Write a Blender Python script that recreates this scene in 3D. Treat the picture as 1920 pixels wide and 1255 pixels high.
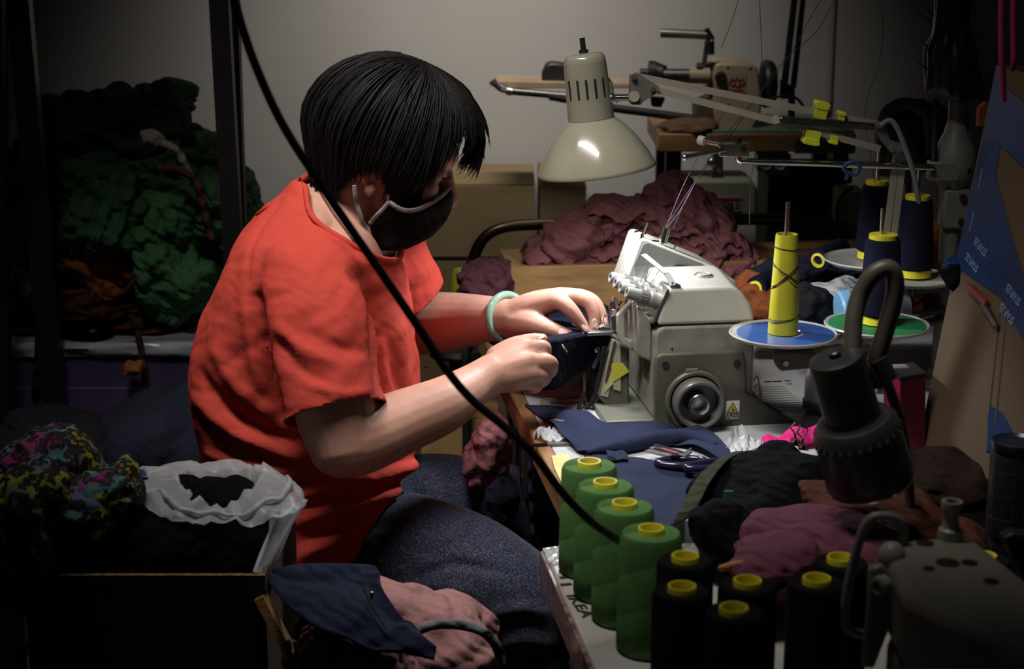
import bpy, bmesh, math, random
import numpy as np
from mathutils import Vector, Matrix, Euler

for _o in list(bpy.data.objects):
    bpy.data.objects.remove(_o)
sc = bpy.context.scene
COL = sc.collection
R = math.radians

# ------------------------------------------------------------------ camera
FPX = 3300.0; PITCH = R(14.3); ZC = 1.57
CP, SP = math.cos(PITCH), math.sin(PITCH)
cd = bpy.data.cameras.new('camera'); cam = bpy.data.objects.new('camera', cd); COL.objects.link(cam)
cam.location = (0, 0, ZC); cam.rotation_euler = (R(90) - PITCH, 0, 0)
cd.sensor_width = 36; cd.sensor_fit = 'HORIZONTAL'; cd.lens = FPX * 36 / 1920
cd.clip_start = .05; cd.clip_end = 50
cd.dof.use_dof = True; cd.dof.focus_distance = 2.66; cd.dof.aperture_fstop = 6.3
sc.camera = cam

# ------------------------------------------------------------------ world, lights, exposure
w = bpy.data.worlds.new('world'); sc.world = w; w.use_nodes = True
w.node_tree.nodes['Background'].inputs[0].default_value = (.55, .6, .7, 1)
w.node_tree.nodes['Background'].inputs[1].default_value = .007
def area(name, loc, target, sx, sy, power, col, spread=180):
    d = bpy.data.lights.new(name, 'AREA'); d.shape = 'RECTANGLE'; d.size = sx; d.size_y = sy
    d.energy = power; d.color = col; d.spread = R(spread)
    o = bpy.data.objects.new(name, d); COL.objects.link(o); o.location = loc
    o.rotation_euler = (Vector(target) - Vector(loc)).to_track_quat('-Z', 'Y').to_euler()
    return o
# the workshop's ceiling tube, hung over the sewing table
area('ceiling_tube', (-.38, 2.05, 2.50), (-.07, 2.52, .90), 1.2, .16, 5.3, (1.0, .95, .89), 57)
area('added_wall_light', (-.06, 3.45, 2.35), (-.06, 4.50, 1.00), 0.5, .2, 3.5, (1.0, .94, .87), 64)  # added area light that brightens the back wall, not a known fixture
sc.view_settings.view_transform = 'Standard'; sc.view_settings.look = 'None'
sc.view_settings.gamma = 1; sc.view_settings.use_curve_mapping = False
sc.view_settings.exposure = 0.0

# ------------------------------------------------------------------ pixel helpers
def ray(px, py):
    u = (px - 960) / FPX; v = (py - 627.5) / FPX
    return Vector((u, CP - v * SP, -(SP + v * CP)))
def A(px, py, Y):
    d = ray(px, py); t = Y / d.y
    return Vector((d.x * t, Y, ZC + d.z * t))
def ZP(px, py, z):
    d = ray(px, py); t = (z - ZC) / d.z
    return Vector((d.x * t, d.y * t, z))
def PLN(px, py, p0, n):
    d = ray(px, py); o = Vector((0, 0, ZC)); t = (Vector(p0) - o).dot(n) / d.dot(n)
    return o + d * t
def mpx(Y): return Y / CP / FPX
def proj(P):
    P = np.asarray(P); x, y, z = P[:, 0], P[:, 1], P[:, 2] - ZC
    dep = y * CP - z * SP; up = y * SP + z * CP
    return 960 + FPX * x / dep, 627.5 - FPX * up / dep

# ------------------------------------------------------------------ noise
def _h(i, j, k, s):
    i = i.astype(np.int64); j = j.astype(np.int64); k = k.astype(np.int64)
    h = (i * 374761393 + j * 668265263 + k * 2147483647 + s * 1274126177) & 0xffffffff
    h = ((h ^ (h >> 13)) * 1274126177) & 0xffffffff
    h = ((h ^ (h >> 16)) * 2246822519) & 0xffffffff
    return ((h ^ (h >> 15)) & 0xffff) / 32767.5 - 1
def vn(P, s=0):
    f = np.floor(P); t = P - f; t = t * t * t * (t * (t * 6 - 15) + 10)
    i, j, k = f[:, 0], f[:, 1], f[:, 2]
    r = 0
    for a in (0, 1):
        wa = t[:, 0] if a else 1 - t[:, 0]
        for b in (0, 1):
            wb = t[:, 1] if b else 1 - t[:, 1]
            for c in (0, 1):
                wc = t[:, 2] if c else 1 - t[:, 2]
                r = r + wa * wb * wc * _h(i + a, j + b, k + c, s)
    return r
def fbm(P, s=0, o=3):
    r = 0; a = 1
    for q in range(o):
        r = r + a * vn(P * (2 ** q) + 17.3 * q, s + q); a *= .5
    return r

# ------------------------------------------------------------------ materials
MATS = {}
def M(name, col, rough=.55, metal=0, var=.12, vs=14, bump=0, bs=300, spec=.5, sheen=0, coat=0, col2=None, detail=3, stretch=None):
    if name in MATS: return MATS[name]
    m = bpy.data.materials.new(name); m.use_nodes = True; nt = m.node_tree; N = nt.nodes; L = nt.links
    b = N['Principled BSDF']
    b.inputs['Roughness'].default_value = rough; b.inputs['Metallic'].default_value = metal
    b.inputs['Specular IOR Level'].default_value = spec
    b.inputs['Sheen Weight'].default_value = sheen
    b.inputs['Coat Weight'].default_value = coat
    tc = N.new('ShaderNodeTexCoord'); mp = N.new('ShaderNodeMapping')
    L.new(tc.outputs['Object'], mp.inputs[0])
    if stretch: mp.inputs['Scale'].default_value = stretch
    n = N.new('ShaderNodeTexNoise'); n.inputs['Scale'].default_value = vs; n.inputs['Detail'].default_value = detail
    L.new(mp.outputs[0], n.inputs['Vector'])
    cr = N.new('ShaderNodeValToRGB')
    c = np.array(col[:3])
    lo = np.array(col2) if col2 is not None else c * (1 - var)
    hi = c * (1 + var)
    cr.color_ramp.elements[0].position = .32; cr.color_ramp.elements[1].position = .68
    cr.color_ramp.elements[0].color = (*lo, 1); cr.color_ramp.elements[1].color = (*np.clip(hi, 0, 1), 1)
    L.new(n.outputs['Fac'], cr.inputs[0]); L.new(cr.outputs[0], b.inputs['Base Color'])
    if bump:
        n2 = N.new('ShaderNodeTexNoise'); n2.inputs['Scale'].default_value = bs; n2.inputs['Detail'].default_value = 2
        L.new(mp.outputs[0], n2.inputs['Vector'])
        bp = N.new('ShaderNodeBump'); bp.inputs['Strength'].default_value = bump; bp.inputs['Distance'].default_value = .002
        L.new(n2.outputs['Fac'], bp.inputs['Height']); L.new(bp.outputs[0], b.inputs['Normal'])
    MATS[name] = m
    return m
def srgb(r, g, b):
    f = lambda c: (c / 255 / 12.92) if c <= 10 else ((c / 255 + .055) / 1.055) ** 2.4
    return (f(r), f(g), f(b))
def cloth(name, col, **k):
    a = dict(rough=.9, var=.18, vs=9, bump=.35, bs=420, spec=.15, sheen=.0); a.update(k); wk = a.pop('wrinkle', .55)
    new = name not in MATS; m = M(name, col, **a)
    if new and wk:
        N = m.node_tree.nodes; L = m.node_tree.links; b = N['Principled BSDF']
        tc = N.new('ShaderNodeTexCoord'); prev = b.inputs['Normal'].links[0].from_socket if b.inputs['Normal'].links else None
        for rot, s_, st in (((0, R(25), 0), 9, wk), ((R(40), R(-35), R(20)), 17, wk * .6)):
            mp = N.new('ShaderNodeMapping'); mp.inputs['Rotation'].default_value = rot; wv = N.new('ShaderNodeTexWave'); wv.bands_direction = 'Z'
            wv.inputs['Scale'].default_value = s_; wv.inputs['Distortion'].default_value = 7; wv.inputs['Detail'].default_value = 3; wv.inputs['Detail Scale'].default_value = 1.2
            bp = N.new('ShaderNodeBump'); bp.inputs['Strength'].default_value = st; bp.inputs['Distance'].default_value = .008
            L.new(tc.outputs['Object'], mp.inputs[0]); L.new(mp.outputs[0], wv.inputs[0]); L.new(wv.outputs['Fac'], bp.inputs['Height'])
            if prev: L.new(prev, bp.inputs['Normal'])
            prev = bp.outputs[0]
        L.new(prev, b.inputs['Normal'])
    return m
def metal(name, col, rough=.3, **k): return M(name, col, rough=rough, metal=1, **k)

# ------------------------------------------------------------------ objects
def tag(o, label=None, cat=None, group=None, kind=None):
    if label: o['label'] = label
    if cat: o['category'] = cat
    if group: o['group'] = group
    if kind: o['kind'] = kind
    return o
def wloc(o):
    p = Vector((0, 0, 0))
    while o: p += o.location; o = o.parent
    return p
def link_mesh(name, me, mat, parent=None, smooth=True, angle=42, base=None):
    n = len(me.vertices); co = np.empty(n * 3); me.vertices.foreach_get('co', co); co = co.reshape(-1, 3)
    if base is None:
        lo, hi = co.min(0), co.max(0); base = Vector(((lo[0] + hi[0]) / 2, (lo[1] + hi[1]) / 2, lo[2]))
    base = Vector(base)
    co -= np.array(base); me.vertices.foreach_set('co', co.ravel()); me.update()
    if smooth:
        me.shade_smooth()
        if angle < 180: me.set_sharp_from_angle(angle=R(angle))
    o = bpy.data.objects.new(name, me); COL.objects.link(o)
    if parent: o.parent = parent; o.location = base - wloc(parent)
    else: o.location = base
    if mat: me.materials.clear(); me.materials.append(mat)
    return o
def empty(name, loc, label=None, cat=None, group=None, kind=None):
    o = bpy.data.objects.new(name, None); COL.objects.link(o); o.location = loc; o.empty_display_size = .05
    return tag(o, label, cat, group, kind)
def copy_tree(o, parent=None):
    c = o.copy(); COL.objects.link(c); c.parent = parent
    for ch in list(o.children): copy_tree(ch, c)
    return c

def frames(P):
    P = [Vector(p) for p in P]; n = len(P); T = []
    for i in range(n):
        t = P[min(i + 1, n - 1)] - P[max(i - 1, 0)]
        T.append(t.normalized() if t.length > 1e-9 else Vector((0, 0, 1)))
    a = Vector((0, 0, 1)) if abs(T[0].z) < .9 else Vector((1, 0, 0))
    nrm = (a - T[0] * a.dot(T[0])).normalized(); out = []
    for t in T:
        nrm = (nrm - t * nrm.dot(t)); nrm = nrm.normalized() if nrm.length > 1e-6 else t.orthogonal().normalized()
        out.append((t, nrm, t.cross(nrm)))
    return out
def spline(P, sub=6):
    P = [tuple(p) if not isinstance(p, tuple) else p for p in P]
    P = np.array(P, float); n = len(P); out = []
    for i in range(n - 1):
        p0 = P[max(i - 1, 0)]; p1 = P[i]; p2 = P[i + 1]; p3 = P[min(i + 2, n - 1)]
        for q in range(sub):
            t = q / sub
            out.append(.5 * ((2 * p1) + (-p0 + p2) * t + (2 * p0 - 5 * p1 + 4 * p2 - p3) * t * t + (-p0 + 3 * p1 - 3 * p2 + p3) * t ** 3))
    out.append(P[-1])
    return np.array(out)

class MB:
    def __init__(s): s.v = []; s.f = []
    def add(s, V, Fc):
        k = len(s.v); s.v += [tuple(p) for p in V]; s.f += [tuple(i + k for i in q) for q in Fc]; return s
    def box(s, c, size, B=None):
        c = Vector(c); V = []
        for dx in (-.5, .5):
            for dy in (-.5, .5):
                for dz in (-.5, .5):
                    d = Vector((dx * size[0], dy * size[1], dz * size[2]))
                    V.append(c + (B @ d if B is not None else d))
        return s.add(V, [(0, 1, 3, 2), (4, 6, 7, 5), (0, 4, 5, 1), (2, 3, 7, 6), (0, 2, 6, 4), (1, 5, 7, 3)])
    def bar(s, a, b, wd, ht, up=(0, 0, 1)):
        a = Vector(a); b = Vector(b); t = (b - a).normalized(); u = Vector(up); u = (u - t * u.dot(t)).normalized(); q = t.cross(u)
        return s.box((a + b) / 2, ((b - a).length, wd, ht), Matrix((t, q, u)).transposed())
    def tube(s, P, r, n=10, caps=True, closed=False, sy=1.0):
        fr = frames(P); m = len(P); rr = r if hasattr(r, '__len__') else [r] * m; V = []; Fc = []
        for i in range(m):
            t, a, b = fr[i]; p = Vector(P[i])
            for k in range(n):
                th = 2 * math.pi * k / n
                V.append(p + (a * math.cos(th) + b * math.sin(th) * sy) * rr[i])
        for i in range(m if closed else m - 1):
            for k in range(n):
                j = (i + 1) % m
                Fc.append((i * n + k, i * n + (k + 1) % n, j * n + (k + 1) % n, j * n + k))
        if caps and not closed:
            Fc.append(tuple(range(n - 1, -1, -1))); Fc.append(tuple((m - 1) * n + k for k in range(n)))
        return s.add(V, Fc)
    def cyl(s, a, b, r, r2=None, n=20): return s.tube([a, b], [r, r if r2 is None else r2], n)
    def capsule(s, P, r, n=16, sub=5):
        Q = spline([tuple(p) + (q,) for p, q in zip(P, r)], sub)
        pts = [Vector(q[:3]) for q in Q]; rad = [q[3] for q in Q]
        t0 = (pts[0] - pts[1]).normalized(); t1 = (pts[-1] - pts[-2]).normalized()
        a = []; b = []
        for k in range(1, 5):
            th = math.pi / 2 * k / 4.001
            a.append((pts[0] + t0 * rad[0] * math.sin(th), rad[0] * math.cos(th)))
            b.append((pts[-1] + t1 * rad[-1] * math.sin(th), rad[-1] * math.cos(th)))
        al = a[::-1] + list(zip(pts, rad)) + b
        return s.tube([x[0] for x in al], [max(x[1], 1e-4) for x in al], n)
    def lathe(s, prof, o, ax=(0, 0, 1), n=32, capA=True, capB=True):
        ax = Vector(ax).normalized(); a = ax.orthogonal().normalized(); b = ax.cross(a); o = Vector(o); V = []; Fc = []
        for r, z in prof:
            for k in range(n):
                th = 2 * math.pi * k / n; V.append(o + ax * z + (a * math.cos(th) + b * math.sin(th)) * max(r, 1e-5))
        m = len(prof)
        for i in range(m - 1):
            for k in range(n): Fc.append((i * n + k, i * n + (k + 1) % n, (i + 1) * n + (k + 1) % n, (i + 1) * n + k))
        if capA: Fc.append(tuple(range(n - 1, -1, -1)))
        if capB: Fc.append(tuple((m - 1) * n + k for k in range(n)))
        return s.add(V, Fc)
    def prism(s, pts, d):
        pts = [Vector(p) for p in pts]; d = Vector(d); n = len(pts)
        V = pts + [p + d for p in pts]
        Fc = [tuple(range(n - 1, -1, -1)), tuple(range(n, 2 * n))] + [(i, (i + 1) % n, n + (i + 1) % n, n + i) for i in range(n)]
        return s.add(V, Fc)
    def ell(s, c, r, B=None, nu=24, nv=16):
        c = Vector(c); V = []; Fc = []
        for i in range(nv + 1):
            th = math.pi * i / nv
            for k in range(nu):
                ph = 2 * math.pi * k / nu
                d = Vector((r[0] * max(math.sin(th), 1e-4) * math.cos(ph), r[1] * max(math.sin(th), 1e-4) * math.sin(ph), r[2] * math.cos(th)))
                V.append(c + (B @ d if B is not None else d))
        for i in range(nv):
            for k in range(nu): Fc.append((i * nu + k, i * nu + (k + 1) % nu, (i + 1) * nu + (k + 1) % nu, (i + 1) * nu + k))
        Fc.append(tuple(range(nu - 1, -1, -1))); Fc.append(tuple(nv * nu + k for k in range(nu)))
        return s.add(V, Fc)
    def loft(s, rings, caps=True):
        n = len(rings[0]); V = [p for q in rings for p in q]; Fc = []
        for i in range(len(rings) - 1):
            for k in range(n): Fc.append((i * n + k, i * n + (k + 1) % n, (i + 1) * n + (k + 1) % n, (i + 1) * n + k))
        if caps: Fc.append(tuple(range(n - 1, -1, -1))); Fc.append(tuple((len(rings) - 1) * n + k for k in range(n)))
        return s.add(V, Fc)
    def grid(s, V, nu, nv):
        return s.add(V, [(i * nv + j, i * nv + j + 1, (i + 1) * nv + j + 1, (i + 1) * nv + j) for i in range(nu - 1) for j in range(nv - 1)])
    def mesh(s, name='m'):
        me = bpy.data.meshes.new(name); me.from_pydata([tuple(p) for p in s.v], [], s.f)
        bm = bmesh.new(); bm.from_mesh(me); bmesh.ops.recalc_face_normals(bm, faces=bm.faces); bm.to_mesh(me); bm.free()
        return me
    def build(s, name, mat, parent=None, smooth=True, angle=42, bevel=0, seg=2, subsurf=0, solid=0, base=None):
        o = link_mesh(name, s.mesh(name), mat, parent, smooth, angle, base)
        if solid:
            md = o.modifiers.new('solid', 'SOLIDIFY'); md.thickness = solid; md.offset = 0
        if bevel:
            md = o.modifiers.new('bevel', 'BEVEL'); md.width = bevel; md.segments = seg; md.limit_method = 'ANGLE'; md.angle_limit = R(35)
        if subsurf:
            md = o.modifiers.new('sub', 'SUBSURF'); md.levels = subsurf; md.render_levels = subsurf
        return o

def evalmesh(ob):
    dg = bpy.context.evaluated_depsgraph_get(); dg.update()
    return bpy.data.meshes.new_from_object(ob.evaluated_get(dg))
def voxel(mb, size, smooth=4, fac=.5):
    me = mb.mesh('tmp'); ob = bpy.data.objects.new('tmp', me); COL.objects.link(ob)
    md = ob.modifiers.new('r', 'REMESH'); md.mode = 'VOXEL'; md.voxel_size = size
    if smooth:
        m2 = ob.modifiers.new('s', 'SMOOTH'); m2.factor = fac; m2.iterations = smooth
    r = evalmesh(ob); bpy.data.objects.remove(ob); bpy.data.meshes.remove(me)
    return r
def getco(me):
    n = len(me.vertices); co = np.empty(n * 3); me.vertices.foreach_get('co', co); nr = np.empty(n * 3); me.vertices.foreach_get('normal', nr)
    return co.reshape(-1, 3), nr.reshape(-1, 3)
def setco(me, co): me.vertices.foreach_set('co', np.ascontiguousarray(co).ravel()); me.update()
def text_mesh(body, size, B, loc, depth=.0004):
    cu = bpy.data.curves.new('t', 'FONT'); cu.body = body; cu.size = size; cu.align_x = 'CENTER'; cu.align_y = 'CENTER'; cu.extrude = depth; cu.offset = size * .03
    ob = bpy.data.objects.new('t', cu); COL.objects.link(ob); me = evalmesh(ob)
    bpy.data.objects.remove(ob)
    me.transform(Matrix.Translation(Vector(loc)) @ B.to_4x4())
    return me

_ico = {}
def ico(sub):
    if sub not in _ico:
        bm = bmesh.new(); bmesh.ops.create_icosphere(bm, subdivisions=sub, radius=1); bm.verts.ensure_lookup_table()
        _ico[sub] = (np.array([v.co[:] for v in bm.verts]), [tuple(v.index for v in f.verts) for f in bm.faces]); bm.free()
    return _ico[sub]
def creases(P, dirs, k, wf, wa, seed, pw=.62):
    """long rounded ridges with sharp valleys, like gathered cloth"""
    out = 0
    msk = [np.exp(3.0 * fbm(P * wf * .55 + 31 * i, seed + 50 + i, 2)) for i in range(len(dirs))]
    tot = sum(msk)
    for i, d in enumerate(dirs):
        d = np.array(d, float); d /= np.linalg.norm(d); al = P @ d
        Pa = np.outer(al, d) + .38 * (P - np.outer(al, d))
        wp_ = wa * fbm(Pa * wf + 9 * i, seed + i, 2)
        ph = al * k + wp_; am = np.clip(.75 + .6 * fbm(P * wf * .9 + 5 * i, seed + 20 + i, 2), .15, 1.3)
        rd = am * (np.abs(np.sin(ph)) ** pw) + .28 * np.abs(np.sin(2.37 * ph + 1.7 * wp_)) ** .8
        out = out + msk[i] / tot * rd
    return out
def blob(name, mat, C, Rd, rot=(0, 0, 0), seed=0, k=75, amp=.018, dirs=((.3, .2, 1), (1, .3, .6), (-.8, .2, .7)), sub=5, sq=2.4, lump=.17,
         wf=7, wa=2.2, flat=None, parent=None, fine=.0, floor=None):
    v, f = ico(sub); Rd = np.array(Rd)
    u = v / (np.abs(v) ** sq).sum(1, keepdims=True) ** (1 / sq)
    u = u * (1 + lump * fbm(v * 1.6 + seed * 3.1, seed, 2))[:, None]
    P = u * Rd; nr = v / Rd; nr /= np.linalg.norm(nr, axis=1, keepdims=True)
    d = creases(P + seed * .37, dirs, k, wf, wa, seed)
    P = P + nr * (amp * (d - .55))[:, None]
    if fine: P = P + nr * (fine * fbm(P * 60, seed + 9, 2))[:, None]
    B = np.array(Euler([R(a) for a in rot]).to_matrix()); P = P @ B.T
    if flat is not None: P[:, 2] = np.maximum(P[:, 2], flat)
    P = P + np.array(C)
    if floor is not None: P[:, 2] = np.maximum(P[:, 2], floor + .002 * (1 + vn(P * 40, 3)))
    mb = MB(); mb.v = [tuple(p) for p in P]; mb.f = f
    return mb.build(name, mat, parent, angle=180)
def slab(name, mat, C, size, rotz=0, seed=0, layers=2, wav=.012, droop=.02, tilt=(0, 0), parent=None, n=44):
    """a folded garment: a few thick cloth leaves with wandering edges"""
    mb = MB(); rnd = random.Random(seed); W, D, H = size; th = H / layers
    c, s_ = math.cos(R(rotz)), math.sin(R(rotz))
    a = np.linspace(0, 2 * math.pi, n * 2, endpoint=False)
    for l in range(layers):
        sx = 1 - .08 * rnd.random(); sy = 1 - .08 * rnd.random(); ox = (rnd.random() - .5) * .02; oy = (rnd.random() - .5) * .02
        rings = []
        prof = [(0, -.5), (.5, -.5), (.85, -.5), (.96, -.45), (1.0, -.22), (1.015, 0), (1.0, .22), (.96, .45), (.85, .5), (.5, .5), (0.02, .5)]
        ca, sa = np.cos(a), np.sin(a); q = 5.0
        rad = (np.abs(ca) ** q + np.abs(sa) ** q) ** (-1 / q)
        edge = fbm(np.stack([ca * 3, sa * 3, np.full_like(a, seed * 1.7 + l)], 1), seed + l, 3)
        for r, hz in prof:
            rr = max(r, .02) * rad * (1 + .09 * edge * r)
            x = rr * ca * W / 2 * sx + ox; y = rr * sa * D / 2 * sy + oy
            Pn = np.stack([x * 11, y * 11, np.full_like(x, l * .45 + seed)], 1)
            z = (l + .5 + hz * .96) * th + wav * (.4 + r) * fbm(Pn, seed + 3, 3) - droop * max(r, 0) ** 4 * (1 + .7 * edge)
            z = z + wav * .7 * r ** 3 * np.abs(np.sin(a * 9 + 3 * edge + l))
            z = z + x * tilt[0] + y * tilt[1]
            X = C[0] + x * c - y * s_; Y = C[1] + x * s_ + y * c
            rings.append([Vector((X[i], Y[i], C[2] + z[i])) for i in range(len(a))])
        mb.loft(rings)
    return mb.build(name, mat, parent, angle=180)
def sheet(ea, eb, nu, nv, hfun=None, mid=None):
    """grid between two polylines (lists of points); hfun(u, v, P) -> extra offset vector"""
    a = spline([tuple(p) for p in ea], 12); b = spline([tuple(p) for p in eb], 12); V = []
    def at(c, t):
        x = t * (len(c) - 1); i = min(int(x), len(c) - 2); return c[i] * (1 - x + i) + c[i + 1] * (x - i)
    for i in range(nu):
        for j in range(nv):
            u = i / (nu - 1); v = j / (nv - 1); p = Vector(at(a, u) * (1 - v) + at(b, u) * v)
            if hfun: p = p + Vector(hfun(u, v, p))
            V.append(p)
    return MB().grid(V, nu, nv)
# ------------------------------------------------------------------ setting
m_wall = M('wall_paint', (.36, .345, .325), rough=.85, var=.06, vs=2.5, bump=.15, bs=60)
m_floor = M('floor_concrete', (.05, .045, .04), rough=.8, var=.3, vs=5)
tag(MB().box((0, 4.56, 1.4), (6, .12, 2.8)).build('wall_back', m_wall), kind='structure')
tag(MB().box((0, 2.0, -.05), (6, 5.4, .1)).build('floor', m_floor), kind='structure')
tag(MB().tube([Vector((A(1558, 100, 4.498).x, 4.498, z_)) for z_ in (.2, .8, 1.2, 1.6, 2.2)], .0085, 12).build('trim_1', M('conduit', (.27, .26, .24), rough=.6)), kind='structure')

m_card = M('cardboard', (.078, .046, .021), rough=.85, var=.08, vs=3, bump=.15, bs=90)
m_cardd = M('cardboard_olive', (.20, .14, .065), rough=.85, var=.12, vs=6, bump=.25, bs=90)
m_black = M('black_metal', (.012, .012, .014), rough=.5, var=.2)
m_steel = metal('steel', (.55, .55, .53), .32, var=.15, vs=30)
m_dsteel = metal('dark_steel', (.16, .15, .14), .4, var=.25, vs=25)
m_chrome = metal('chrome', (.75, .75, .75), .16, var=.05)
m_wood = M('tan_wood', (.36, .20, .075), rough=.5, var=.25, vs=7, bump=.15, bs=40, stretch=(1, 9, 9), detail=5)
m_wood2 = M('brown_wood', (.24, .12, .045), rough=.5, var=.35, vs=9, stretch=(8, 1, 8), detail=5)

ROT = R(8.0)
EX = Vector((math.cos(ROT), math.sin(ROT), 0)); EY = Vector((-math.sin(ROT), math.cos(ROT), 0)); EZ = Vector((0, 0, 1))
BR = Matrix((EX, EY, EZ)).transposed()

# ---- cartons against the back wall
def carton(name, x0, x1, ytop, Y, dep, label, mat, seam=None, zb=0.0):
    a = A(x0, ytop, Y); b = A(x1, ytop, Y); zt = a.z
    o = empty(name, ((a.x + b.x) / 2, Y + dep / 2, zb), label, 'box')
    wv = b.x - a.x
    MB().box(((a.x + b.x) / 2, Y, (zt + zb) / 2), (wv, .006, zt - zb)).build('front_panel', mat, o)
    MB().box(((a.x + b.x) / 2, Y + dep, (zt + zb) / 2), (wv, .006, zt - zb)).build('back_panel', mat, o)
    for x in (a.x + .003, b.x - .003):
        MB().box((x, Y + dep / 2, (zt + zb) / 2), (.006, dep - .008, zt - zb)).build('side_panel', mat, o)
    MB().box(((a.x + b.x) / 2, Y + dep * .27, zt + .001), (wv - .004, dep * .45, .005)).build('flap', mat, o)
    MB().box(((a.x + b.x) / 2, Y + dep * .74, zt + .001), (wv - .004, dep * .45, .005)).build('flap', mat, o)
    return o
c1 = carton('cardboard_carton', 640, 1003, 350, 4.12, .34, 'wide olive brown carton behind the seated woman', m_cardd)
p = A(800, 481, 4.115); q = A(1003, 481, 4.115)
MB().bar(p, q, .003, .004).build('fold_crease', M('crease', (.1, .07, .035), rough=.9), c1)
carton('cardboard_carton', 1012, 1099, 347, 4.14, .34, 'narrow brown carton between the wide carton and the mauve pile', M('cardboard_dark', (.15, .10, .05), rough=.85))

# ---- steel-tube trolley with the bent rail
tr = empty('tube_trolley', A(1200, 900, 3.45) * Vector((1, 1, 0)) if False else Vector((A(1200, 500, 3.45).x, 3.5, 0)), 'brown steel tube trolley with rounded rail behind the mauve cloth pile', 'trolley')
m_rail = metal('bronze_tube', (.16, .115, .075), .3, var=.3, vs=20)
pts = [(876, 900), (877, 700), (877, 560), (884, 500), (903, 452), (938, 428), (1000, 421), (1120, 418), (1280, 414), (1430, 411), (1520, 413), (1562, 424), (1588, 455), (1598, 520), (1602, 640)]
Pt = [A(x, y, 3.64) for x, y in pts]; Pt = [Vector((Pt[0].x, 3.64, .08))] + Pt + [Vector((Pt[-1].x, 3.64, .08))]
MB().tube(spline([tuple(p) for p in Pt], 6), .0125, 14).build('rail', m_rail, tr)
x0, x1 = Pt[0].x, Pt[-1].x
MB().box(((x0 + x1) / 2, 3.77, .16), (x1 - x0, .28, .03)).build('platform', m_wood2, tr)
for xx in (x0 + .04, x1 - .04):
    for yy in (3.67, 3.87):
        MB().cyl((xx, yy - .012, .06), (xx, yy + .012, .06), .06, n=20).build('wheel', m_black, tr)
        MB().box((xx, yy, .125), (.03, .05, .04)).build('caster_bracket', m_dsteel, tr)
# dark brown carton low behind the table, under the rail
carton('cardboard_carton', 790, 935, 788, 3.3, .16, 'small tan carton on the floor below the trolley rail', M('cardboard_tan', (.34, .21, .085), rough=.85))

# ---- wooden bench box that carries the mauve pile
bp0 = A(957, 500, 3.3); bp1 = bp0 + EX * .80
be = empty('wooden_bench', (bp0 + EX * .4 + EY * .17) * Vector((1, 1, 0)), 'long tan wooden bench box carrying the mauve garments', 'bench')
zt = bp0.z; hb = .125
def bb(nm, a, b, th, zc, h, mat): return MB().box((a + b) / 2 * Vector((1, 1, 0)) + Vector((0, 0, zc)), ((b - a).length, th, h), Matrix(((b - a).normalized() * Vector((1, 1, 0)), Vector((0, 0, 1)).cross((b - a).normalized()), Vector((0, 0, 1)))).transposed()).build(nm, mat, be, bevel=.002)
bb('front_board', bp0, bp1, .018, zt - hb / 2, hb, m_wood)
bb('back_board', bp0 + EY * .16, bp1 + EY * .16, .018, zt - hb / 2, hb, m_wood)
bb('end_board', bp0 + EY * .012 + EX * .009, bp0 + EY * .148 + EX * .009, .018, zt - hb / 2, hb, m_wood)
bb('end_board', bp1 + EY * .012 - EX * .009, bp1 + EY * .148 - EX * .009, .018, zt - hb / 2, hb, m_wood)
bb('shelf', bp0 + EY * .08 + EX * .02, bp1 + EY * .08 - EX * .02, .138, zt - .02, .016, m_wood)
for a in (bp0 + EX * .03, bp1 - EX * .03):
    for e in (.03, .13):
        MB().box((a + EY * e) * Vector((1, 1, 0)) + Vector((0, 0, (zt - hb) / 2)), (.035, .025, zt - hb), BR).build('leg', m_wood2, be)
zbench = zt + .002

# ---- mauve garments heaped on the bench
m_mauve = cloth('mauve_knit', (.215, .078, .088), var=.12)
m_mauve2 = cloth('mauve_knit_light', (.245, .092, .100), var=.12)
def px2(px, py, Y): return A(px, py, Y)
gm = 'mauve garments heaped on the bench'
Ym = 3.425
lay = [  # x0, x1, ybottom, ytop, rot, layers
    (985, 1195, 495, 462, 4, 3, 'mauve garment at the left foot of the heap, spilling low over the bench'),
    (1120, 1330, 495, 452, -3, 4, 'mauve garment at the bottom middle of the heap behind the overlocker'),
    (1270, 1405, 492, 446, 10, 3, 'mauve garment at the right foot of the heap beside the yellow cone'),
    (1045, 1240, 463, 428, -6, 3, 'mauve garment second from the bottom on the left of the heap'),
    (1190, 1375, 455, 412, 8, 3, 'mauve garment in the middle right of the heap'),
    (1062, 1250, 430, 398, 5, 3, 'mauve garment in the middle left of the heap under the folded top'),
    (1100, 1300, 402, 372, -3, 4, 'mauve garment folded flat near the top of the heap'),
    (1185, 1330, 415, 385, 12, 2, 'mauve garment leaning on the right shoulder of the heap'),
]
for i, (xa, xb, yb, yt, rz, ly, lb) in enumerate(lay):
    a = A(xa, yb, Ym); b = A(xb, yb, Ym); t = A(xa, yt, Ym)
    C = ((a.x + b.x) / 2, Ym + .0 + .02 * ((a.x + b.x) / 2), max(a.z, zbench) if i < 3 else a.z)
    tag(slab('folded_garment', m_mauve if i % 2 else m_mauve2, C, (b.x - a.x, .19, t.z - a.z), rz, 11 + i * 5, ly, .014, .03, (0, -.03)), lb, 'garment', gm)
c = A(1255, 372, Ym)
tag(blob('crumpled_garment', m_mauve, c + Vector((0, .0, .0)), (.055, .06, .04), (0, -25, 10), 5, 90, .016, sub=5, dirs=((.5, 0, 1), (1, .2, -.4))), 'crumpled mauve garment crowning the heap', 'garment', gm)
c = A(1310, 402, Ym)
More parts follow.
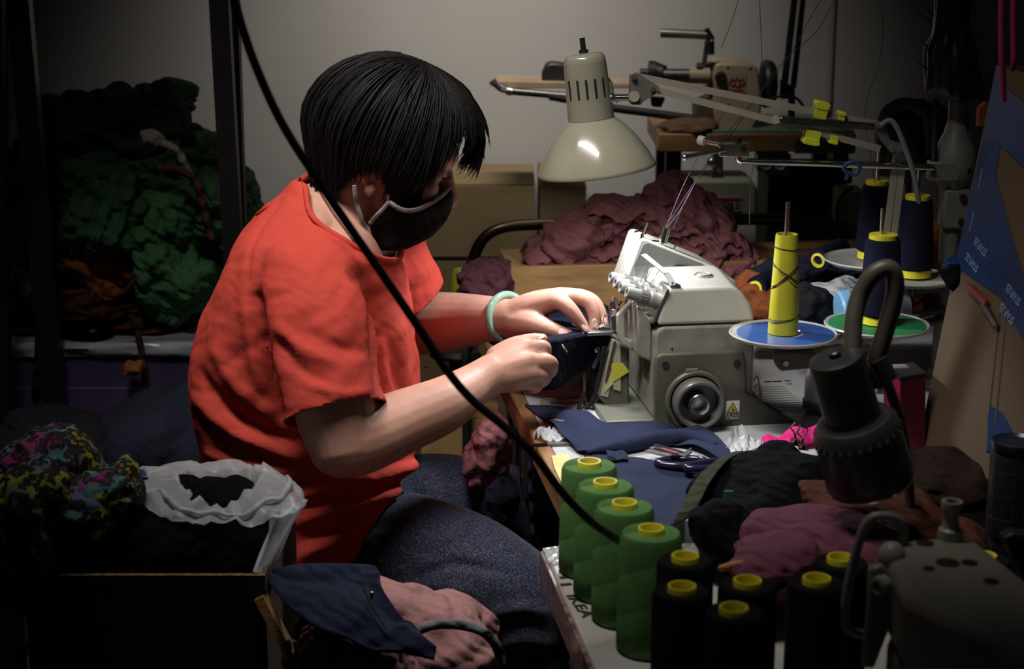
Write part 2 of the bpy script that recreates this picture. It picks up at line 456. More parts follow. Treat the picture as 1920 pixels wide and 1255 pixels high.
tag(blob('crumpled_garment', m_mauve2, c, (.075, .08, .05), (0, 25, 0), 8, 80, .018, sub=5, dirs=((.7, 0, 1), (1, .2, .4))), 'crumpled mauve garment sliding down the right of the heap', 'garment', gm)
c = A(1085, 445, Ym - .04)
tag(blob('crumpled_garment', m_mauve2, c, (.07, .07, .045), (0, -20, 0), 18, 90, .016, sub=5, dirs=((.9, 0, .6), (1, .2, .1))), 'crumpled mauve garment hanging over the left front of the heap', 'garment', gm)
c = A(918, 532, 3.32)
tag(blob('crumpled_garment', cloth('dusk_mauve', (.105, .038, .05)), c, (.055, .06, .04), (0, 0, 0), 28, 90, .015, sub=5), 'dark mauve garment lying left of the wooden bench', 'garment')
# stool under that garment
st = empty('low_stool', (c.x, c.y + .02, 0), 'dark stool left of the wooden bench holding one mauve garment', 'stool')
MB().box((c.x, c.y + .02, c.z - .045), (.13, .16, .02)).build('seat', m_black, st, bevel=.003)
for sx in (-.045, .045):
    for sy in (-.06, .06): MB().cyl((c.x + sx, c.y + .02 + sy, 0), (c.x + sx, c.y + .02 + sy, c.z - .055), .009).build('leg', m_black, st)
# yellow cone end behind the rail
c = A(866, 552, 3.62)
o = MB().lathe([(.03, 0), (.027, .05), (.02, .16), (.016, .165)], c - Vector((0, 0, .11)), n=24).build('thread_cone', M('yellow_plastic', (.50, .47, .03), rough=.35, var=.06))
tag(o, 'empty yellow thread cone peeking out left of the trolley rail', 'thread cone')
st = empty('low_stool', (c.x, c.y, 0), 'dark round stool under the yellow cone behind the rail', 'stool')
MB().lathe([(.07, -.02), (.075, -.01), (.07, 0)], c - Vector((0, 0, .112))).build('seat', m_black, st)
MB().cyl((c.x, c.y, 0), (c.x, c.y, c.z - .13), .03).build('leg', m_black, st)
# ------------------------------------------------------------------ sewing table under the overlocker
TZ = .76
T0 = ZP(960, 745, TZ)                       # a point of the table's left edge
m_lam = M('grey_laminate', (.42, .43, .45), rough=.45, var=.08, vs=60, bump=.08, bs=500)
tb = empty('sewing_table', (T0 + EX * .55 - EY * .05) * Vector((1, 1, 0)), 'white laminate sewing table with brown wooden edging under the overlocker', 'table')
y0, y1 = -.60, .46                          # near, far extent along EY
def tbox(nm, x0, x1, ya, yb, z0, z1, mat, par, bevel=0, org=None):
    o = T0 if org is None else org
    c = o + EX * (x0 + x1) / 2 + EY * (ya + yb) / 2
    return MB().box((c.x, c.y, (z0 + z1) / 2), (x1 - x0, yb - ya, z1 - z0), BR).build(nm, mat, par, bevel=bevel)
tbox('tabletop', .022, 1.15, y0, y1, TZ - .035, TZ, m_lam, tb, .002)
tbox('edge_strip', 0, .0215, y0, y1, TZ - .04, TZ + .001, m_wood2, tb, .003)
for x in (.08, 1.08):
    for y in (y0 + .06, y1 - .06):
        tbox('leg', x - .02, x + .02, y - .02, y + .02, 0, TZ - .036, m_black, tb)
tbox('crossbar', .1, 1.06, y1 - .075, y1 - .045, .22, .26, m_black, tb)
# control box hanging under the left edge
cb = empty('control_box', T0 + EX * .04 - EY * .02 - Vector((0, 0, .16)), 'dark control box with steel strip and red light under the table edge', 'control box')
tbox('housing', .012, .09, -.14, .0, TZ - .15, TZ - .042, m_black, cb, .004)
tbox('steel_strip', .004, .0115, -.10, -.088, TZ - .14, TZ - .05, m_steel, cb)
m_red = M('red_led', (.6, .02, .02), rough=.3)
m_red.node_tree.nodes['Principled BSDF'].inputs['Emission Color'].default_value = (1, .03, .02, 1)
m_red.node_tree.nodes['Principled BSDF'].inputs['Emission Strength'].default_value = 1.5
tbox('red_light', .007, .0118, -.070, -.066, TZ - .115, TZ - .111, m_red, cb)

# ------------------------------------------------------------------ near table with the printed board and spools
BZ = .74
B0 = ZP(1013, 1030, BZ); 
nt_ = empty('work_table', (B0 + EX * .5 - EY * .3) * Vector((1, 1, 0)), 'dark work table in the foreground below the thread spools', 'table')
tbox('tabletop', .05, 1.2, -1.05, .02, .665, .695, M('dark_laminate', (.05, .048, .045), rough=.6), nt_, .003, B0)
for x in (.1, 1.1):
    for y in (-.98, -.05): tbox('leg', x - .02, x + .02, y - .02, y + .02, 0, .6645, m_black, nt_, 0, B0)
m_board = M('board_print_white', (.40, .385, .36), rough=.3, var=.1, vs=10, coat=.5)
bd = empty('printed_board', B0 + EX * .2 - EY * .3 - Vector((0, 0, .044)), 'white printed board wrapped in clear plastic, lying under the green spools', 'board')
tbox('slab', .004, .37, -.92, -.002, BZ - .044, BZ, m_board, bd, .004, B0)
tbox('side_wrap', -.001, .0038, -.92, -.002, BZ - .0445, BZ - .002, M('marbled_side', (.20, .14, .135), rough=.35, var=.5, vs=22, col2=(.05, .035, .035), coat=.4, stretch=(1, 3, 1)), bd, .001, B0)
# crinkled clear film over the far corner
rnd = random.Random(4); V = []
for i in range(26):
    for j in range(18):
        p = B0 + EX * (.002 + .075 * j / 17) - EY * (.002 + .055 * i / 25)
        V.append(Vector((p.x, p.y, BZ + .0015 + .0035 * abs(rnd.gauss(0, .6)))))
m_film = M('clear_film', (.75, .77, .8), rough=.12, var=.03, spec=.9)
m_film.node_tree.nodes['Principled BSDF'].inputs['Transmission Weight'].default_value = .5
MB().grid(V, 26, 18).build('plastic_film', m_film, bd, angle=10)
# lettering printed along the board
pa = ZP(1069, 1115, BZ); pb = ZP(1102, 1158, BZ)
t = (pb - pa).normalized(); up = Vector((0, 0, 1)).cross(t)
B3 = Matrix((t, up, Vector((0, 0, 1)))).transposed()
c = ZP(1086, 1137, BZ)
me = text_mesh('IKEA', .0195, Matrix((t * 1.75, up, Vector((0, 0, 1)))).transposed(), Vector((c.x, c.y, BZ + .0006)), .0002)
m_ink = M('black_ink', (.015, .015, .015), rough=.5)
link_mesh('lettering', me, m_ink, bd, smooth=False)
c2 = pb + t * .012 + up * .012
link_mesh('registered_mark', text_mesh('®', .014, B3, Vector((c2.x, c2.y, BZ + .0006)), .0002), m_ink, bd, smooth=False)
for k in range(3):
    c3 = pa - t * (.03 + .022 * k) + up * (.004 + .004 * k)
    MB().box((c3.x, c3.y, BZ + .0006), (.007, .014 - .003 * k, .0006), B3).build('ink_mark', m_ink, bd)

# ------------------------------------------------------------------ thread spools
m_yel = M('yellow_core', (.72, .64, .03), rough=.4, var=.06)
def thread_mat(name, col, ring):
    m = M(name, col, rough=.85, var=.15, vs=30, sheen=0, spec=.15); nt = m.node_tree; N = nt.nodes; L = nt.links
    b = N['Principled BSDF']; tc = N.new('ShaderNodeTexCoord'); wv = N.new('ShaderNodeTexWave'); wv.bands_direction = 'Z'
    wv.inputs['Scale'].default_value = 260; wv.inputs['Distortion'].default_value = 1.2
    L.new(tc.outputs['Object'], wv.inputs[0]); bp = N.new('ShaderNodeBump'); bp.inputs['Strength'].default_value = .35; bp.inputs['Distance'].default_value = .001
    L.new(wv.outputs['Fac'], bp.inputs['Height']); L.new(bp.outputs[0], b.inputs['Normal'])
    # diagonal winding bands: broad slanting stripes of the wound thread
    mp = N.new('ShaderNodeMapping'); mp.inputs['Rotation'].default_value = (R(24), R(14), 0); L.new(tc.outputs['Object'], mp.inputs[0])
    w2 = N.new('ShaderNodeTexWave'); w2.wave_profile = 'SAW'; w2.bands_direction = 'Z'; w2.inputs['Scale'].default_value = 7.5; w2.inputs['Distortion'].default_value = .6
    L.new(mp.outputs[0], w2.inputs[0])
    cr = b.inputs['Base Color'].links[0].from_node
    mx = N.new('ShaderNodeMix'); mx.data_type = 'RGBA'; mx.blend_type = 'MULTIPLY'; mx.inputs[0].default_value = 1
    r2 = N.new('ShaderNodeValToRGB'); r2.color_ramp.elements[0].color = (ring, ring, ring, 1); r2.color_ramp.elements[1].color = (1, 1, 1, 1)
    L.new(w2.outputs['Fac'], r2.inputs[0]); L.new(cr.outputs[0], mx.inputs[6]); L.new(r2.outputs[0], mx.inputs[7]); L.new(mx.outputs[2], b.inputs['Base Color'])
    return m
m_gthr = thread_mat('green_thread', (.115, .26, .075), .58)
m_kthr = thread_mat('black_thread', (.006, .006, .007), .8)
m_nthr = thread_mat('navy_thread', (.006, .007, .024), .8)
def spool(base, mat, r0=.037, r1=.0335, h=.138, label='', group=None):
    o = empty('thread_spool', base, label, 'thread spool', group)
    b = Vector(base)
    MB().lathe([(r0 - .003, 0), (r0, .004), (r0, .03), (r1 + .0008, h - .006), (r1 - .002, h), (.0155, h)], b, n=40, capB=False).build('wound_thread', mat, o, angle=50)
    MB().lathe([(.0148, h - .02), (.0148, h + .0050), (.0142, h + .0060), (.0125, h + .0060), (.0118, h + .0050), (.0118, h - .03), (.0, h - .03)], b, n=32, capA=False, capB=False).build('core_ring', m_yel, o, angle=40)
    return o
SP = SP  # keep sin(pitch)
zt = BZ + .001 + .144
gl = ['green thread spool furthest back in the row, beside the table edge', 'second green thread spool from the back of the row', 'third green thread spool from the back, crossed by the black cable', 'green thread spool nearest the camera, beside the black spools']
for i, (px, py) in enumerate([(1105, 864), (1135, 902), (1171, 941), (1221, 989)]):
    p = ZP(px, py, zt); spool((p.x, p.y, BZ + .001), m_gthr, label=gl[i], group='green spools on the printed board')
bl = ['black thread spool right behind the nearest green spool', 'black thread spool at the front beside the nearest green spool', 'black thread spool in the middle of the board, back of its pair', 'black thread spool at the very front, lowest in view',
      'black thread spool left of the grey wire handle', 'black thread spool behind the grey wire handle', 'black thread spool mostly hidden behind the foreground sewing machine']
for i, (px, py) in enumerate([(1285, 1041), (1279, 1098), (1402, 1087), (1376, 1138), (1532, 1083), (1577, 1044), (1845, 1040)]):
    bz_ = BZ if i < 6 else .695
    p = ZP(px, py, zt - BZ + bz_); spool((p.x, p.y, bz_ + .001), m_kthr, .0305, .0295, label=bl[i], group='black spools on the printed board')
# ------------------------------------------------------------------ overlock machine
O4 = ZP(1224, 798, TZ)
def Lc(x, y, z): return O4 + EX * x + EY * y + Vector((0, 0, z))
def PL(px, py, yl): return PLN(px, py, O4 + EY * yl, EY)
def PX(px, py, xl): return PLN(px, py, O4 + EX * xl, EX)
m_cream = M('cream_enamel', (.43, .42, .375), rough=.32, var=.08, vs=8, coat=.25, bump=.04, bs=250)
m_cream2 = M('cream_enamel_worn', (.27, .26, .22), rough=.4, var=.18, vs=30, coat=.15, bump=.06, bs=250)
m_olive = M('olive_casting', (.105, .105, .078), rough=.45, var=.12, vs=12, bump=.05, bs=300)
m_olive2 = M('olive_guard', (.065, .062, .048), rough=.5, var=.12, vs=12)
m_grip = M('grey_plastic', (.24, .24, .225), rough=.4, var=.05)
m_dark = M('dark_plastic', (.02, .02, .02), rough=.4)
sg = empty('overlock_machine', Lc(.08, .12, 0), 'cream overlock sewing machine with four tension knobs and a handwheel', 'sewing machine')
MB().box(Lc(.06, .12, .006), (.27, .25, .01), BR).build('base_plate', M('bed_green', (.13, .135, .11), rough=.45), sg, bevel=.002)
# lower body: front face slopes back near its top
side = [(0, .011), (.158, .011), (.158, .1575), (.012, .1575), (0, .146)]
MB().prism([Lc(x, 0, z) for x, z in side], EY * .235).build('lower_body', m_cream2, sg, bevel=.005, seg=3)
# top cover with rounded back, sloping near side
cov = [(.004, .159), (.157, .159), (.156, .171), (.150, .189), (.138, .205), (.122, .2145), (.018, .2145)]
rings = []
for yl, sc_, dz in ((-.001, 0.0, 0), (.012, .0, .0), (.10, .0, .006), (.135, 0, .008)):
    rings.append([Lc(x + (.0 if yl > 0 else 0), yl + (z - .159) * .22 * (1 if yl < .05 else 0), z + (dz if z > .185 else 0)) for x, z in cov])
MB().loft(rings).build('top_cover', m_cream, sg, bevel=.006, seg=3)
# raised fin on the far side of the cover, its high corner towards the operator
fin = [PL(1168, 540, .14), PL(1177, 515, .14), PL(1199, 452, .14), PL(1206, 448, .14), PL(1216, 450, .14), PL(1330, 497, .14), PL(1380, 528, .14), PL(1390, 570, .14), PL(1240, 580, .14)]
MB().prism(fin, EY * .09).build('raised_cover', m_cream, sg, bevel=.005, seg=3)
fin2 = [PL(1188, 500, .138), PL(1207, 458, .138), PL(1216, 456, .138), PL(1318, 495, .138)]
MB().prism(fin2, EY * .0025).build('inner_plate', M('inner_grey', (.17, .18, .16), rough=.45), sg)
# slanted tension plate and the four knobs
pl = [Lc(-.004, .004, .162), Lc(.019, .004, .2145), Lc(.022, .004, .2145), Lc(.0, .004, .162)]
MB().prism(pl, EY * .135).build('tension_plate', m_steel, sg)
kd = (EX * -.93 + Vector((0, 0, .32)) - EY * .10).normalized()
for k, (px, py) in enumerate([(1176, 548), (1164, 539), (1154, 530), (1145, 520)]):
    yl = .02 + .03 * k
    e = PL(px, py, yl); b = e - kd * .054
    kn = MB().lathe([(.0125, 0), (.0125, .016), (.0108, .018), (.0108, .035), (.0100, .037), (.0092, .053), (.0080, .055), (.005, .055), (.0045, .048), (0, .048)], b, kd, n=26, capB=False).build('tension_knob', m_grip, sg, angle=30)
    rb = MB()
    a = kd.orthogonal().normalized(); c_ = kd.cross(a)
    for q in range(18):
        th = 2 * math.pi * q / 18; d = a * math.cos(th) + c_ * math.sin(th)
        rb.bar(b + kd * .019 + d * .0108, b + kd * .034 + d * .0108, .0014, .0014, d)
    rb.build('grip_ribs', m_grip, kn)
    MB().cyl(b - kd * .012, b, .009, n=20).build('tension_disc', m_chrome, sg)
# thread guide plate on the top, round oil windows
g0, g1, g2 = PL(1206, 482, .07), PL(1249, 512, .035), PL(1262, 534, .02)
MB().bar(g0 + Vector((0, 0, .004)), g1, .012, .0015).bar(g1, g2, .012, .0015).build('thread_guide_plate', M('satin_plate', (.5, .5, .48), rough=.35, metal=.25), sg)
g3 = PL(1265, 535, .018)
MB().box(g3, (.016, .012, .002), BR).build('guide_foot', m_chrome, sg)
for px, py in ((1261, 531), (1268, 533)):
    MB().ell(PL(px, py, .017), (.002, .002, .002), nu=10, nv=6).build('screw', m_dark, sg)
for px, py, rr in ((1277, 503, .0125), (1319, 517, .0150)):
    p = ZP(px, py, Lc(0, 0, .2185).z)
    w_ = MB().lathe([(rr, -.004), (rr, .0015), (rr * .85, .003), (rr * .8, .0015), (0, .0015)], p, n=30, capB=False).build('oil_window_ring', m_steel, sg)
    MB().lathe([(rr * .78, 0), (rr * .7, .002), (0, .0025)], p + Vector((0, 0, .001)), n=24, capB=False).build('oil_window', m_dark if rr < .014 else m_grip, w_)
# chrome thread take-up bits above the fin
q0 = PL(1190, 448, .16)
def wire(name, pts, yl, r=.0016, mat=m_chrome, par=sg): return MB().tube(spline([tuple(PL(x, y, yl)) for x, y in pts], 5), r, 8).build(name, mat, par)
wire('thread_hook', [(1198, 470), (1203, 450), (1206, 436), (1210, 425), (1213, 418)], .15, .003)
wire('thread_hook', [(1190, 436), (1200, 434), (1210, 440)], .15, .0025)
wire('guide_bar', [(1205, 452), (1225, 453), (1245, 455)], .15, .0025)
MB().cyl(PL(1243, 455, .15), PL(1250, 427, .15), .0075, n=18).build('thread_tube', m_chrome, sg)
wire('take_up_wire', [(1262, 472), (1266, 464), (1268, 462)], .15, .002)
# near-side casting with handwheel
gd = [(1227, 800), (1227, 690), (1230, 670), (1240, 664), (1390, 658), (1397, 662), (1401, 705), (1401, 800)]
MB().prism([PL(x, y, -.012) for x, y in gd], EY * .0118).build('side_casting', m_olive, sg, bevel=.004, seg=3)
gt = [(1300, 700), (1330, 702), (1352, 712), (1500, 798), (1530, 850), (1480, 862), (1300, 838), (1262, 806), (1250, 770), (1262, 725)]
MB().prism([PL(x, y, -.020) for x, y in gt], EY * .0075).build('belt_guard', m_olive2, sg, bevel=.003, seg=2)
hc = PL(1303, 750, -.02)
MB().lathe([(.0475, 0), (.0475, .004), (.045, .007), (.041, .007)], hc, -EY, n=48, capB=False).build('wheel_collar', m_olive, sg, angle=35)
hw = MB().lathe([(.037, .002), (.0385, .012), (.0385, .030), (.0365, .034), (.033, .034), (.031, .030), (.030, .012), (.012, .010)], hc, -EY, n=56, capB=False).build('handwheel', M('wheel_grey', (.12, .12, .11), rough=.35, var=.08), sg, angle=35)
MB().lathe([(.0165, .008), (.0165, .026), (.0145, .028), (.0145, .034), (.0105, .036), (.0095, .034), (.009, .02), (0, .02)], hc, -EY, n=36, capB=False).build('hub', m_steel, hw, angle=35)
MB().lathe([(.0305, .0102), (.012, .0108)], hc, -EY, n=40, capA=False, capB=False).build('wheel_recess', m_dark, hw)
for px, py, yl in ((1248, 685, -.012), (1382, 682, -.012), (1368, 797, -.02)):
    MB().lathe([(.0058, 0), (.0058, .0012), (.0045, .0015), (0, .0008)], PL(px, py, yl), -EY, n=20, capB=False).build('screw_plug', m_dark, sg)
MB().ell(PL(1260, 654, 0), (.0018, .0018, .0018), nu=8, nv=6).build('screw', m_dark, sg)
MB().ell(PL(1358, 575, .008), (.0018, .0018, .0018), nu=8, nv=6).build('screw', m_dark, sg)
lug = MB().box(PL(1297, 694, -.024), (.018, .003, .004), BR).build('raised_mark', m_grip, sg)
# caution sticker
B5 = Matrix((EX, EZ, -EY)).transposed()
lb = PL(1373.5, 769, -.0205)
stk = MB().box(lb, (.0215, .0008, .0295), BR).build('caution_sticker', M('sticker_white', (.62, .62, .58), rough=.4), sg)
f_ = lb - EY * .0008
MB().prism([f_ + EX * x + EZ * z for x, z in ((-.0095, -.004), (.0095, -.004), (0, .0130))], -EY * .0003).build('warning_triangle', m_ink, stk)
f2 = f_ - EY * .0004
MB().prism([f2 + EX * x + EZ * z for x, z in ((-.0072, -.0026), (.0072, -.0026), (0, .0104))], -EY * .0002).build('triangle_face', M('warning_yellow', (.60, .42, .03), rough=.4), stk)
f3 = f2 - EY * .0003
MB().prism([f3 + EX * x + EZ * z for x, z in ((-.003, -.001), (.004, -.001), (.004, .001), (-.001, .0015))], -EY * .0002).prism([f3 + EX * x + EZ * z for x, z in ((-.001, .0026), (.001, .0026), (.0004, .0065), (-.0004, .0065))], -EY * .0002).build('hand_symbol', m_ink, stk)
link_mesh('lettering', text_mesh('CAUTION', .0050, B5, f_ + EZ * -.0122, .0001), m_ink, stk, smooth=False)
link_mesh('lettering', text_mesh('安全注意', .0052, B5, f_ + EZ * -.0075, .0001), m_ink, stk, smooth=False)
# rating plates on the front face
for z0, z1, mt in ((.098, .128, M('copper_plate', (.22, .14, .085), rough=.35, metal=.6, var=.3, vs=60)), (.062, .094, M('brown_plate', (.14, .09, .06), rough=.4, metal=.5, var=.35, vs=70))):
    MB().box(Lc(-.0008, .048, (z0 + z1) / 2), (.0016, .034, z1 - z0), BR).build('rating_plate', mt, sg)
# front: looper cover, eye guard, cloth plate, presser works
lc = [(1150, 638), (1180, 652), (1180, 787), (1154, 787), (1122, 745), (1136, 690)]
lo = MB().prism([PL(x, y, .085) for x, y in lc], EY * .075).build('looper_cover', m_olive, sg, bevel=.003)
lf = [(1146, 640), (1163, 648), (1165, 690), (1150, 700), (1140, 745), (1126, 742), (1137, 690)]
MB().prism([PL(x, y, .0835) for x, y in lf], EY * .001).build('cover_face', m_cream, lo)
MB().bar(PL(1153, 640, .083), PL(1136, 715, .083), .004, .004, EY).build('hinge_strip', M('copper_strip', (.35, .2, .1), metal=.9, rough=.35), lo)
for px, py in ((1160, 764), (1151, 776), (1165, 700)): MB().ell(PL(px, py, .084), (.0022, .0015, .0022), nu=10, nv=6).build('screw', m_dark, lo)
gdp = [(1157, 592), (1186, 562), (1192, 566), (1172, 590), (1172, 634), (1200, 650), (1196, 664), (1166, 645), (1158, 632)]
MB().prism([PL(x, y, .07) for x, y in gdp], EY * .012).build('eye_guard', m_cream, sg, bevel=.002)
MB().prism([PL(x, y, .02) for x, y in ((1196, 575), (1222, 600), (1222, 680), (1196, 668))], EY * .08).build('front_block', m_cream2, sg, bevel=.003)
cl = MB().prism([PL(x, y, .10) for x, y in ((1086, 629), (1092, 624), (1150, 622), (1150, 629), (1094, 631))], EY * .075).build('cloth_plate', m_steel, sg, bevel=.001)
MB().bar(PL(1087, 629, .10), PL(1082, 645, .10), .004, .003, EY).build('plate_hook', m_chrome, cl)
MB().prism([PL(x, y, .125) for x, y in ((1100, 633), (1140, 633), (1140, 700), (1128, 770), (1104, 770), (1108, 700))], EY * .06).build('looper_housing', M('mechanism_black', (.02, .02, .022), rough=.45, metal=.4), sg, bevel=.003)
MB().lathe([(.005, 0), (.005, .002), (.003, .003)], PL(1120, 656, .124), -EY, n=16).build('screw', m_steel, sg)
MB().bar(PL(1112, 690, .12), PL(1126, 660, .12), .006, .005, EY).build('looper_arm', m_steel, sg)
MB().bar(PL(1095, 700, .12), PL(1096, 768, .12), .004, .005, EY).build('trimmer_lever', m_dsteel, sg)
# presser foot, needle bar and clamp
MB().bar(PL(1146, 566, .11), PL(1152, 618, .11), .008, .010, EY).build('presser_bar', m_dsteel, sg)
MB().prism([PL(x, y, .105) for x, y in ((1118, 618), (1126, 612), (1152, 614), (1156, 622), (1124, 623))], EY * .016).build('presser_foot', m_chrome, sg, bevel=.001)
for (xa, ya, xb, yb, r_) in ((1148, 590, 1142, 622, .0009), (1151, 590, 1146, 622, .0009)): MB().cyl(PL(xa, ya, .115), PL(xb, yb, .115), r_, n=8).build('needle', m_chrome, sg)
MB().box(PL(1152, 585, .11), (.012, .014, .012), BR).build('needle_clamp', m_chrome, sg, bevel=.002)
MB().cyl(PL(1152, 556, .11), PL(1158, 590, .11), .004, n=12).build('needle_bar', m_chrome, sg)
wire('thread_eyelet', [(1166, 565), (1160, 575), (1156, 590)], .09, .0015)
wire('thread_eyelet', [(1136, 612), (1131, 600), (1135, 592), (1142, 590)], .10, .0009)
MB().tube(spline([tuple(PL(x, y, .1)) for x, y in ((1132, 650), (1126, 700), (1116, 740), (1100, 768), (1092, 778), (1085, 774), (1088, 755), (1096, 735))], 6), .0035, 8).build('black_hose', m_dark, sg)
MB().tube(spline([tuple(PL(x, y, .095)) for x, y in ((1140, 655), (1132, 700), (1122, 745), (1108, 775), (1096, 785))], 6), .0028, 8).build('black_hose', m_dark, sg)
# bed frame on the table at the operator side
bf = Lc(0, 0, 0)
for a_, b_ in (((1020, 752), (1042, 790)), ((1020, 752), (1100, 749)), ((1042, 790), (1240, 799))):
    p0 = ZP(*a_, TZ + .004); p1 = ZP(*b_, TZ + .004)
    MB().bar(p0, p1, .014, .006).build('bed_frame', m_cream2, sg, bevel=.001)
# yellow tape on the looper cover
def tape(nm, pts, yl, mat, par): return MB().prism([PL(x, y, yl) for x, y in pts], EY * .0006).build(nm, mat, par)
tape('yellow_tape', [(1146, 682), (1168, 681), (1180, 697), (1157, 712), (1150, 716)], .0815, M('tape_yellow', (.62, .60, .06), rough=.6), lo)
tape('pale_tape', [(1148, 693), (1150, 720), (1132, 737), (1138, 716)], .0820, M('tape_pale', (.62, .60, .25), rough=.6), lo)
tape('pale_tape', [(1150, 664), (1163, 664), (1164, 734), (1150, 730)], .0826, M('tape_masking', (.45, .42, .33), rough=.7), lo)
# ------------------------------------------------------------------ cream task lamp over the overlocker
YL = 2.72
m_lampc = M('lamp_cream', (.31, .295, .222), rough=.2, var=.08, vs=12, coat=.6)
m_lampin = M('lamp_inside', (.7, .7, .66), rough=.5)
top = A(1095, 103, YL); bot = A(1119, 319, YL)
ax = (bot - top).normalized(); LH = (bot - top).length; s_ = mpx(YL)
tl = empty('task_lamp', A(1668, 560, 2.9), 'cream articulated task lamp with cone shade and vented housing', 'lamp')
def lp(r, yy): return (r * s_, (yy - 103) / (319 - 103) * LH)
hs = MB().lathe([lp(6, 99), lp(24, 99.5), lp(33, 102), lp(37, 108), lp(38.5, 118), lp(40, 160), lp(42.5, 221), lp(40, 223)], top, ax, n=48).build('housing', m_lampc, tl, angle=50)
outer = [lp(41, 221), lp(46, 225), lp(62, 240), lp(80, 262), (lp(97, 290)), lp(107, 312), lp(109, 318)]
inner = [(r - .0022, z + .0005) for r, z in outer][::-1]
MB().lathe(outer + [(outer[-1][0] - .001, outer[-1][1] + .0015)] + inner, top, ax, n=64, capA=False, capB=False).build('shade', m_lampc, tl, angle=60)
a_ = Vector((1, 0, 0)); a_ = (a_ - ax * a_.dot(ax)).normalized(); c_ = ax.cross(a_)
if c_.y > 0: c_ = -c_
for k, dx in enumerate((-33, -18.5, -3, 13, 28)):
    r_ = 40.4 * s_; th = math.asin(dx / 40.5); d = a_ * math.sin(th) + c_ * math.cos(th); u_ = ax.cross(d)
    o_ = top + ax * lp(0, 163)[1] + d * r_
    MB().box(o_, (.0035, .031, .0016), Matrix((u_, ax, d)).transposed()).build('vent_slot', m_dark, hs, bevel=.0006)
MB().cyl(top - ax * .008, top + ax * .006, .007, n=14).cyl(top - ax * .026, top - ax * .008, .0042, n=10).build('switch', m_black, tl)
b0 = top + ax * lp(0, 262)[1]
m_bulb = M('bulb_glass', (.8, .8, .78), rough=.3)
bs = m_bulb.node_tree.nodes['Principled BSDF']; bs.inputs['Emission Color'].default_value = (1, .96, .92, 1); bs.inputs['Emission Strength'].default_value = 6
MB().lathe([(.012, -.07), (.014, -.05), (.026, -.022), (.028, -.008), (.022, .008), (.010, .018), (.001, .02)], b0 - ax * .02, ax, n=24).build('bulb', m_bulb, tl)
ld = bpy.data.lights.new('lamp_bulb_light', 'SPOT'); ld.energy = 9.2; ld.color = (.95, .97, 1.0); ld.shadow_soft_size = .03; ld.spot_size = R(150); ld.spot_blend = .3
lo_ = bpy.data.objects.new('lamp_bulb_light', ld); COL.objects.link(lo_); lo_.location = top + ax * lp(0, 284)[1]
lo_.rotation_euler = ax.to_track_quat('-Z', 'Y').to_euler()
# stub, pivot plate, arms
wp = lambda pts, Y: [A(x, y, Y) for x, y in pts]
MB().cyl(A(1140, 184, YL), A(1183, 183, YL), .0055, n=16).build('stub', m_chrome, tl)
MB().ell(A(1145, 184, YL - .004), (.008, .008, .008)).build('stub_ball', m_steel, tl)
m_plate = M('pivot_grey', (.17, .165, .145), rough=.4, metal=.3)
for dy in (-.012, .010):
    MB().prism(wp([(1180, 140), (1195, 136), (1215, 150), (1236, 162), (1236, 172), (1208, 190), (1200, 197), (1184, 196), (1178, 190)], YL + dy), (0, .0018, 0)).build('pivot_plate', m_plate, tl)
for x, y in ((1189, 145), (1224, 167), (1188, 187)):
    MB().cyl(A(x, y, YL - .017), A(x, y, YL + .014), .0042, n=14).build('pivot_bolt', m_steel, tl)
MB().cyl(A(1189, 181, YL - .0165), A(1189, 181, YL - .0125), .0085, n=18).build('pivot_washer', m_lampc, tl)
m_arm = M('arm_cream', (.36, .33, .26), rough=.4, var=.08)
Y2 = 2.80
for dy in (-.007, .006):
    MB().bar(A(1188, 142, YL + dy), A(1650, 234, Y2 + dy), .0025, .0105, (0, 0, 1)).build('arm_bar', m_arm, tl)
    MB().bar(A(1224, 167, YL + dy), A(1650, 279, Y2 + dy), .0025, .0105, (0, 0, 1)).build('arm_bar', m_arm, tl)
MB().cyl(A(1454, 224, 2.752), A(1454, 224, 2.775), .0072, n=18).build('spring_pin', m_lampc, tl)
def coil(name, a, b, r, turns, wr, mat, par, spt=8):
    t = (b - a); n = turns * spt; u = t.orthogonal().normalized(); v_ = t.normalized().cross(u)
    P = [a + t * (i / n) + (u * math.cos(2 * math.pi * i / spt) + v_ * math.sin(2 * math.pi * i / spt)) * r for i in range(n + 1)]
    return MB().tube(P, wr, 5).build(name, mat, par)
coil('spring', A(1459, 224, 2.752), A(1640, 238, 2.785), .0052, 58, .0011, m_dsteel, tl)
for dy in (-.012, .010):
    MB().prism(wp([(1640, 228), (1656, 228), (1668, 262), (1700, 272), (1700, 288), (1672, 288), (1650, 262)], Y2 + dy), (0, .0018, 0)).build('elbow_plate', m_plate, tl)
for x, y in ((1648, 236), (1674, 281), (1692, 280)): MB().cyl(A(x, y, Y2 - .017), A(x, y, Y2 + .014), .0042, n=14).build('pivot_bolt', m_steel, tl)
for xa, xb in ((1682, 1662), (1696, 1676)):
    MB().bar(A(xa, 280, Y2), A(xb, 440, Y2 + .02), .0025, .0105, (1, 0, 0)).bar(A(xb, 440, Y2 + .02), A(xb - 14, 570, Y2 + .03), .0025, .0105, (1, 0, 0)).build('lower_arm', m_arm, tl)
cb_ = A(1655, 572, Y2 + .03)
MB().cyl((cb_.x, cb_.y, TZ + .001), (cb_.x, cb_.y, cb_.z + .02), .013, n=20).build('clamp_post', m_dsteel, tl)
MB().lathe([(.05, 0), (.05, .006), (.02, .012)], (cb_.x, cb_.y, TZ + .0005), n=30).build('clamp_base', m_dsteel, tl)
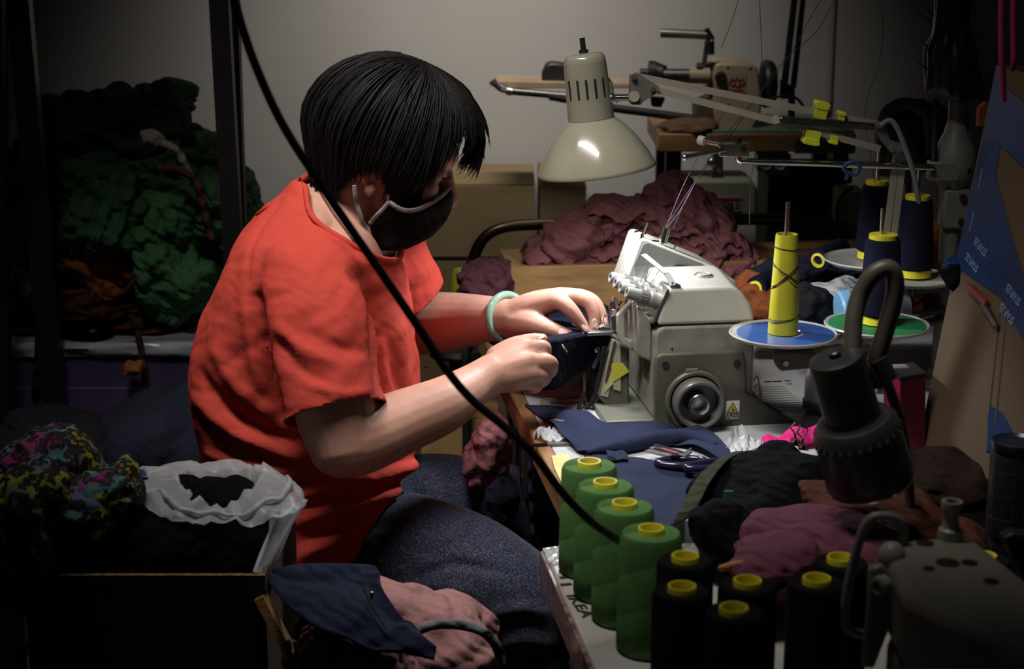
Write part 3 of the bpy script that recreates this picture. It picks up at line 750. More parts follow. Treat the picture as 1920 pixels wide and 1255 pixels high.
MB().tube(spline([tuple(A(x, y, Y2 - .02)) for x, y in ((1650, 236), (1668, 226), (1682, 240), (1700, 285), (1714, 330), (1722, 380), (1728, 430), (1722, 500))], 8), .0042, 8).build('cord', M('braided_cord', (.16, .17, .2), rough=.8), tl)
MB().tube(spline([tuple(A(x, y, YL + .02)) for x, y in ((1138, 145), (1146, 155), (1150, 176), (1158, 192))], 6), .002, 8).build('cord', m_lampc, tl)
# yellow clips on the arm bars, each a thing of its own
m_clip = M('neon_clip', (.55, .60, .03), rough=.4)
def clip(px, py, w_, h_, label, up):
    Yc = 2.72 + (px - 1188) / (1650 - 1188) * .08 - .004
    c = A(px, py, Yc); s = mpx(Yc)
    o = empty('sewing_clip', c - Vector((0, 0, h_ / 2 * s)), label, 'clip', 'yellow clips on the lamp arm')
    sl = Matrix.Rotation(-R(12), 3, 'Y') if True else None
    B = Matrix.Rotation(R(12), 3, 'Y')
    MB().box(c + B @ Vector((0, -.009, 0)), (w_ * s, .003, h_ * s * .55), B).build('jaw', m_clip, o, bevel=.001)
    MB().box(c + B @ Vector((0, .013, 0)), (w_ * s, .003, h_ * s * .55), B).build('jaw', m_clip, o, bevel=.001)
    q = 1 if up else -1
    MB().prism([c + B @ Vector((x * w_ * s, -.012, z * h_ * s * q)) for x, z in ((-.45, .2), (.45, .2), (.62, .5), (.35, .62), (-.5, .62), (-.6, .45))], (0, .027, 0)).build('grip', m_clip, o, bevel=.0015)
clip(1537, 212, 24, 36, 'large yellow clip on the upper lamp arm bar', True)
clip(1576, 220, 13, 18, 'small yellow clip on the upper lamp arm bar', True)
clip(1523, 252, 28, 30, 'large yellow clip hanging from the lower lamp arm bar', False)
clip(1563, 258, 15, 18, 'small yellow clip hanging from the lower lamp arm bar', False)

# ------------------------------------------------------------------ thread stand
m_pole = M('stand_grey', (.17, .165, .15), rough=.4, var=.12, vs=30, coat=.2)
YS = 2.84
pb = A(1776, 500, YS)
ts = empty('thread_stand', (pb.x, pb.y, TZ), 'grey thread stand with upright pole, guide rod and round spool plates', 'thread stand')
zt_ = A(1784, -60, YS).z
MB().cyl((pb.x, pb.y, TZ + .002), (pb.x + .004, pb.y, zt_), .0165, n=24).build('pole', m_pole, ts)
MB().lathe([(.045, 0), (.045, .008), (.022, .014), (.02, .03)], (pb.x, pb.y, TZ + .0005), n=30).build('foot', m_pole, ts)
jz = A(1780, 300, YS).z
MB().lathe([(.017, .06), (.021, .045), (.032, .02), (.036, 0), (.036, -.02), (.028, -.036), (.02, -.05)][::-1], (pb.x + .002, pb.y, jz), n=28).build('joint', m_pole, ts)
MB().box(A(1768, 320, YS - .02), (.048, .03, .032)).build('rod_block', m_pole, ts, bevel=.003)
kz = A(1780, 388, YS).z
MB().box((pb.x + .004, pb.y - .002, kz), (.042, .044, .065)).build('clamp', m_pole, ts, bevel=.004)
for dz in (-.02, .02):
    MB().cyl((pb.x + .012, pb.y - .024, kz + dz), (pb.x + .012, pb.y - .03, kz + dz), .006, n=14).build('clamp_screw', m_dark, ts)
Yr = 2.80
MB().tube(spline([tuple(A(x, y, Yr)) for x, y in ((1384, 283), (1384, 294), (1388, 302), (1400, 303), (1500, 305), (1640, 310), (1750, 314))], 5), .0055, 12).build('guide_rod', m_chrome, ts)
MB().box(A(1376, 280, Yr), (.047, .02, .021)).build('guide_block', m_steel, ts, bevel=.001)
MB().cyl(A(1384, 270, Yr), A(1384, 258, Yr), .005, n=12).build('block_screw', m_dsteel, ts)
MB().lathe([(.005, 0), (.005, .002), (.003, .003)], A(1394, 281, Yr - .011), (0, -1, 0), n=14).build('block_bolt', m_dark, ts)
MB().cyl(A(1285, 295, Yr - .05), A(1372, 278, Yr), .0042, n=12).ell(A(1284, 295, Yr - .05), (.006, .006, .006), nu=12, nv=8).build('thread_finger', m_steel, ts)
MB().cyl(A(1318, 264, Yr + .03), A(1360, 273, Yr), .0042, n=12).build('thread_finger', m_steel, ts)
MB().cyl(A(1311, 262, Yr + .035), A(1322, 265, Yr + .028), .0075, n=16).build('finger_tip', M('ivory', (.5, .48, .4), rough=.4), ts)
# blue plastic hook dangling on the rod
hk = MB().tube(spline([tuple(A(x, y, Yr - .009)) for x, y in ((1586, 338), (1590, 326), (1582, 316), (1590, 306), (1606, 304), (1612, 315), (1604, 327), (1592, 324))], 6), .0034, 10).build('plastic_hook', M('blue_plastic', (.02, .05, .13), rough=.4))
tag(hk, 'small dark blue plastic hook on the chrome guide rod', 'hook')
# spool plates on brackets
plates = [((1468, 626), 2.56, 101, 'blue'), ((1644, 609), 2.68, 98, 'green'), ((1637, 487), 2.90, 92, 'white'), ((1712, 521), 2.80, 80, 'white')]
m_pw = M('plate_white', (.42, .41, .38), rough=.35, var=.08)
m_pb = M('plate_blue', (.03, .10, .36), rough=.18, var=.3, vs=8, coat=.8)
m_pg = M('plate_green', (.015, .16, .055), rough=.6, var=.15)
PLC = []
for (px, py), Y, rp, colr in plates:
    c = A(px, py, Y); r_ = rp * mpx(Y); PLC.append(c)
    p_ = MB().lathe([(.01, -.006), (r_ * .9, -.005), (r_, .001), (r_ * .985, .003), (r_ * .93, 0), (.008, 0)], c, n=64).build('spool_plate', m_pw, ts, angle=60)
    if colr == 'blue':
        MB().lathe([(r_ * .91, .0003), (r_ * .905, .0014), (r_ * .34, .0014), (r_ * .33, .0003)], c + Vector((.004, 0, 0)), n=64, capA=False, capB=False).build('disc_face', m_pb, p_)
    if colr == 'green':
        MB().lathe([(r_ * .93, .0003), (r_ * .92, .002), (.008, .002)], c, n=64, capA=False).build('felt_pad', m_pg, p_)
    MB().cyl(c + Vector((0, 0, -.03)), c + Vector((0, 0, .2 if colr == 'blue' else .185 if colr == 'white' else .185)), .0036, n=10).build('spike', m_steel, ts)
    e = Vector((pb.x, pb.y, c.z - .028))
    MB().bar(c + Vector((0, 0, -.022)), e, .022, .006).build('arm', m_pole, ts)
# folded bracket below the blue plate
MB().prism(wp([(1452, 662), (1530, 662), (1536, 690), (1464, 697), (1456, 688)], 2.545), (0, .03, 0)).build('bracket', m_olive2, ts, bevel=.002)
MB().lathe([(.0045, 0), (.004, .001)], A(1474, 682, 2.544), (0, -1, 0), n=16).build('bracket_rivet', M('rivet_white', (.5, .5, .45), rough=.4), ts)
# cones
m_ycone = M('yellow_plastic', (.50, .47, .03), rough=.35)
c = PLC[0] + Vector((0, 0, .002)); s_ = mpx(2.56)
yc = empty('thread_cone', c, 'empty yellow cone wrapped with a few dark threads on the blue plate', 'thread cone')
hgt = (632 - 447) * s_ / .985
MB().lathe([(28.5 * s_, 0), (28 * s_, .02), (20.5 * s_, hgt - .002), (20 * s_, hgt), (18 * s_, hgt), (17 * s_, hgt - .03), (.0045, hgt - .03)], c, n=40, capB=False).build('cone_body', m_ycone, yc, angle=40)
def rad(z): return (28.5 - 8 * z / hgt) * s_ + .0006
wr = MB()
def wind(z0, z1, ph, n=40):
    P = []
    for i in range(n + 1):
        th = ph + 2 * math.pi * i / n; z = z0 + (z1 - z0) * (.5 - .5 * math.cos(th - ph)); P.append(c + Vector((rad(z) * math.cos(th), rad(z) * math.sin(th), z)))
    wr.tube(P, .00045, 5)
for z0, z1, ph in ((.018, .030, 3.6), (.020, .032, 3.9), (.022, .027, 3.4), (.07, .1, 2.9), (.068, .102, 3.05), (.066, .104, 2.8), (.105, .075, 3.2), (.108, .07, 3.0), (.103, .078, 3.3), (.132, .128, 3), (.131, .127, 3.4)):
    wind(z0, z1, ph)
tag(wr.build('loose_thread', m_black, yc), kind='stuff')
def navy(c, h, r0, r1, label):
    o = empty('thread_spool', c, label, 'thread spool', 'navy spools on the thread stand')
    MB().lathe([(r0, .0005), (r0 - .001, .012)], c, n=32).build('core_foot', m_yel, o)
    MB().lathe([(r0 - .002, .0122), (r0 + .003, .016), (r0 + .003, .03), (r1, h - .004), (r1 - .002, h), (.008, h)], c, n=40).build('wound_thread', m_nthr, o, angle=50)
    MB().lathe([(r1 - .005, h), (r1 - .005, h + .007), (.006, h + .007)], c, n=32).build('core_ring', m_yel, o)
up = Vector((0, 0, .0035))
navy(PLC[2] + up - Vector((0, 0, .0)), .124, .0270, .0235, 'navy thread spool at the back, below the spring end of the lamp arm')
navy(PLC[1] + up + Vector((.003, 0, 0)), .134, .0290, .0270, 'navy thread spool standing on the green felt plate')
navy(PLC[3] + up, .126, .0285, .0245, 'navy thread spool nearest the grey stand pole')
# black hood tied round the pole
m_hood = M('black_film', (.008, .008, .009), rough=.35, var=.2)
z1 = A(1784, 183, YS).z; px1 = mpx(YS)
hd = empty('pole_hood', (pb.x + .004, pb.y, z1), 'black crumpled hood tied around the top of the stand pole', 'hood')
rings = []
hp = [(183, 52, 1788), (160, 51, 1787), (120, 47, 1784), (90, 44, 1783), (75, 37, 1783), (55, 32, 1785), (30, 31, 1786), (0, 31, 1787), (-60, 31, 1788), (-160, 26, 1789)]
n_ = 60
for py, rr, cx in hp:
    cc = A(cx, py, YS); q = []
    for k in range(n_):
        th = 2 * math.pi * k / n_; r2 = rr * px1 * (1 + .05 * math.sin(th * 7 + py * .05) + .03 * math.sin(th * 15))
        q.append(cc + Vector((r2 * math.cos(th), r2 * math.sin(th), .004 * math.sin(th * 5))))
    rings.append(q)
MB().loft(rings, caps=False).build('cover', m_hood, hd, solid=.002, angle=60)
for (xa, ya, xb, yb) in ((1738, 130, 1720, 116), (1740, 92, 1726, 72), (1822, 90, 1840, 55), (1826, 108, 1840, 83), (1826, 112, 1842, 100), (1818, 60, 1824, 42), (1745, 40, 1715, 22), (1750, 30, 1730, 8)):
    MB().cyl(A(xa, ya, YS - .01), A(xb, yb, YS - .02), .0018, .0009, n=6).build('tie_end', m_hood, hd)
for xa, xb, yb in ((1756, 1750, 330), (1803, 1814, 325)):
    MB().tube(spline([tuple(A(xa, 170, YS - .005)), tuple(A((xa + xb) / 2, 240, YS - .01)), tuple(A(xb, yb, YS - .03))], 5), .0055, 8).build('hanging_strap', m_hood, hd)
# ------------------------------------------------------------------ machine stand against the back wall
YB = 3.95
m_beige = M('beige_enamel', (.36, .29, .19), rough=.4, var=.1, vs=12, coat=.1)
m_beige2 = M('pale_green_enamel', (.30, .31, .22), rough=.4, var=.12, vs=12)
m_green = M('green_baize', (.10, .16, .11), rough=.7, var=.1)
bt = empty('machine_stand', Vector((A(1420, 300, YB).x, YB + .1, 0)), 'wooden machine stand with pale green top against the wall', 'table')
q = [A(1240, 250, YB), A(1605, 290, YB + .0)]
def slabpx(nm, x0, x1, y0, y1, Y, dep, mat, par, bevel=.003):
    a = A(x0, y1, Y); b = A(x1, y0, Y)
    return MB().box(((a.x + b.x) / 2, Y + dep / 2, (a.z + b.z) / 2), (b.x - a.x, dep, b.z - a.z)).build(nm, mat, par, bevel=bevel)
slabpx('wood_top', 1234, 1606, 251, 285, YB, .34, M('stand_wood', (.22, .115, .04), rough=.5, var=.45, vs=6, stretch=(1, 8, 8), detail=5), bt)
zs = A(1300, 249, YB).z
slabpx('green_top', 1300, 1602, 245, 250.5, YB + .01, .3, m_green, bt, .001)
slabpx('green_cloth', 1490, 1604, 262, 288, YB - .006, .004, M('dark_green_cloth', (.015, .05, .03), rough=.9), bt, 0)
for x in (1265, 1580):
    for yy in (YB + .04, YB + .3):
        p = A(x, 300, YB); MB().box((p.x, yy, (zs - .04) / 2), (.035, .035, zs - .04)).build('leg', m_black, bt)
slabpx('lower_board', 1480, 1600, 300, 345, YB + .05, .02, m_black, bt)
# feed-off-the-arm machine, cylinder arm to the left
bm_ = empty('cylinder_arm_machine', A(1380, 250, YB + .12), 'old beige cylinder arm sewing machine with red crown badge on the stand', 'sewing machine')
YM = YB + .06
def cx(nm, x0, y0, x1, y1, r, mat, r2=None, Y=YM, n=20): return MB().cyl(A(x0, y0, Y), A(x1, y1, Y), r, r2, n).build(nm, mat, bm_)
hp_ = [(1338, 122), (1350, 118), (1412, 121), (1421, 126), (1428, 186), (1427, 215), (1410, 246), (1345, 249), (1336, 200)]
MB().prism([A(x, y, YM) for x, y in hp_], (0, .16, 0)).build('head', m_beige, bm_, bevel=.006, seg=3)
MB().prism([A(x, y, YM + .01) for x, y in ((1322, 120), (1342, 117), (1342, 190), (1332, 190), (1326, 165))], (0, .13, 0)).build('front_housing', m_beige, bm_, bevel=.006, seg=3)
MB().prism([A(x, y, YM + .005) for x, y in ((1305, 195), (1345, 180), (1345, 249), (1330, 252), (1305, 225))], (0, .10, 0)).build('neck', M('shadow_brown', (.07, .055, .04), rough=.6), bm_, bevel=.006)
cx('upper_arm', 1240, 141, 1296, 141, .0145, m_dsteel); cx('upper_sleeve', 1292, 141, 1330, 142, .0175, m_beige)
cx('feed_shaft', 1270, 152, 1330, 153, .0055, m_chrome)
cx('arm_collar', 1215, 135, 1228, 136, .026, m_black); cx('arm_collar', 1228, 136, 1240, 138, .021, m_dsteel); cx('arm_tip', 1200, 137, 1216, 137, .010, m_black)
cx('foot_lifter', 1225, 122, 1250, 128, .010, m_dsteel, .005)
cx('roller', 1238, 62, 1324, 66, .0105, m_steel); cx('roller_knob', 1322, 55, 1333, 74, .009, m_dsteel)
cx('roller_post', 1328, 66, 1318, 128, .0062, m_steel); cx('pivot_knob', 1306, 127, 1316, 127, .011, m_black)
cx('counter', 1330, 78, 1330, 102, .0115, m_black); MB().tube([A(x, y, YM) for x, y in ((1330, 60), (1338, 70), (1336, 80), (1330, 82))], .002, 6).build('counter_hook', m_black, bm_)
MB().lathe([(.012, 0), (.014, .006), (.010, .016)], A(1351, 145, YM), (0, -1, 0), n=20).build('knob', m_black, bm_)
hwc = A(1430, 157, YM + .07)
MB().lathe([(.03, 0), (.052, .004), (.056, .012), (.052, .026), (.045, .032), (.02, .03)], hwc - Vector((.005, 0, 0)), (1, .05, 0), n=40).build('handwheel', m_dark, bm_, angle=35)
# badge with red crown
bc = A(1382, 156, YM - .0015)
bg = MB().box(bc, (.039, .0015, .046)).build('badge', M('badge_grey', (.28, .26, .22), rough=.4), bm_)
fr = bc + Vector((0, -.0012, 0)); mr = M('badge_red', (.30, .025, .02), rough=.5)
cr = MB().box(fr + Vector((0, 0, -.0165)), (.027, .0008, .006))
for dx, hh in ((-.0105, .011), (0, .014), (.0105, .011)):
    P = [fr + Vector((dx + .0062 * math.cos(2 * math.pi * i / 20), 0, .0015 + hh * .62 * math.sin(2 * math.pi * i / 20))) for i in range(20)]
    cr.tube(P, .0017, 6, closed=True)
    cr.ell(fr + Vector((dx * 1.15, 0, hh + .001)), (.0018, .0008, .0018), nu=8, nv=6)
cr.bar(fr + Vector((-.016, 0, .006)), fr + Vector((-.006, 0, -.011)), .001, .003, (0, 1, 0)).bar(fr + Vector((.016, 0, .006)), fr + Vector((.006, 0, -.011)), .001, .003, (0, 1, 0))
cr.build('crown_emblem', mr, bg)
for x, y in ((1365, 127), (1408, 128), (1366, 196)): MB().ell(A(x, y, YM), (.003, .002, .003), nu=10, nv=6).build('screw', m_dark, bm_)
MB().prism([A(x, y, YM + .03) for x, y in ((1220, 182), (1248, 184), (1240, 202), (1222, 200))], (0, .03, 0)).build('lower_clamp', m_black, bm_, bevel=.003)
# cloth board: long tan plate to the left with dark rod below
cbp = empty('arm_table', A(1100, 168, YM + .05), 'long tan extension board left of the cylinder arm machine', 'extension table')
MB().prism([A(x, y, YM + .02) for x, y in ((928, 152), (1200, 157), (1200, 166), (955, 166))], (0, .14, 0)).build('board', M('tan_board', (.34, .24, .15), rough=.45), cbp, bevel=.002)
MB().tube([A(x, y, YM + .015) for x, y in ((958, 171), (1060, 180))], .0085, 12).build('front_rod', m_dsteel, cbp)
MB().tube([A(x, y, YM + .015) for x, y in ((1030, 180), (1150, 203), (1312, 224))], .0095, 12).build('support_rod', m_black, cbp)
MB().tube(spline([tuple(A(x, y, YM + .01)) for x, y in ((921, 153), (930, 160), (940, 168), (955, 171))], 5), .006, 8).build('end_hinge', m_dsteel, cbp)
MB().cyl(A(922, 151, YM + .01), A(928, 158, YM + .01), .009, n=14).cyl(A(950, 170, YM + .01), A(960, 172, YM + .01), .010, n=14).build('hinge_knob', m_steel, cbp)
MB().prism([A(x, y, YM + .05) for x, y in ((1016, 158), (1016, 138), (1024, 120), (1036, 117), (1062, 120), (1066, 158))], (0, .05, 0)).build('black_stop', m_black, cbp, bevel=.006)
wb = blob('wooden_block', M('rag_brown', (.12, .06, .025), rough=.8), A(1290, 238, YB + .05), (.06, .05, .018), (0, -5, 0), 3, 40, .006, sub=4)
tag(wb, 'brown rag bunched on the stand below the cylinder arm', 'rag')
# motor slung under the stand
mo = empty('motor', A(1340, 400, YB - .05), 'cream motor housing with warning sticker hanging below the stand', 'motor')
YMo = YB - .03
MB().prism([A(x, y, YMo) for x, y in ((1258, 346), (1270, 338), (1408, 338), (1420, 350), (1420, 405), (1412, 410), (1266, 410), (1258, 400))], (0, .15, 0)).build('housing', m_beige2, mo, bevel=.008, seg=3)
MB().prism([A(x, y, YMo + .03) for x, y in ((1336, 326), (1356, 326), (1358, 339), (1334, 339))], (0, .06, 0)).build('bracket', m_dsteel, mo)
MB().cyl(A(1346, 286, YMo + .06), A(1346, 330, YMo + .06), .012, n=16).build('hanger', m_beige2, mo)
MB().ell(A(1335, 305, YMo + .03), (.012, .01, .012)).build('hanger_nut', m_steel, mo)
stc = A(1367, 383, YMo - .0015)
s1 = MB().box(stc, (.058, .0015, .032)).build('warning_sticker', M('sticker_cream', (.42, .40, .36), rough=.4), mo)
f1 = stc + Vector((0, -.0012, 0))
MB().box(f1 + Vector((0, 0, .0115)), (.054, .0008, .007)).build('red_band', mr, s1)
MB().prism([f1 + Vector((-.024, 0, -.010)), f1 + Vector((-.010, 0, -.010)), f1 + Vector((-.017, 0, .005))], (0, -.0006, 0)).build('red_triangle', mr, s1)
MB().box(f1 + Vector((.003, 0, -.003)), (.013, .0008, .015)).build('dark_square', m_olive2, s1)
MB().box(f1 + Vector((.019, 0, -.003)), (.011, .0008, .015)).build('grey_square', m_plate, s1)
# twin sockets
so = empty('socket_box', A(1450, 325, YB + .03), 'grey box with two round sockets below the stand', 'socket')
slabpx('box', 1420, 1484, 290, 322, YB + .02, .05, m_plate, so)
for x in (1437, 1463):
    MB().lathe([(.014, 0), (.014, .004), (.011, .005), (.009, .003), (0, .003)], A(x, 308, YB + .02), (0, -1, 0), n=24, capB=False).build('socket', m_cream, so)
# dark cabinet/shadowed goods below the stand
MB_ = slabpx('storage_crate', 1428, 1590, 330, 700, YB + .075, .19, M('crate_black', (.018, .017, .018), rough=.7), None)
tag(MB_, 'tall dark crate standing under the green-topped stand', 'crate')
for i, (x0, x1, y0, Y) in enumerate(((1480, 1496, 330, YB + .1), (1560, 1574, 345, YB + .1))):
    o = slabpx('wooden_batten', x0, x1, y0, 640, Y, .015, M('mauve_batten', (.10, .06, .06), rough=.8) if i else m_plate, None, .001)
    tag(o, ['grey upright batten leaning on the dark crate', 'dusky pink upright batten leaning on the dark crate'][i], 'batten')
# black twin-arm lamp behind
bl_ = empty('black_arm_lamp', A(1490, 250, YB + .05), 'black lamp stand with two thin parallel arms behind the overhead threads', 'lamp')
Yk = YB + .03
MB().bar(A(1524, -300, Yk), A(1470, 165, Yk), .012, .014, (1, 0, 0)).build('arm', m_black, bl_)
MB().bar(A(1538, -300, Yk + .02), A(1487, 165, Yk + .02), .012, .012, (1, 0, 0)).build('arm', m_black, bl_)
MB().prism([A(x, y, Yk) for x, y in ((1466, 150), (1490, 165), (1492, 185), (1464, 186))], (0, .03, 0)).build('joint', m_black, bl_, bevel=.003)
MB().bar(A(1484, 180, Yk + .015), A(1484, 249, Yk + .015), .012, .014, (1, 0, 0)).build('post', m_black, bl_)
MB().tube(spline([tuple(A(x, y, Yk + .01)) for x, y in ((1440, 188), (1455, 182), (1480, 180), (1498, 188), (1508, 204))], 6), .0032, 8).build('cable', m_black, bl_)
# black bag/cap hanging behind the stand pole and strap
hb = blob('hanging_hat', m_black, A(1706, 262, 3.3), (.058, .05, .075), (0, 15, 0), 7, 60, .008, sub=4)
tag(hb, 'black hat hanging behind the lamp elbow', 'hat')
o = MB().tube(spline([tuple(A(x, y, 3.22)) for x, y in ((1657, 240), (1662, 212), (1690, 195), (1720, 200), (1742, 225), (1746, 290))], 8), .011, 8, sy=.5).build('brim', M('dark_olive', (.035, .035, .028), rough=.7), hb)
hk_ = MB().tube([A(1700, 190, 3.3), A(1703, 225, 3.3), A(1703, 560, 3.32)], .006, 8).build('coat_hook_post', m_black, hb)
# white cable box low right of rail
cbx = empty('cable_box', A(1600, 440, 3.75), 'pale box with a black cable behind the navy spools', 'box')
slabpx('body', 1572, 1625, 360, 450, 3.75, .1, m_beige2, cbx, .006)
MB().tube(spline([tuple(A(x, y, 3.74)) for x, y in ((1600, 350), (1575, 372), (1570, 410), (1580, 440))], 6), .004, 8).build('cable', m_black, cbx)
q_ = A(1600, 450, 3.8); stq = MB().box((q_.x, 3.8, q_.z / 2 - .002), (.05, .08, q_.z - .004)).build('support', m_black, cbx)
o = blob('orange_cloth', cloth('rust_cloth', (.20, .055, .018)), A(1755, 500, 2.98), (.05, .05, .07), (0, 0, 0), 21, 60, .012, sub=4); tag(o, 'rust orange cloth behind the grey stand pole', 'cloth')
# ------------------------------------------------------------------ cloth and tools on the sewing table
m_navy = cloth('navy_twill', (.019, .025, .058), var=.12, bs=600, wrinkle=.15)
m_navyd = cloth('dark_navy_knit', (.008, .009, .018), var=.2)
zz = TZ + .004
def tp(pts, z=zz): return [ZP(x, y, z) for x, y in pts]
rn = random.Random(2)
def rip(amp, f, seed, lift=0):
    def h(u, v, p):
        q = np.array([[p.x * f, p.y * f, seed]]); return (0, 0, abs(float(fbm(q, seed, 2)[0])) * amp + lift)
    return h
mb = sheet(tp([(984, 758), (1010, 764), (1070, 772), (1130, 795), (1200, 800), (1250, 803), (1320, 812), (1376, 858)]),
           tp([(984, 760), (1020, 790), (1058, 828), (1090, 850), (1130, 850), (1200, 838), (1280, 838), (1350, 868)]), 70, 16, rip(.010, 14, 3))
o = mb.build('fabric_strip', m_navy, angle=180, solid=.0012); tag(o, 'navy blue cut fabric strip lying in front of the overlocker base', 'fabric')
# its rolled fold
mb = MB().capsule(tp([(1105, 848), (1160, 838), (1220, 826), (1290, 820), (1340, 835)], TZ + .012), [.004, .010, .013, .012, .006], 14, 6)
o = mb.build('fabric_fold', m_navy, angle=180); o.parent = None; tag(o, 'rolled navy fold across the middle of the cut fabric', 'fabric')
mb = sheet(tp([(1095, 858), (1140, 850), (1180, 866), (1240, 882), (1300, 884), (1366, 880)]), tp([(1090, 990), (1140, 1000), (1180, 1005), (1230, 1000), (1275, 978), (1345, 905)]), 50, 24, rip(.012, 10, 8))
o = mb.build('fabric_sheet', m_navy, angle=180, solid=.0012); tag(o, 'navy blue fabric sheet spread behind the green spools', 'fabric')
mb = sheet(tp([(1136, 846), (1165, 850), (1176, 858)], TZ + .016), tp([(1140, 862), (1165, 866), (1178, 868)], TZ + .012), 16, 8, rip(.006, 30, 5))
o = mb.build('fabric_scrap', m_navy, angle=180, solid=.0015); tag(o, 'small folded navy scrap beside the dark scissors', 'fabric')
# clear wrapper, dark band and pale paper on the left edge
V = []; rn = random.Random(8)
ea = spline([tuple(p) for p in tp([(1000, 818), (1012, 806), (1030, 806), (1052, 812)], TZ + .005)], 6); eb = spline([tuple(p) for p in tp([(1000, 820), (1020, 828), (1040, 830), (1058, 826)], TZ + .005)], 6)
for i in range(len(ea)):
    for j in range(8): V.append(Vector(ea[i] * (1 - j / 7) + eb[i] * j / 7) + Vector((0, 0, abs(rn.gauss(0, .004)))))
o = MB().grid(V, len(ea), 8).build('plastic_wrapper', m_film, angle=15); tag(o, 'crumpled clear plastic wrapper on the table edge', 'wrapper')
o = MB().bar(ZP(1026, 834, TZ + .003), ZP(1074, 832, TZ + .003), .006, .004).build('elastic_band', m_plate); tag(o, 'grey elastic band stretched over the table edge', 'band')
e_ = ZP(1026, 834, TZ + .003)
MB().tube([e_, e_ - EX * .024, e_ - EX * .026 - Vector((0, 0, .05)), e_ - EX * .02 - Vector((0, 0, .16))], .0035, 8).build('band_end', m_navyd, o)
o = MB().prism(tp([(1034, 856), (1066, 853), (1075, 880), (1052, 905), (1040, 880)], TZ + .0025), (0, 0, .0012)).build('paper_note', M('pale_yellow_paper', (.55, .53, .22), rough=.8)); tag(o, 'pale yellow paper note at the table edge behind the first green spool', 'paper')
# scissors with dark blue handles
m_hand = M('scissor_handle', (.018, .015, .05), rough=.2, coat=.6)
scx = empty('scissors', ZP(1300, 868, TZ + .012), 'scissors with glossy dark blue handles lying on the navy fabric', 'scissors')
def loop(nm, c, a, b, rot, z, r):
    P = []
    cw = ZP(*c, z); s = mpx(cw.y)
    for i in range(36):
        th = 2 * math.pi * i / 36; x = a * math.cos(th); y = b * math.sin(th) * (1 + .15 * math.cos(th))
        xr = x * math.cos(rot) - y * math.sin(rot); yr = x * math.sin(rot) + y * math.cos(rot)
        P.append(Vector((cw.x + xr, cw.y + yr, z)))
    return MB().tube(P, r, 10, closed=True).build(nm, m_hand, scx)
loop('handle', (1277, 867), .034, .016, .1, TZ + .018, .0055); loop('handle', (1330, 872), .036, .012, .35, TZ + .020, .005)
MB().bar(ZP(1255, 855, TZ + .018), ZP(1215, 845, TZ + .014), .012, .003).build('blade', m_steel, scx); MB().bar(ZP(1292, 858, TZ + .020), ZP(1222, 840, TZ + .017), .010, .003).build('blade', m_steel, scx)
tw = empty('tweezers', ZP(1270, 850, TZ + .03), 'steel tweezers with bent tips lying across the scissors', 'tweezers')
for dz, y in ((0, 0), (.003, -6)):
    MB().bar(ZP(1228, 840 + y, TZ + .026 + dz), ZP(1285, 856 + y, TZ + .030 + dz), .005, .002).bar(ZP(1285, 856 + y, TZ + .030 + dz), ZP(1297, 847 + y, TZ + .036 + dz), .0035, .002).build('prong', m_chrome, tw)
MB().bar(ZP(1240, 841, TZ + .0305), ZP(1270, 850, TZ + .0325), .0055, .0015).build('grip_mark', M('red_mark', (.3, .05, .06), rough=.5), tw)
# work piece: dark navy cloth between the hands and the needle, falling off the plate
m_work = cloth('workpiece_navy', (.006, .007, .018), var=.15, wrinkle=.2)
top_e = [A(1000, 640, 2.60), A(1030, 640, 2.61), A(1070, 632, 2.66), A(1105, 626, 2.70), A(1148, 620, 2.745)]
mid_e = [A(1004, 668, 2.60), A(1035, 668, 2.61), A(1070, 660, 2.65), A(1095, 655, 2.68), A(1110, 650, 2.70)]
bot_e = [A(1006, 735, 2.62), A(1040, 728, 2.63), A(1065, 715, 2.66), A(1088, 698, 2.70), A(1102, 690, 2.72)]
wk = empty('workpiece_cloth', A(1060, 720, 2.66), 'dark navy garment piece being fed into the overlocker', 'fabric')
def rp2(u, v, p): return (0, .008 * math.sin(u * 9 + v * 2) * v, 0)
sheet(top_e, bot_e, 30, 18, rp2).build('hanging_front', m_work, wk, angle=180, solid=.002)
far_e = [A(995, 600, 2.86), A(1030, 596, 2.86), A(1070, 592, 2.87), A(1105, 588, 2.88), A(1150, 584, 2.90)]
sheet(top_e, far_e, 30, 14, lambda u, v, p: (0, 0, .006 * math.sin(u * 12 + v * 6) * v * (1 - v) * 3)).build('flat_top', m_work, wk, angle=180, solid=.002)
far_b = [A(985, 640, 2.98), A(1030, 640, 2.98), A(1070, 640, 2.99), A(1105, 640, 2.99), A(1150, 640, 3.0)]
sheet(far_e, [p - Vector((0, 0, .06)) for p in far_b], 24, 8, None).build('hanging_back', m_work, wk, angle=180, solid=.002)
MB().tube([A(1054, 646, 2.63), A(1058, 653, 2.625), A(1064, 661, 2.63)], .0007, 5).build('thread_end', M('white_thread', (.6, .62, .66), rough=.7), wk)
# garments behind: dark roll on the table behind the hands
o = blob('dark_garment', m_navyd, ZP(1040, 640, TZ + .03) + Vector((.02, .05, .012)), (.13, .06, .05), (0, 0, 8), 33, 50, .012, sub=5, flat=-.042, floor=TZ + .003); tag(o, 'dark navy garment bundled on the table behind the hands', 'garment')
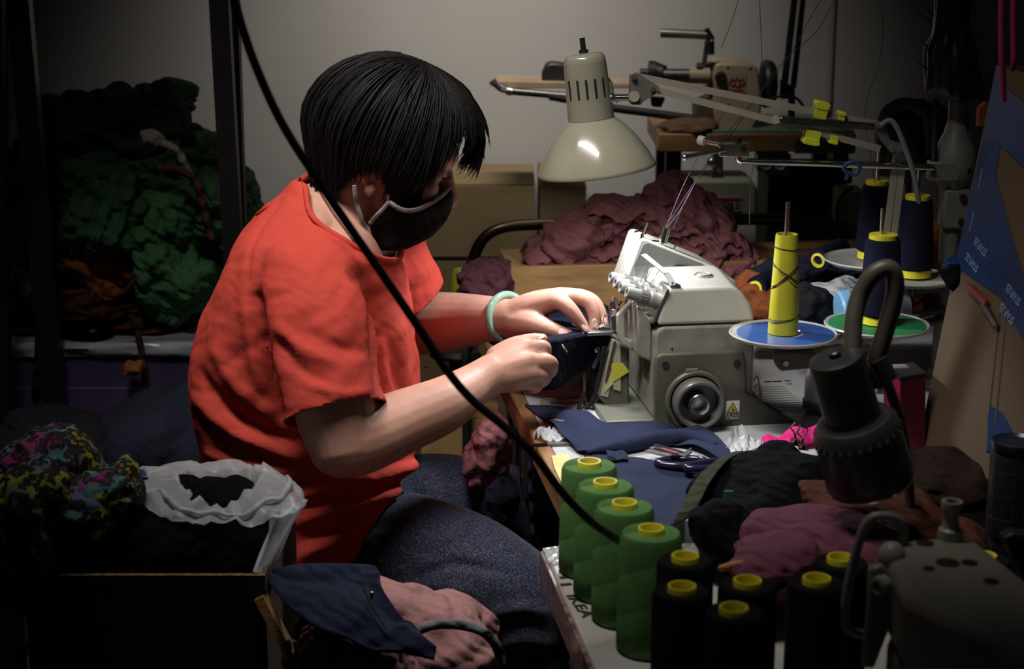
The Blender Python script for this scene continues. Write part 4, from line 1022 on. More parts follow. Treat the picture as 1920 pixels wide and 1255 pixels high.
# far table clutter: right of the machine
o = blob('rust_garment', cloth('rust_cloth', (.20, .055, .018)), A(1425, 575, 2.99), (.06, .05, .05), (0, 15, 0), 41, 70, .012, sub=5, floor=TZ + .003); tag(o, 'rust orange garment behind the overlocker cover', 'garment')
g_ = A(1480, 520, 3.05)
o = blob('navy_garment', m_navyd, g_, (.075, .05, .034), (0, -8, 0), 43, 70, .010, sub=5, floor=TZ + .003); tag(o, 'dark navy garment between the bench end and the yellow cone', 'garment')
o = blob('dark_jeans', cloth('dark_denim', (.014, .02, .032)), A(1570, 505, 3.12), (.10, .05, .022), (0, -8, 0), 44, 60, .010, sub=5, floor=TZ + .003); tag(o, 'dark denim trousers piled behind the yellow cone', 'garment')
o = blob('black_cloth', cloth('soft_black', (.010, .010, .012)), A(1522, 584, 2.86), (.036, .035, .036), (0, 0, 0), 45, 60, .010, sub=5, floor=TZ + .003); tag(o, 'black cloth ball behind the blue spool plate', 'cloth')
for (px, py), lb_ in (((1418, 540), 'navy cone with yellow end lying behind the overlocker'), ((1535, 488), 'navy cone with yellow end lying in front of the white plate')):
    c = A(px, py, 2.96); d = Vector((-.6, -.75, -.1)).normalized()
    o = empty('thread_spool', c - Vector((0, 0, .03)), lb_, 'thread spool', 'spools lying behind the machine')
    MB().lathe([(.012, 0), (.018, .01), (.02, .09)], c - d * .09, d, n=30).build('wound_thread', m_nthr, o)
    MB().lathe([(.0125, -.002), (.0130, .003), (.009, .004), (.008, 0)], c, d, n=30, capB=False).build('core_ring', m_yel, o)
# white cloth/paper pile, clear container with blue lid edge
m_white = cloth('white_cloth', (.46, .45, .46), var=.08)
def rp3(u, v, p):
    return (0, 0, .012 * abs(float(fbm(np.array([[p.x * 16, p.y * 16, 4.]]), 4, 3)[0])))
o = blob('white_cloth', m_white, A(1572, 588, 2.95), (.10, .055, .052), (0, -6, 0), 47, 60, .014, sub=5, floor=TZ + .003); tag(o, 'rumpled white cloth heaped behind the spool plates', 'cloth')
jr = empty('clear_tub', A(1585, 612, 2.80), 'clear plastic tub with light blue lid behind the green plate', 'tub')
m_clear = M('clear_plastic', (.45, .47, .52), rough=.15); m_clear.node_tree.nodes['Principled BSDF'].inputs['Transmission Weight'].default_value = .55
m_lblue = M('light_blue_plastic', (.18, .38, .60), rough=.3)
cj = A(1600, 585, 2.80); dj = Vector((1, .1, .12)).normalized()
MB().lathe([(.03, 0), (.035, .01), (.036, .05), (.033, .055), (.034, .06), (.034, .10)], cj - dj * .012, dj, n=36).build('body', m_clear, jr)
MB().lathe([(.0, -.006), (.034, -.006), (.038, -.002), (.038, .012), (.034, .013)], cj - dj * .018, dj, n=36).build('lid', m_lblue, jr)
# red clothes-clip and dark red beads further back
rc = empty('red_peg', A(1735, 575, 2.84), 'glossy red clip on the white cloth beside the carton', 'clip')
mredp = M('red_plastic', (.28, .015, .03), rough=.25)
MB().capsule([A(1720, 572, 2.84), A(1735, 564, 2.84), A(1752, 552, 2.84)], [.006, .010, .008], 12, 5).build('jaw', mredp, rc); MB().capsule([A(1735, 574, 2.85), A(1750, 570, 2.85), A(1762, 560, 2.85)], [.005, .008, .008], 12, 5).build('jaw', mredp, rc)
MB().lathe([(.006, 0), (.006, .012)], A(1738, 578, 2.83), n=12).build('spring', m_dark, rc)
o = blob('dark_red_pouch', M('dark_red_beads', (.11, .012, .02), rough=.3, bump=.8, bs=160), A(1693, 575, 2.84), (.016, .018, .028), (0, 0, 0), 3, 60, .003, sub=4); tag(o, 'dark red patterned pouch right of the navy spool', 'pouch')
# newspaper with thread clips, white cup
m_paper = M('newsprint', (.42, .42, .42), rough=.8, var=.05)
npz = TZ + .003
np_ = empty('newspaper', ZP(1470, 740, npz), 'folded newspaper page right of the overlocker', 'newspaper')
MB().prism(tp([(1415, 712), (1440, 706), (1465, 715), (1520, 762), (1500, 795), (1430, 755), (1412, 740)], npz), (0, 0, .003)).build('page', m_paper, np_)
a0 = ZP(1432, 714, npz + .0034); a1 = ZP(1500, 775, npz + .0034)
td = EX; tu = EY
for k_, (dx_, w_) in enumerate(((0, .012), (.016, .016), (.034, .010))): MB().box(ZP(1440, 716, npz + .0034) + EX * dx_, (w_, .006, .0003), BR).build('headline_block', m_ink, np_)
for k in range(14):
    c = ZP(1440 + k * 4.6, 726 + k * 4.2, npz + .0034); MB().box(c, (.055, .0018, .0003), BR).build('text_line', M('print_grey', (.12, .12, .12), rough=.8), np_)
o = MB().tube(spline([tuple(ZP(x, y, TZ + .022)) for x, y in ((1414, 712), (1420, 706), (1424, 722), (1428, 738), (1424, 742))], 6), .0016, 6).build('brass_hook', metal('brass', (.35, .24, .1), .4)); tag(o, 'thin brass wire hook leaning on the overlocker corner', 'hook')
cp_ = empty('white_cup', ZP(1530, 765, TZ), 'small white lidded bottle behind the dark gooseneck lamp', 'bottle')
pc = ZP(1537, 770, TZ + .001)
MB().lathe([(.026, 0), (.028, .004), (.028, .018)], pc, n=30).build('base_ring', m_plate, cp_)
MB().lathe([(.0255, .018), (.0255, .055), (.020, .070), (.012, .075)], pc, n=30).build('body', M('white_plastic', (.5, .5, .52), rough=.3), cp_)
# magenta case with black lid and clear clip on it
mc = empty('magenta_case', A(1695, 760, 2.55), 'magenta case with black top behind the gooseneck lamp', 'case')
pm = A(1690, 790, 2.50); 
MB().prism([A(1657, 694, 2.52), A(1687, 714, 2.46), A(1687, 849, 2.46), A(1657, 828, 2.52)], EX * .002).build('side_panel', M('magenta', (.36, .012, .085), rough=.35), mc)
MB().prism([A(1688, 714, 2.461), A(1735, 706, 2.48), A(1735, 843, 2.48), A(1688, 849, 2.461)], EY * .06).build('front_panel', M('dark_magenta', (.10, .006, .022), rough=.4), mc)
MB().prism([A(1657, 693, 2.52), A(1687, 713, 2.46), A(1736, 705, 2.48), A(1712, 684, 2.55)], (0, 0, .004)).build('lid', m_dark, mc)
o = MB().box(A(1686, 692, 2.52), (.028, .018, .012), BR).build('clear_clasp', m_clear, bevel=.004); tag(o, 'small clear plastic clasp on top of the magenta case', 'clasp')
o = MB().prism([A(x, y, 2.50) for x, y in ((1632, 740), (1652, 690), (1658, 700), (1638, 752))], EY * .004).build('card', M('lilac_card', (.35, .33, .45), rough=.5)); tag(o, 'lilac card leaning beside the magenta case', 'card')
# hot pink strap with binder clips
m_pink = cloth('hot_pink', (.62, .02, .20), var=.1)
Zp = TZ + .05
pk = sheet([A(1430, 822, 2.36), A(1460, 816, 2.36), A(1500, 803, 2.36), A(1546, 792, 2.38)], [A(1432, 838, 2.34), A(1460, 846, 2.33), A(1500, 838, 2.33), A(1546, 836, 2.35)], 30, 14, lambda u, v, p: (0, -.012 * math.sin(math.pi * v), .004 * math.sin(u * 14)))
o = pk.build('pink_strap', m_pink, angle=180, solid=.003); tag(o, 'hot pink fabric strap held by binder clips', 'strap')
for k, (px, py) in enumerate(((1494, 812), (1508, 822))):
    bc_ = empty('binder_clip', A(px, py + 22, 2.33), ['silver binder clip on the pink strap, nearer the overlocker', 'silver binder clip on the pink strap, nearer the gooseneck lamp'][k], 'binder clip', 'clips on the pink strap')
    P = [(px - 8, py - 16), (px - 2, py - 20), (px + 6, py - 17), (px + 2, py - 6), (px - 2, py + 4), (px, py + 14), (px + 6, py + 22)]
    MB().tube(spline([tuple(A(x, y, 2.315)) for x, y in P], 6), .0011, 8).build('wire_arm', m_chrome, bc_)
    P = [(px - 8, py - 16), (px - 12, py - 10), (px - 6, py - 2), (px - 4, py + 8), (px - 8, py + 18)]
    MB().tube(spline([tuple(A(x, y, 2.315)) for x, y in P], 6), .0011, 8).build('wire_arm', m_chrome, bc_)
    MB().prism([A(px - 9, py + 14, 2.318), A(px + 7, py + 16, 2.318), A(px + 8, py + 24, 2.318), A(px - 10, py + 22, 2.318)], (0, .012, 0)).build('spring_body', m_dark, bc_)
V = []; rn = random.Random(3)
ea = spline([tuple(p) for p in tp([(1362, 842), (1385, 820), (1425, 832)], TZ + .01)], 6); eb = spline([tuple(p) for p in tp([(1375, 858), (1400, 850), (1430, 842)], TZ + .01)], 6)
for i in range(len(ea)):
    for j in range(7): V.append(Vector(ea[i] * (1 - j / 6) + eb[i] * j / 6) + Vector((0, 0, abs(rn.gauss(0, .005)) + (.015 if 0 < i < 8 and j == 0 else 0))))
o = MB().grid(V, len(ea), 7).build('plastic_scrap', m_film, angle=15); tag(o, 'crumpled clear plastic scrap left of the pink strap', 'wrapper')
# heaps in the right foreground
m_blk = cloth('black_fleece', (.0025, .0028, .0036), var=.25, spec=.05)
o = blob('black_garment', m_blk, A(1462, 975, 2.20), (.085, .11, .070), (0, -14, 20), 51, 45, .018, sub=5, flat=None, floor=TZ + .003); tag(o, 'black fleece garment heaped between the overlocker and the black spools', 'garment')
o = blob('black_garment', m_blk, A(1375, 1010, 2.07), (.055, .08, .036), (0, 28, 0), 55, 45, .014, sub=5, floor=BZ + .003); tag(o, 'black garment end spilling towards the nearest green spool', 'garment')
o = sheet([A(1352, 866, 2.33), A(1372, 850, 2.34), A(1395, 848, 2.32)], [A(1262, 985, 2.12), A(1280, 976, 2.12), A(1300, 966, 2.12)], 24, 10, lambda u, v, p: (0, 0, .02 * math.sin(math.pi * v))).build('olive_strap', cloth('olive_web', (.022, .028, .013)), angle=180, solid=.003); tag(o, 'dark olive strap running down beside the navy sheet', 'strap')
o = MB().box(A(1366, 932, 2.12), (.010, .003, .016)).build('green_label', M('label_green', (.02, .12, .07), rough=.7)); tag(o, 'small green label on the black garment', 'label')
m_mv3 = cloth('plum_knit', (.10, .030, .048), var=.12)
o = blob('plum_garment', m_mv3, A(1545, 1052, 1.97), (.092, .10, .050), (0, -10, 25), 61, 38, .016, sub=5, dirs=((.3, .9, .3), (1, .3, .2)), floor=BZ + .003); tag(o, 'plum knit garment lying behind the black spools', 'garment')
o = blob('plum_garment', m_mv3, A(1455, 1062, 1.9), (.05, .06, .03), (0, -12, 0), 63, 50, .010, sub=5, dirs=((.3, .9, .5), (1, .3, .2)), floor=BZ + .003); tag(o, 'small plum sleeve end between the black spools', 'garment')
m_rust2 = cloth('dark_rust', (.055, .015, .007))
o = blob('dark_rust_garment', m_rust2, A(1670, 1000, 2.08), (.11, .10, .045), (0, 18, 0), 65, 30, .012, sub=5, floor=TZ + .003); tag(o, 'dark rust garment below the gooseneck lamp shade', 'garment')
o = MB().capsule([A(1352, 1066, 1.88), A(1378, 1060, 1.88), A(1402, 1056, 1.88)], [.004, .005, .004], 10, 4).build('orange_ribbon', M('orange_cord', (.25, .085, .02), rough=.7)); tag(o, 'short orange ribbon end between the black spools', 'ribbon')

o = blob('dark_cover_cloth', cloth('brown_black', (.014, .008, .006), spec=.05), A(1745, 905, 2.30), (.085, .10, .030), (0, 0, 8), 69, 40, .010, sub=5, floor=TZ + .003); tag(o, 'added brownish black cloth darkening the pale table at the foot of the right carton', 'garment')  # dark cloth added to cover the table where it showed too bright
# ------------------------------------------------------------------ dark gooseneck lamp in the foreground
YG = 1.95; sg_ = mpx(YG)
m_gun = M('gunmetal_paint', (.034, .033, .033), rough=.35, var=.15)
m_neck = M('gooseneck_brown', (.085, .072, .058), rough=.45, var=.1)
a0 = A(1566, 668, YG); a1 = A(1634, 905, YG + .02); axg = (a1 - a0).normalized(); Lg = (a1 - a0).length
gl_ = empty('gooseneck_lamp', A(1690, 1000, YG + .1), 'dark gooseneck lamp with ribbed head facing the near table', 'lamp')
k_ = lambda r, t: (r * sg_, t * Lg)
MB().lathe([k_(8, .0), k_(14, .005), k_(20, .01), k_(40, .0), k_(51, .015), k_(53, .05), k_(54, .48)], a0, axg, n=48, capB=False).build('lamp_head', m_gun, gl_, angle=35)
MB().lathe([k_(54, .48), k_(72, .50), k_(80, .54), k_(82, .62), k_(84, .9), k_(84, .985)], a0, axg, n=48, capA=False, capB=False).build('shade', m_gun, gl_, angle=35, solid=.002)
MB().lathe([k_(84.5, .975), k_(86, .985), k_(85.5, 1.0), k_(80, 1.0), k_(60, .96), k_(0, .94)], a0, axg, n=48, capA=False, capB=False).build('reflector_rim', m_chrome, gl_, angle=35)
u1 = axg.orthogonal().normalized(); u2 = axg.cross(u1)
for q in range(28):
    th = 2 * math.pi * q / 28; d = u1 * math.cos(th) + u2 * math.sin(th)
    MB().bar(a0 + axg * Lg * .52 + d * 70 * sg_, a0 + axg * Lg * .62 + d * 83 * sg_, .006, .006, d).build('cooling_rib', m_gun, gl_, bevel=.001)
MB().lathe([k_(12, 0), k_(12, .02), k_(8, .03)], a0 - axg * .002, -axg, n=20).build('switch', m_gun, gl_)
npts = [(1598, 660, 1.965), (1601, 600, 1.98), (1612, 555, 1.99), (1636, 516, 1.99), (1662, 503, 1.99), (1676, 515, 1.99), (1677, 555, 1.99), (1660, 620, 1.99), (1642, 680, 1.99), (1640, 720, 2.0)]
MB().tube(spline([tuple(A(*p)) for p in npts], 8), 17.5 * sg_, 16).build('gooseneck', m_neck, gl_)
MB().cyl(A(1644, 672, 1.985), A(1664, 712, 1.985), 21 * sg_, n=20).build('neck_collar', m_gun, gl_)
MB().tube(spline([tuple(A(*p)) for p in ((1660, 712, 1.99), (1690, 800, 2.04), (1705, 930, 2.06), (1712, 1060, 2.06))], 6), 11 * sg_, 12).build('neck_end', m_neck, gl_)
bb_ = A(1712, 1080, 2.06)
MB().cyl((bb_.x, bb_.y, .70), (bb_.x, bb_.y, bb_.z + .02), .009, n=14).lathe([(.06, 0), (.06, .012), (.02, .02)], (bb_.x, bb_.y, .6955), n=32).build('base', m_gun, gl_)

# ------------------------------------------------------------------ tall carton flap at the right with blue tape
P0 = ZP(1722, 832, TZ + .002); P1 = ZP(1862, 972, TZ + .002)
Pt_ = A(1868, 122, 2.62)
nrm = (P1 - P0).cross(Pt_ - P0).normalized()
if nrm.x > 0: nrm = -nrm
on = lambda x, y, d=0.0: PLN(x, y, P0 + nrm * d, nrm)
rc_ = empty('open_carton', (P0 + P1) / 2, 'tall brown carton patched with blue tape at the right edge', 'box')
far_t = on(1868, 122); dirn = (P1 - P0).normalized(); L_ = .60
cardpts = [P0, P0 + dirn * L_, far_t + dirn * L_ * .9, far_t]
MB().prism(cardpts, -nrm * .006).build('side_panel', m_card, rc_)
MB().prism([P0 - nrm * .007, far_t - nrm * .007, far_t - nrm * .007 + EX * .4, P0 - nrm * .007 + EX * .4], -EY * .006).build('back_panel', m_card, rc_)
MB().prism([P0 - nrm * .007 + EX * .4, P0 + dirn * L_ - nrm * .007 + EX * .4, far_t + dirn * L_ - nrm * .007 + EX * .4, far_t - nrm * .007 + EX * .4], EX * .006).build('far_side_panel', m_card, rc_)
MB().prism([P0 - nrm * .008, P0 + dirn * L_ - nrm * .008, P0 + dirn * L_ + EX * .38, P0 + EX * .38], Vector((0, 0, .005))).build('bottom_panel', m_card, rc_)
# vertical flute creases
m_cr = M('crease', (.1, .07, .035), rough=.9)
for xa, ya, xb, yb in ((1878, 560, 1852, 800), (1890, 560, 1866, 800)):
    MB().bar(on(xa, ya, .0008), on(xb, yb, .0008), .0012, .003, nrm).build('crease', m_cr, rc_)
m_bt = M('blue_tape', (.004, .022, .092), rough=.42, var=.25, vs=14, spec=.25)
def tp2(pts, d, nm='blue_tape'): return MB().prism([on(x, y, d) for x, y in pts], nrm * .0005).build(nm, m_bt, rc_)
t1 = tp2([(1868, 124), (1885, 118), (1886, 200), (1872, 300), (1838, 500), (1790, 500), (1812, 400), (1840, 280)], .0006)
t2 = tp2([(1838, 455), (1866, 330), (1930, 560), (1990, 640), (1990, 760), (1920, 640), (1880, 560), (1792, 500), (1796, 470), (1812, 440)], .0012)
t3 = tp2([(1880, 160), (1990, 250), (1990, 380), (1866, 262)], .0018)
t4 = tp2([(1856, 760), (1880, 775), (1910, 830), (1850, 850)], .0006)
m_tw = M('tape_print', (.13, .19, .32), rough=.5)
def tp_text(px, py, dx, dy, size, d, par, body):
    o1 = on(px, py, d); o2 = on(px + dx, py + dy, d); t_ = (o2 - o1).normalized(); u_ = nrm.cross(t_)
    link_mesh('lettering', text_mesh(body, size, Matrix((t_, u_, nrm)).transposed(), o1, .0001), m_tw, par, smooth=False)
for (x, y) in ((1822, 492), (1838, 462), (1888, 588), (1900, 552)): tp_text(x, y, -30, -38, .0155, .0020, t2, 'STAPLES')
for (x, y) in ((1838, 335), (1822, 415)): tp_text(x, y, 12, -60, .008, .0014, t1, 'STAPLES')
# pink loops of cord hanging over the carton, orange tab
m_mag = M('magenta_cord', (.20, .006, .06), rough=.6)
for i, (xa, xb, yb) in enumerate(((1877, 1882, 190), (1900, 1898, 130))):
    P = [A(xa + 2, -60, 2.35), A(xa, 40, 2.35), A(xa + 1, 110, 2.35), A(xb, yb, 2.36)]
    o = MB().tube(spline([tuple(p) for p in P], 6), .0042, 10).build('magenta_ribbon', m_mag); tag(o, ['magenta ribbon hanging lowest over the blue taped carton', 'magenta ribbon hanging short at the very right edge'][i], 'ribbon', 'magenta ribbons above the carton')
o = MB().prism([A(x, y, 2.75) for x, y in ((1835, 200), (1848, 190), (1856, 196), (1850, 236), (1832, 238))], (0, .012, 0)).build('orange_tab', M('orange_plastic', (.22, .05, .015), rough=.5), bevel=.002); tag(o, 'small orange tab behind the top corner of the carton', 'tab')
# blue glove/scissors stuck at the corner
o = blob('blue_tape_wad', m_bt, A(1795, 497, 2.56), (.022, .015, .010), (0, 10, 0), 9, 90, .006, sub=4); tag(o, 'crumpled wad of blue tape on the carton corner', 'tape')
o = blob('black_rag', m_blk, A(1803, 522, 2.55), (.026, .02, .018), (0, 25, 0), 4, 80, .006, sub=4); tag(o, 'black rag below the wad of blue tape', 'rag')
pr = empty('hand_tool', A(1845, 575, 2.5), 'slim dark pointed tool with red grip leaning on the carton', 'tool')
MB().bar(on(1815, 535, .006), on(1850, 570, .006), .008, .006, nrm).build('grip', M('dull_red', (.16, .02, .015), rough=.5), pr)
MB().prism([on(1850, 566, .003), on(1875, 612, .003), on(1868, 612, .003), on(1843, 574, .003)], nrm * .005).build('point', m_dsteel, pr)
# dark plaid flask in the lower right
fk = empty('dark_flask', A(1888, 1010, 2.02), 'dark checked flask standing at the lower right of the carton', 'flask')
fc = A(1893, 1000, 2.05); fs = mpx(2.05)
fh = (1000 - 822) * fs / .95
MB().lathe([(44 * fs, 0), (46 * fs, .004), (46 * fs, fh * .86), (43 * fs, fh * .9)], fc, n=44).build('body', M('flask_body', (.014, .015, .018), rough=.4), fk, angle=40)
MB().lathe([(45 * fs, fh * .9), (47 * fs, fh * .92), (47 * fs, fh), (44 * fs, fh * 1.01), (38 * fs, fh * .98)], fc, n=44).build('cap', M('flask_cap', (.012, .018, .03), rough=.3), fk, angle=40)
m_ck = M('check_line', (.035, .038, .042), rough=.5)
for k in range(3): MB().lathe([(46.3 * fs, fh * (.2 + .25 * k)), (46.4 * fs, fh * (.2 + .25 * k) + .001), (46.3 * fs, fh * (.2 + .25 * k) + .002)], fc, n=44, capA=False, capB=False).build('check_ring', m_ck, fk)
for k in range(14):
    th = 2 * math.pi * k / 14; d = Vector((math.cos(th), math.sin(th), 0)); MB().bar(fc + d * 46.2 * fs + Vector((0, 0, .01)), fc + d * 46.2 * fs + Vector((0, 0, fh * .85)), .001, .001, d).build('check_line', m_ck, fk)
MB().cyl((fc.x, fc.y, .6955), (fc.x, fc.y, fc.z - .0005), 40 * fs, n=32).build('stand', m_black, fk)

# ------------------------------------------------------------------ foreground sewing machine
ZM = .93
nm = empty('foreground_machine', ZP(1800, 1120, .74), 'cream sewing machine head in the dark right foreground', 'sewing machine')
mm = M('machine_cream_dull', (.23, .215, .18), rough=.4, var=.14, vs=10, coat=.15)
mm2 = M('machine_post', (.36, .345, .31), rough=.4)
tf = [ZP(x, y, ZM) for x, y in ((1664, 1052), (1686, 1014), (1720, 1005), (1830, 1007), (1985, 1130), (2010, 1330), (1850, 1190), (1700, 1120))]
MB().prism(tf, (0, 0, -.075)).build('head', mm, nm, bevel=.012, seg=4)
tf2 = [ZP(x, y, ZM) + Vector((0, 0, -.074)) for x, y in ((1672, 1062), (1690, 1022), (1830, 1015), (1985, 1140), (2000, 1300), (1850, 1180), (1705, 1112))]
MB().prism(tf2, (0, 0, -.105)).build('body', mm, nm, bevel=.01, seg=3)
for x, y, r_ in ((1777, 1056, .0115), (1818, 1056, .008), (1741, 1067, .006), (1734, 1019, .009), (1859, 1091, .0075)):
    MB().lathe([(r_, 0), (r_, .0008), (r_ * .8, .0012), (0, .0004)], ZP(x, y, ZM + .0002), n=24, capB=False).build('hole_plug', m_dark, nm)
pp = ZP(1781, 1010, ZM)
s7 = mpx(pp.y)
MB().lathe([(23 * s7, 0), (24 * s7, .004), (23 * s7, .010), (17 * s7, .012), (15 * s7, .016), (14 * s7, .027), (15 * s7, .030), (20 * s7, .032), (21 * s7, .036), (20 * s7, .040), (13 * s7, .040), (12 * s7, .032)], pp, n=32, capB=False).build('thread_post', mm2, nm, angle=35)
hp3 = [(1684, 1035), (1692, 1012), (1694, 985), (1682, 973), (1660, 968), (1635, 972), (1618, 995), (1604, 1040), (1592, 1090), (1584, 1140), (1585, 1172), (1600, 1186), (1628, 1192), (1650, 1195)]
MB().tube(spline([tuple(A(x, y, 1.66)) for x, y in hp3], 6), .0050, 12).build('wire_handle', M('handle_grey', (.22, .22, .20), rough=.4), nm)
fl = [(1630, 1068), (1655, 1060), (1672, 1080), (1676, 1160), (1640, 1255), (1618, 1255), (1628, 1140)]
MB().prism([A(x, y, 1.60) for x, y in fl], (0, .012, 0)).build('face_lever', mm, nm, bevel=.003)
MB().lathe([(.0095, 0), (.0095, .012), (.006, .013), (.005, .008)], A(1660, 1095, 1.595), Vector((-.8, -.6, 0)), n=22).build('roller', mm2, nm)
MB().ell(A(1672, 1045, 1.63), (.014, .014, .016)).build('white_knob', mm2, nm)
MB().tube(spline([tuple(A(x, y, 1.56)) for x, y in ((1990, 1140), (1920, 1142), (1860, 1150), (1815, 1175), (1790, 1215), (1778, 1290))], 8), .0095, 12).build('black_belt', m_black, nm)
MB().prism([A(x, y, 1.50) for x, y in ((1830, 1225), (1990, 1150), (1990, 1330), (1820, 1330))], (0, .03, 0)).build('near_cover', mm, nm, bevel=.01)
MB().prism([A(x, y, 1.75) for x, y in ((1880, 1010), (1900, 1000), (1990, 1010), (1990, 1180), (1930, 1120))], (0, .02, 0)).build('black_plate', m_black, nm, bevel=.003)
MB().box(Vector((.56, 1.47, .717)), (.26, .34, .042), BR).build('bed', mm, nm, bevel=.006)
# ------------------------------------------------------------------ rack, cabinet and garment pile at the left
YR = 3.42
m_purple = M('purple_board', (.06, .036, .11), rough=.7, var=.12, vs=4)
zsh = A(200, 672, YR).z
cab = empty('purple_cabinet', (A(150, 670, YR).x, YR + .3, 0), 'purple cabinet carrying the green garment pile', 'cabinet')
xl, xr = A(-60, 670, YR).x, A(560, 670, YR).x
MB().box(((xl + xr) / 2, YR + .3, zsh / 2), (xr - xl, .6, zsh)).build('body', m_purple, cab, bevel=.004)
MB().box(((xl + xr) / 2, YR - .006, zsh * .48), (xr - xl - .06, .012, zsh * .86)).build('door', m_purple, cab, bevel=.003)
# plastic-wrapped slab on the cabinet
m_wrap = M('crinkled_wrap', (.34, .34, .37), rough=.18, var=.35, vs=26, bump=1.0, bs=45, coat=.4, stretch=(.35, 1, 3))
zp2 = A(200, 643, YR).z
wrp = empty('wrapped_slab', ((xl + xr) / 2, YR + .28, zsh + .001), 'flat slab in crinkled clear plastic between cabinet and garments', 'package')
mbw = MB(); nU = 120
V = []
for i in range(nU):
    for j in range(9):
        x = xl + (xr - xl) * i / (nU - 1); t = j / 8
        ang = math.pi * (t - .5); z = zsh + .0015 + (zp2 - zsh) * (.5 + .5 * math.sin(ang)); y = YR - .002 - .010 * math.cos(ang)
        q = float(vn(np.array([[x * 16, t * 5, 2.]]), 3)[0])
        V.append(Vector((x, y + .005 * q, z)))
mbw.grid(V, nU, 9).build('front_wrap', m_wrap, wrp, angle=60)
MB().box(((xl + xr) / 2, YR + .28, (zsh + zp2) / 2 + .0005), (xr - xl, .555, zp2 - zsh - .003)).build('slab', m_wrap, wrp)
# rack posts
rk = empty('storage_rack', (A(240, 500, 3.3).x, 3.5, 0), 'black steel storage rack around the garment pile', 'rack')
def post(xa, ya, xb, yb, Y, wd, mat, nm='post'):
    a = A(xa, ya, Y); b = A(xb, yb, Y); t = (b - a); f0 = a + t * ((2.15 - a.z) / t.z) if abs(t.z) > 1e-6 else a; f1 = a + t * ((0.0 - a.z) / t.z)
    return MB().bar(f0, f1, wd, .03, (0, 1, 0)).build(nm, mat, rk)
post(412, 0, 438, 470, 3.30, .036, m_black); post(439, 0, 450, 350, 3.36, .018, M('purple_edge', (.03, .018, .09), rough=.6), 'purple_edge_strip')
post(36, 0, 58, 250, 3.36, .042, m_black); post(0, 120, 6, 480, 3.3, .02, m_black)
# garment bundles: green above, rust below
m_gr = [cloth('bottle_green_knit', (.045, .120, .050), var=.2), cloth('dark_green_knit', (.022, .062, .028), var=.2), cloth('mid_green_knit', (.062, .170, .072), var=.2)]
m_ru = [cloth('rust_knit', (.26, .092, .026), var=.2), cloth('dark_rust_knit', (.085, .026, .011), var=.2)]
YP = 3.66; s9 = mpx(YP)
gp = 'garment bundles piled on the purple cabinet'
D1 = ((.35, .1, 1), (.7, .1, .75), (-.3, .2, 1)); D2 = ((1, .1, .3), (.8, .1, -.5), (.5, 0, .8))
pile = [ # px,py, rx,ry(z) px, rot, mat, dirs, label
    (90, 612, 110, 34, 0, m_ru[1], D1, 'dark rust garment bundle at the lower left of the pile'),
    (285, 608, 135, 34, 0, m_ru[1], D1, 'dark rust garment bundle along the bottom right of the pile'),
    (180, 612, 78, 22, 0, m_ru[0], D1, 'orange rust garment bundle at the bottom centre of the pile'),
    (200, 545, 130, 46, 3, m_ru[1], D1, 'dark rust garment bundle in the second layer from the bottom'),
    (62, 520, 80, 66, 0, m_gr[1], D2, 'dark green garment bundle at the left flank above the rust ones'),
    (195, 492, 72, 52, -14, m_ru[0], D1, 'bright rust garment bundle showing through the middle of the green pile'),
    (345, 500, 92, 78, 8, m_gr[2], D2, 'mid green garment bundle hanging in loose folds at the lower right'),
    (95, 420, 92, 62, -8, m_gr[1], D1, 'dark green garment bundle in the middle left of the pile'),
    (210, 405, 100, 66, 10, m_gr[0], D2, 'green garment bundle in the centre of the pile'),
    (318, 395, 88, 72, 0, m_gr[2], D2, 'mid green garment bundle tied with a mauve strap'),
    (425, 395, 60, 78, 12, m_gr[0], D2, 'green garment bundle behind the black rack post'),
    (95, 325, 80, 58, -12, m_gr[1], D1, 'dark green garment bundle at the upper left of the pile'),
    (240, 315, 128, 58, 4, m_gr[0], D1, 'broad green garment bundle under the white strip'),
    (350, 310, 66, 52, 20, m_gr[0], D2, 'green garment bundle at the upper right of the pile'),
    (215, 250, 135, 56, -8, m_gr[1], D1, 'dark green garment bundle draped across the upper pile'),
    (255, 208, 92, 38, 6, m_gr[1], D1, 'dark green garment bundle on the very top of the pile'),
]
for i, (px, py, rx, rz, ro, mt, dd, lb_) in enumerate(pile):
    Yq = YP + (.02 if i % 2 else -.02) + (.05 if py < 330 else 0)
    c = A(px, py, Yq)
    o = blob('garment_bundle', mt, c, (rx * s9, .17 if py > 300 else .14, rz * s9 * 1.05), (0, -ro, (i * 37) % 17 - 8), 100 + i * 7, 95, .026, dd, 6, 2.6, .20, 5.0, 2.0, parent=None)
    me = o.data; co, nr_ = getco(me); co[:, 2] = np.maximum(co[:, 2], (zp2 + .002) - o.location.z); setco(me, co); tag(o, lb_, 'garment bundle', gp)
o = MB().capsule([A(x, y, YP - .15) for x, y in ((205, 182), (225, 172), (245, 178))], [.018, .022, .015], 12, 5).build('garment_sleeve', m_gr[1], angle=180); tag(o, 'dark green sleeve end poking up at the top of the pile', 'garment')
o = MB().tube(spline([tuple(A(x, y, YP - .10)) for x, y in ((335, 232), (344, 224), (354, 234), (354, 250), (346, 254), (338, 246))], 6), .009, 8).build('garment_loop', m_gr[1], angle=180); tag(o, 'dark green cloth loop at the upper right of the pile', 'garment')
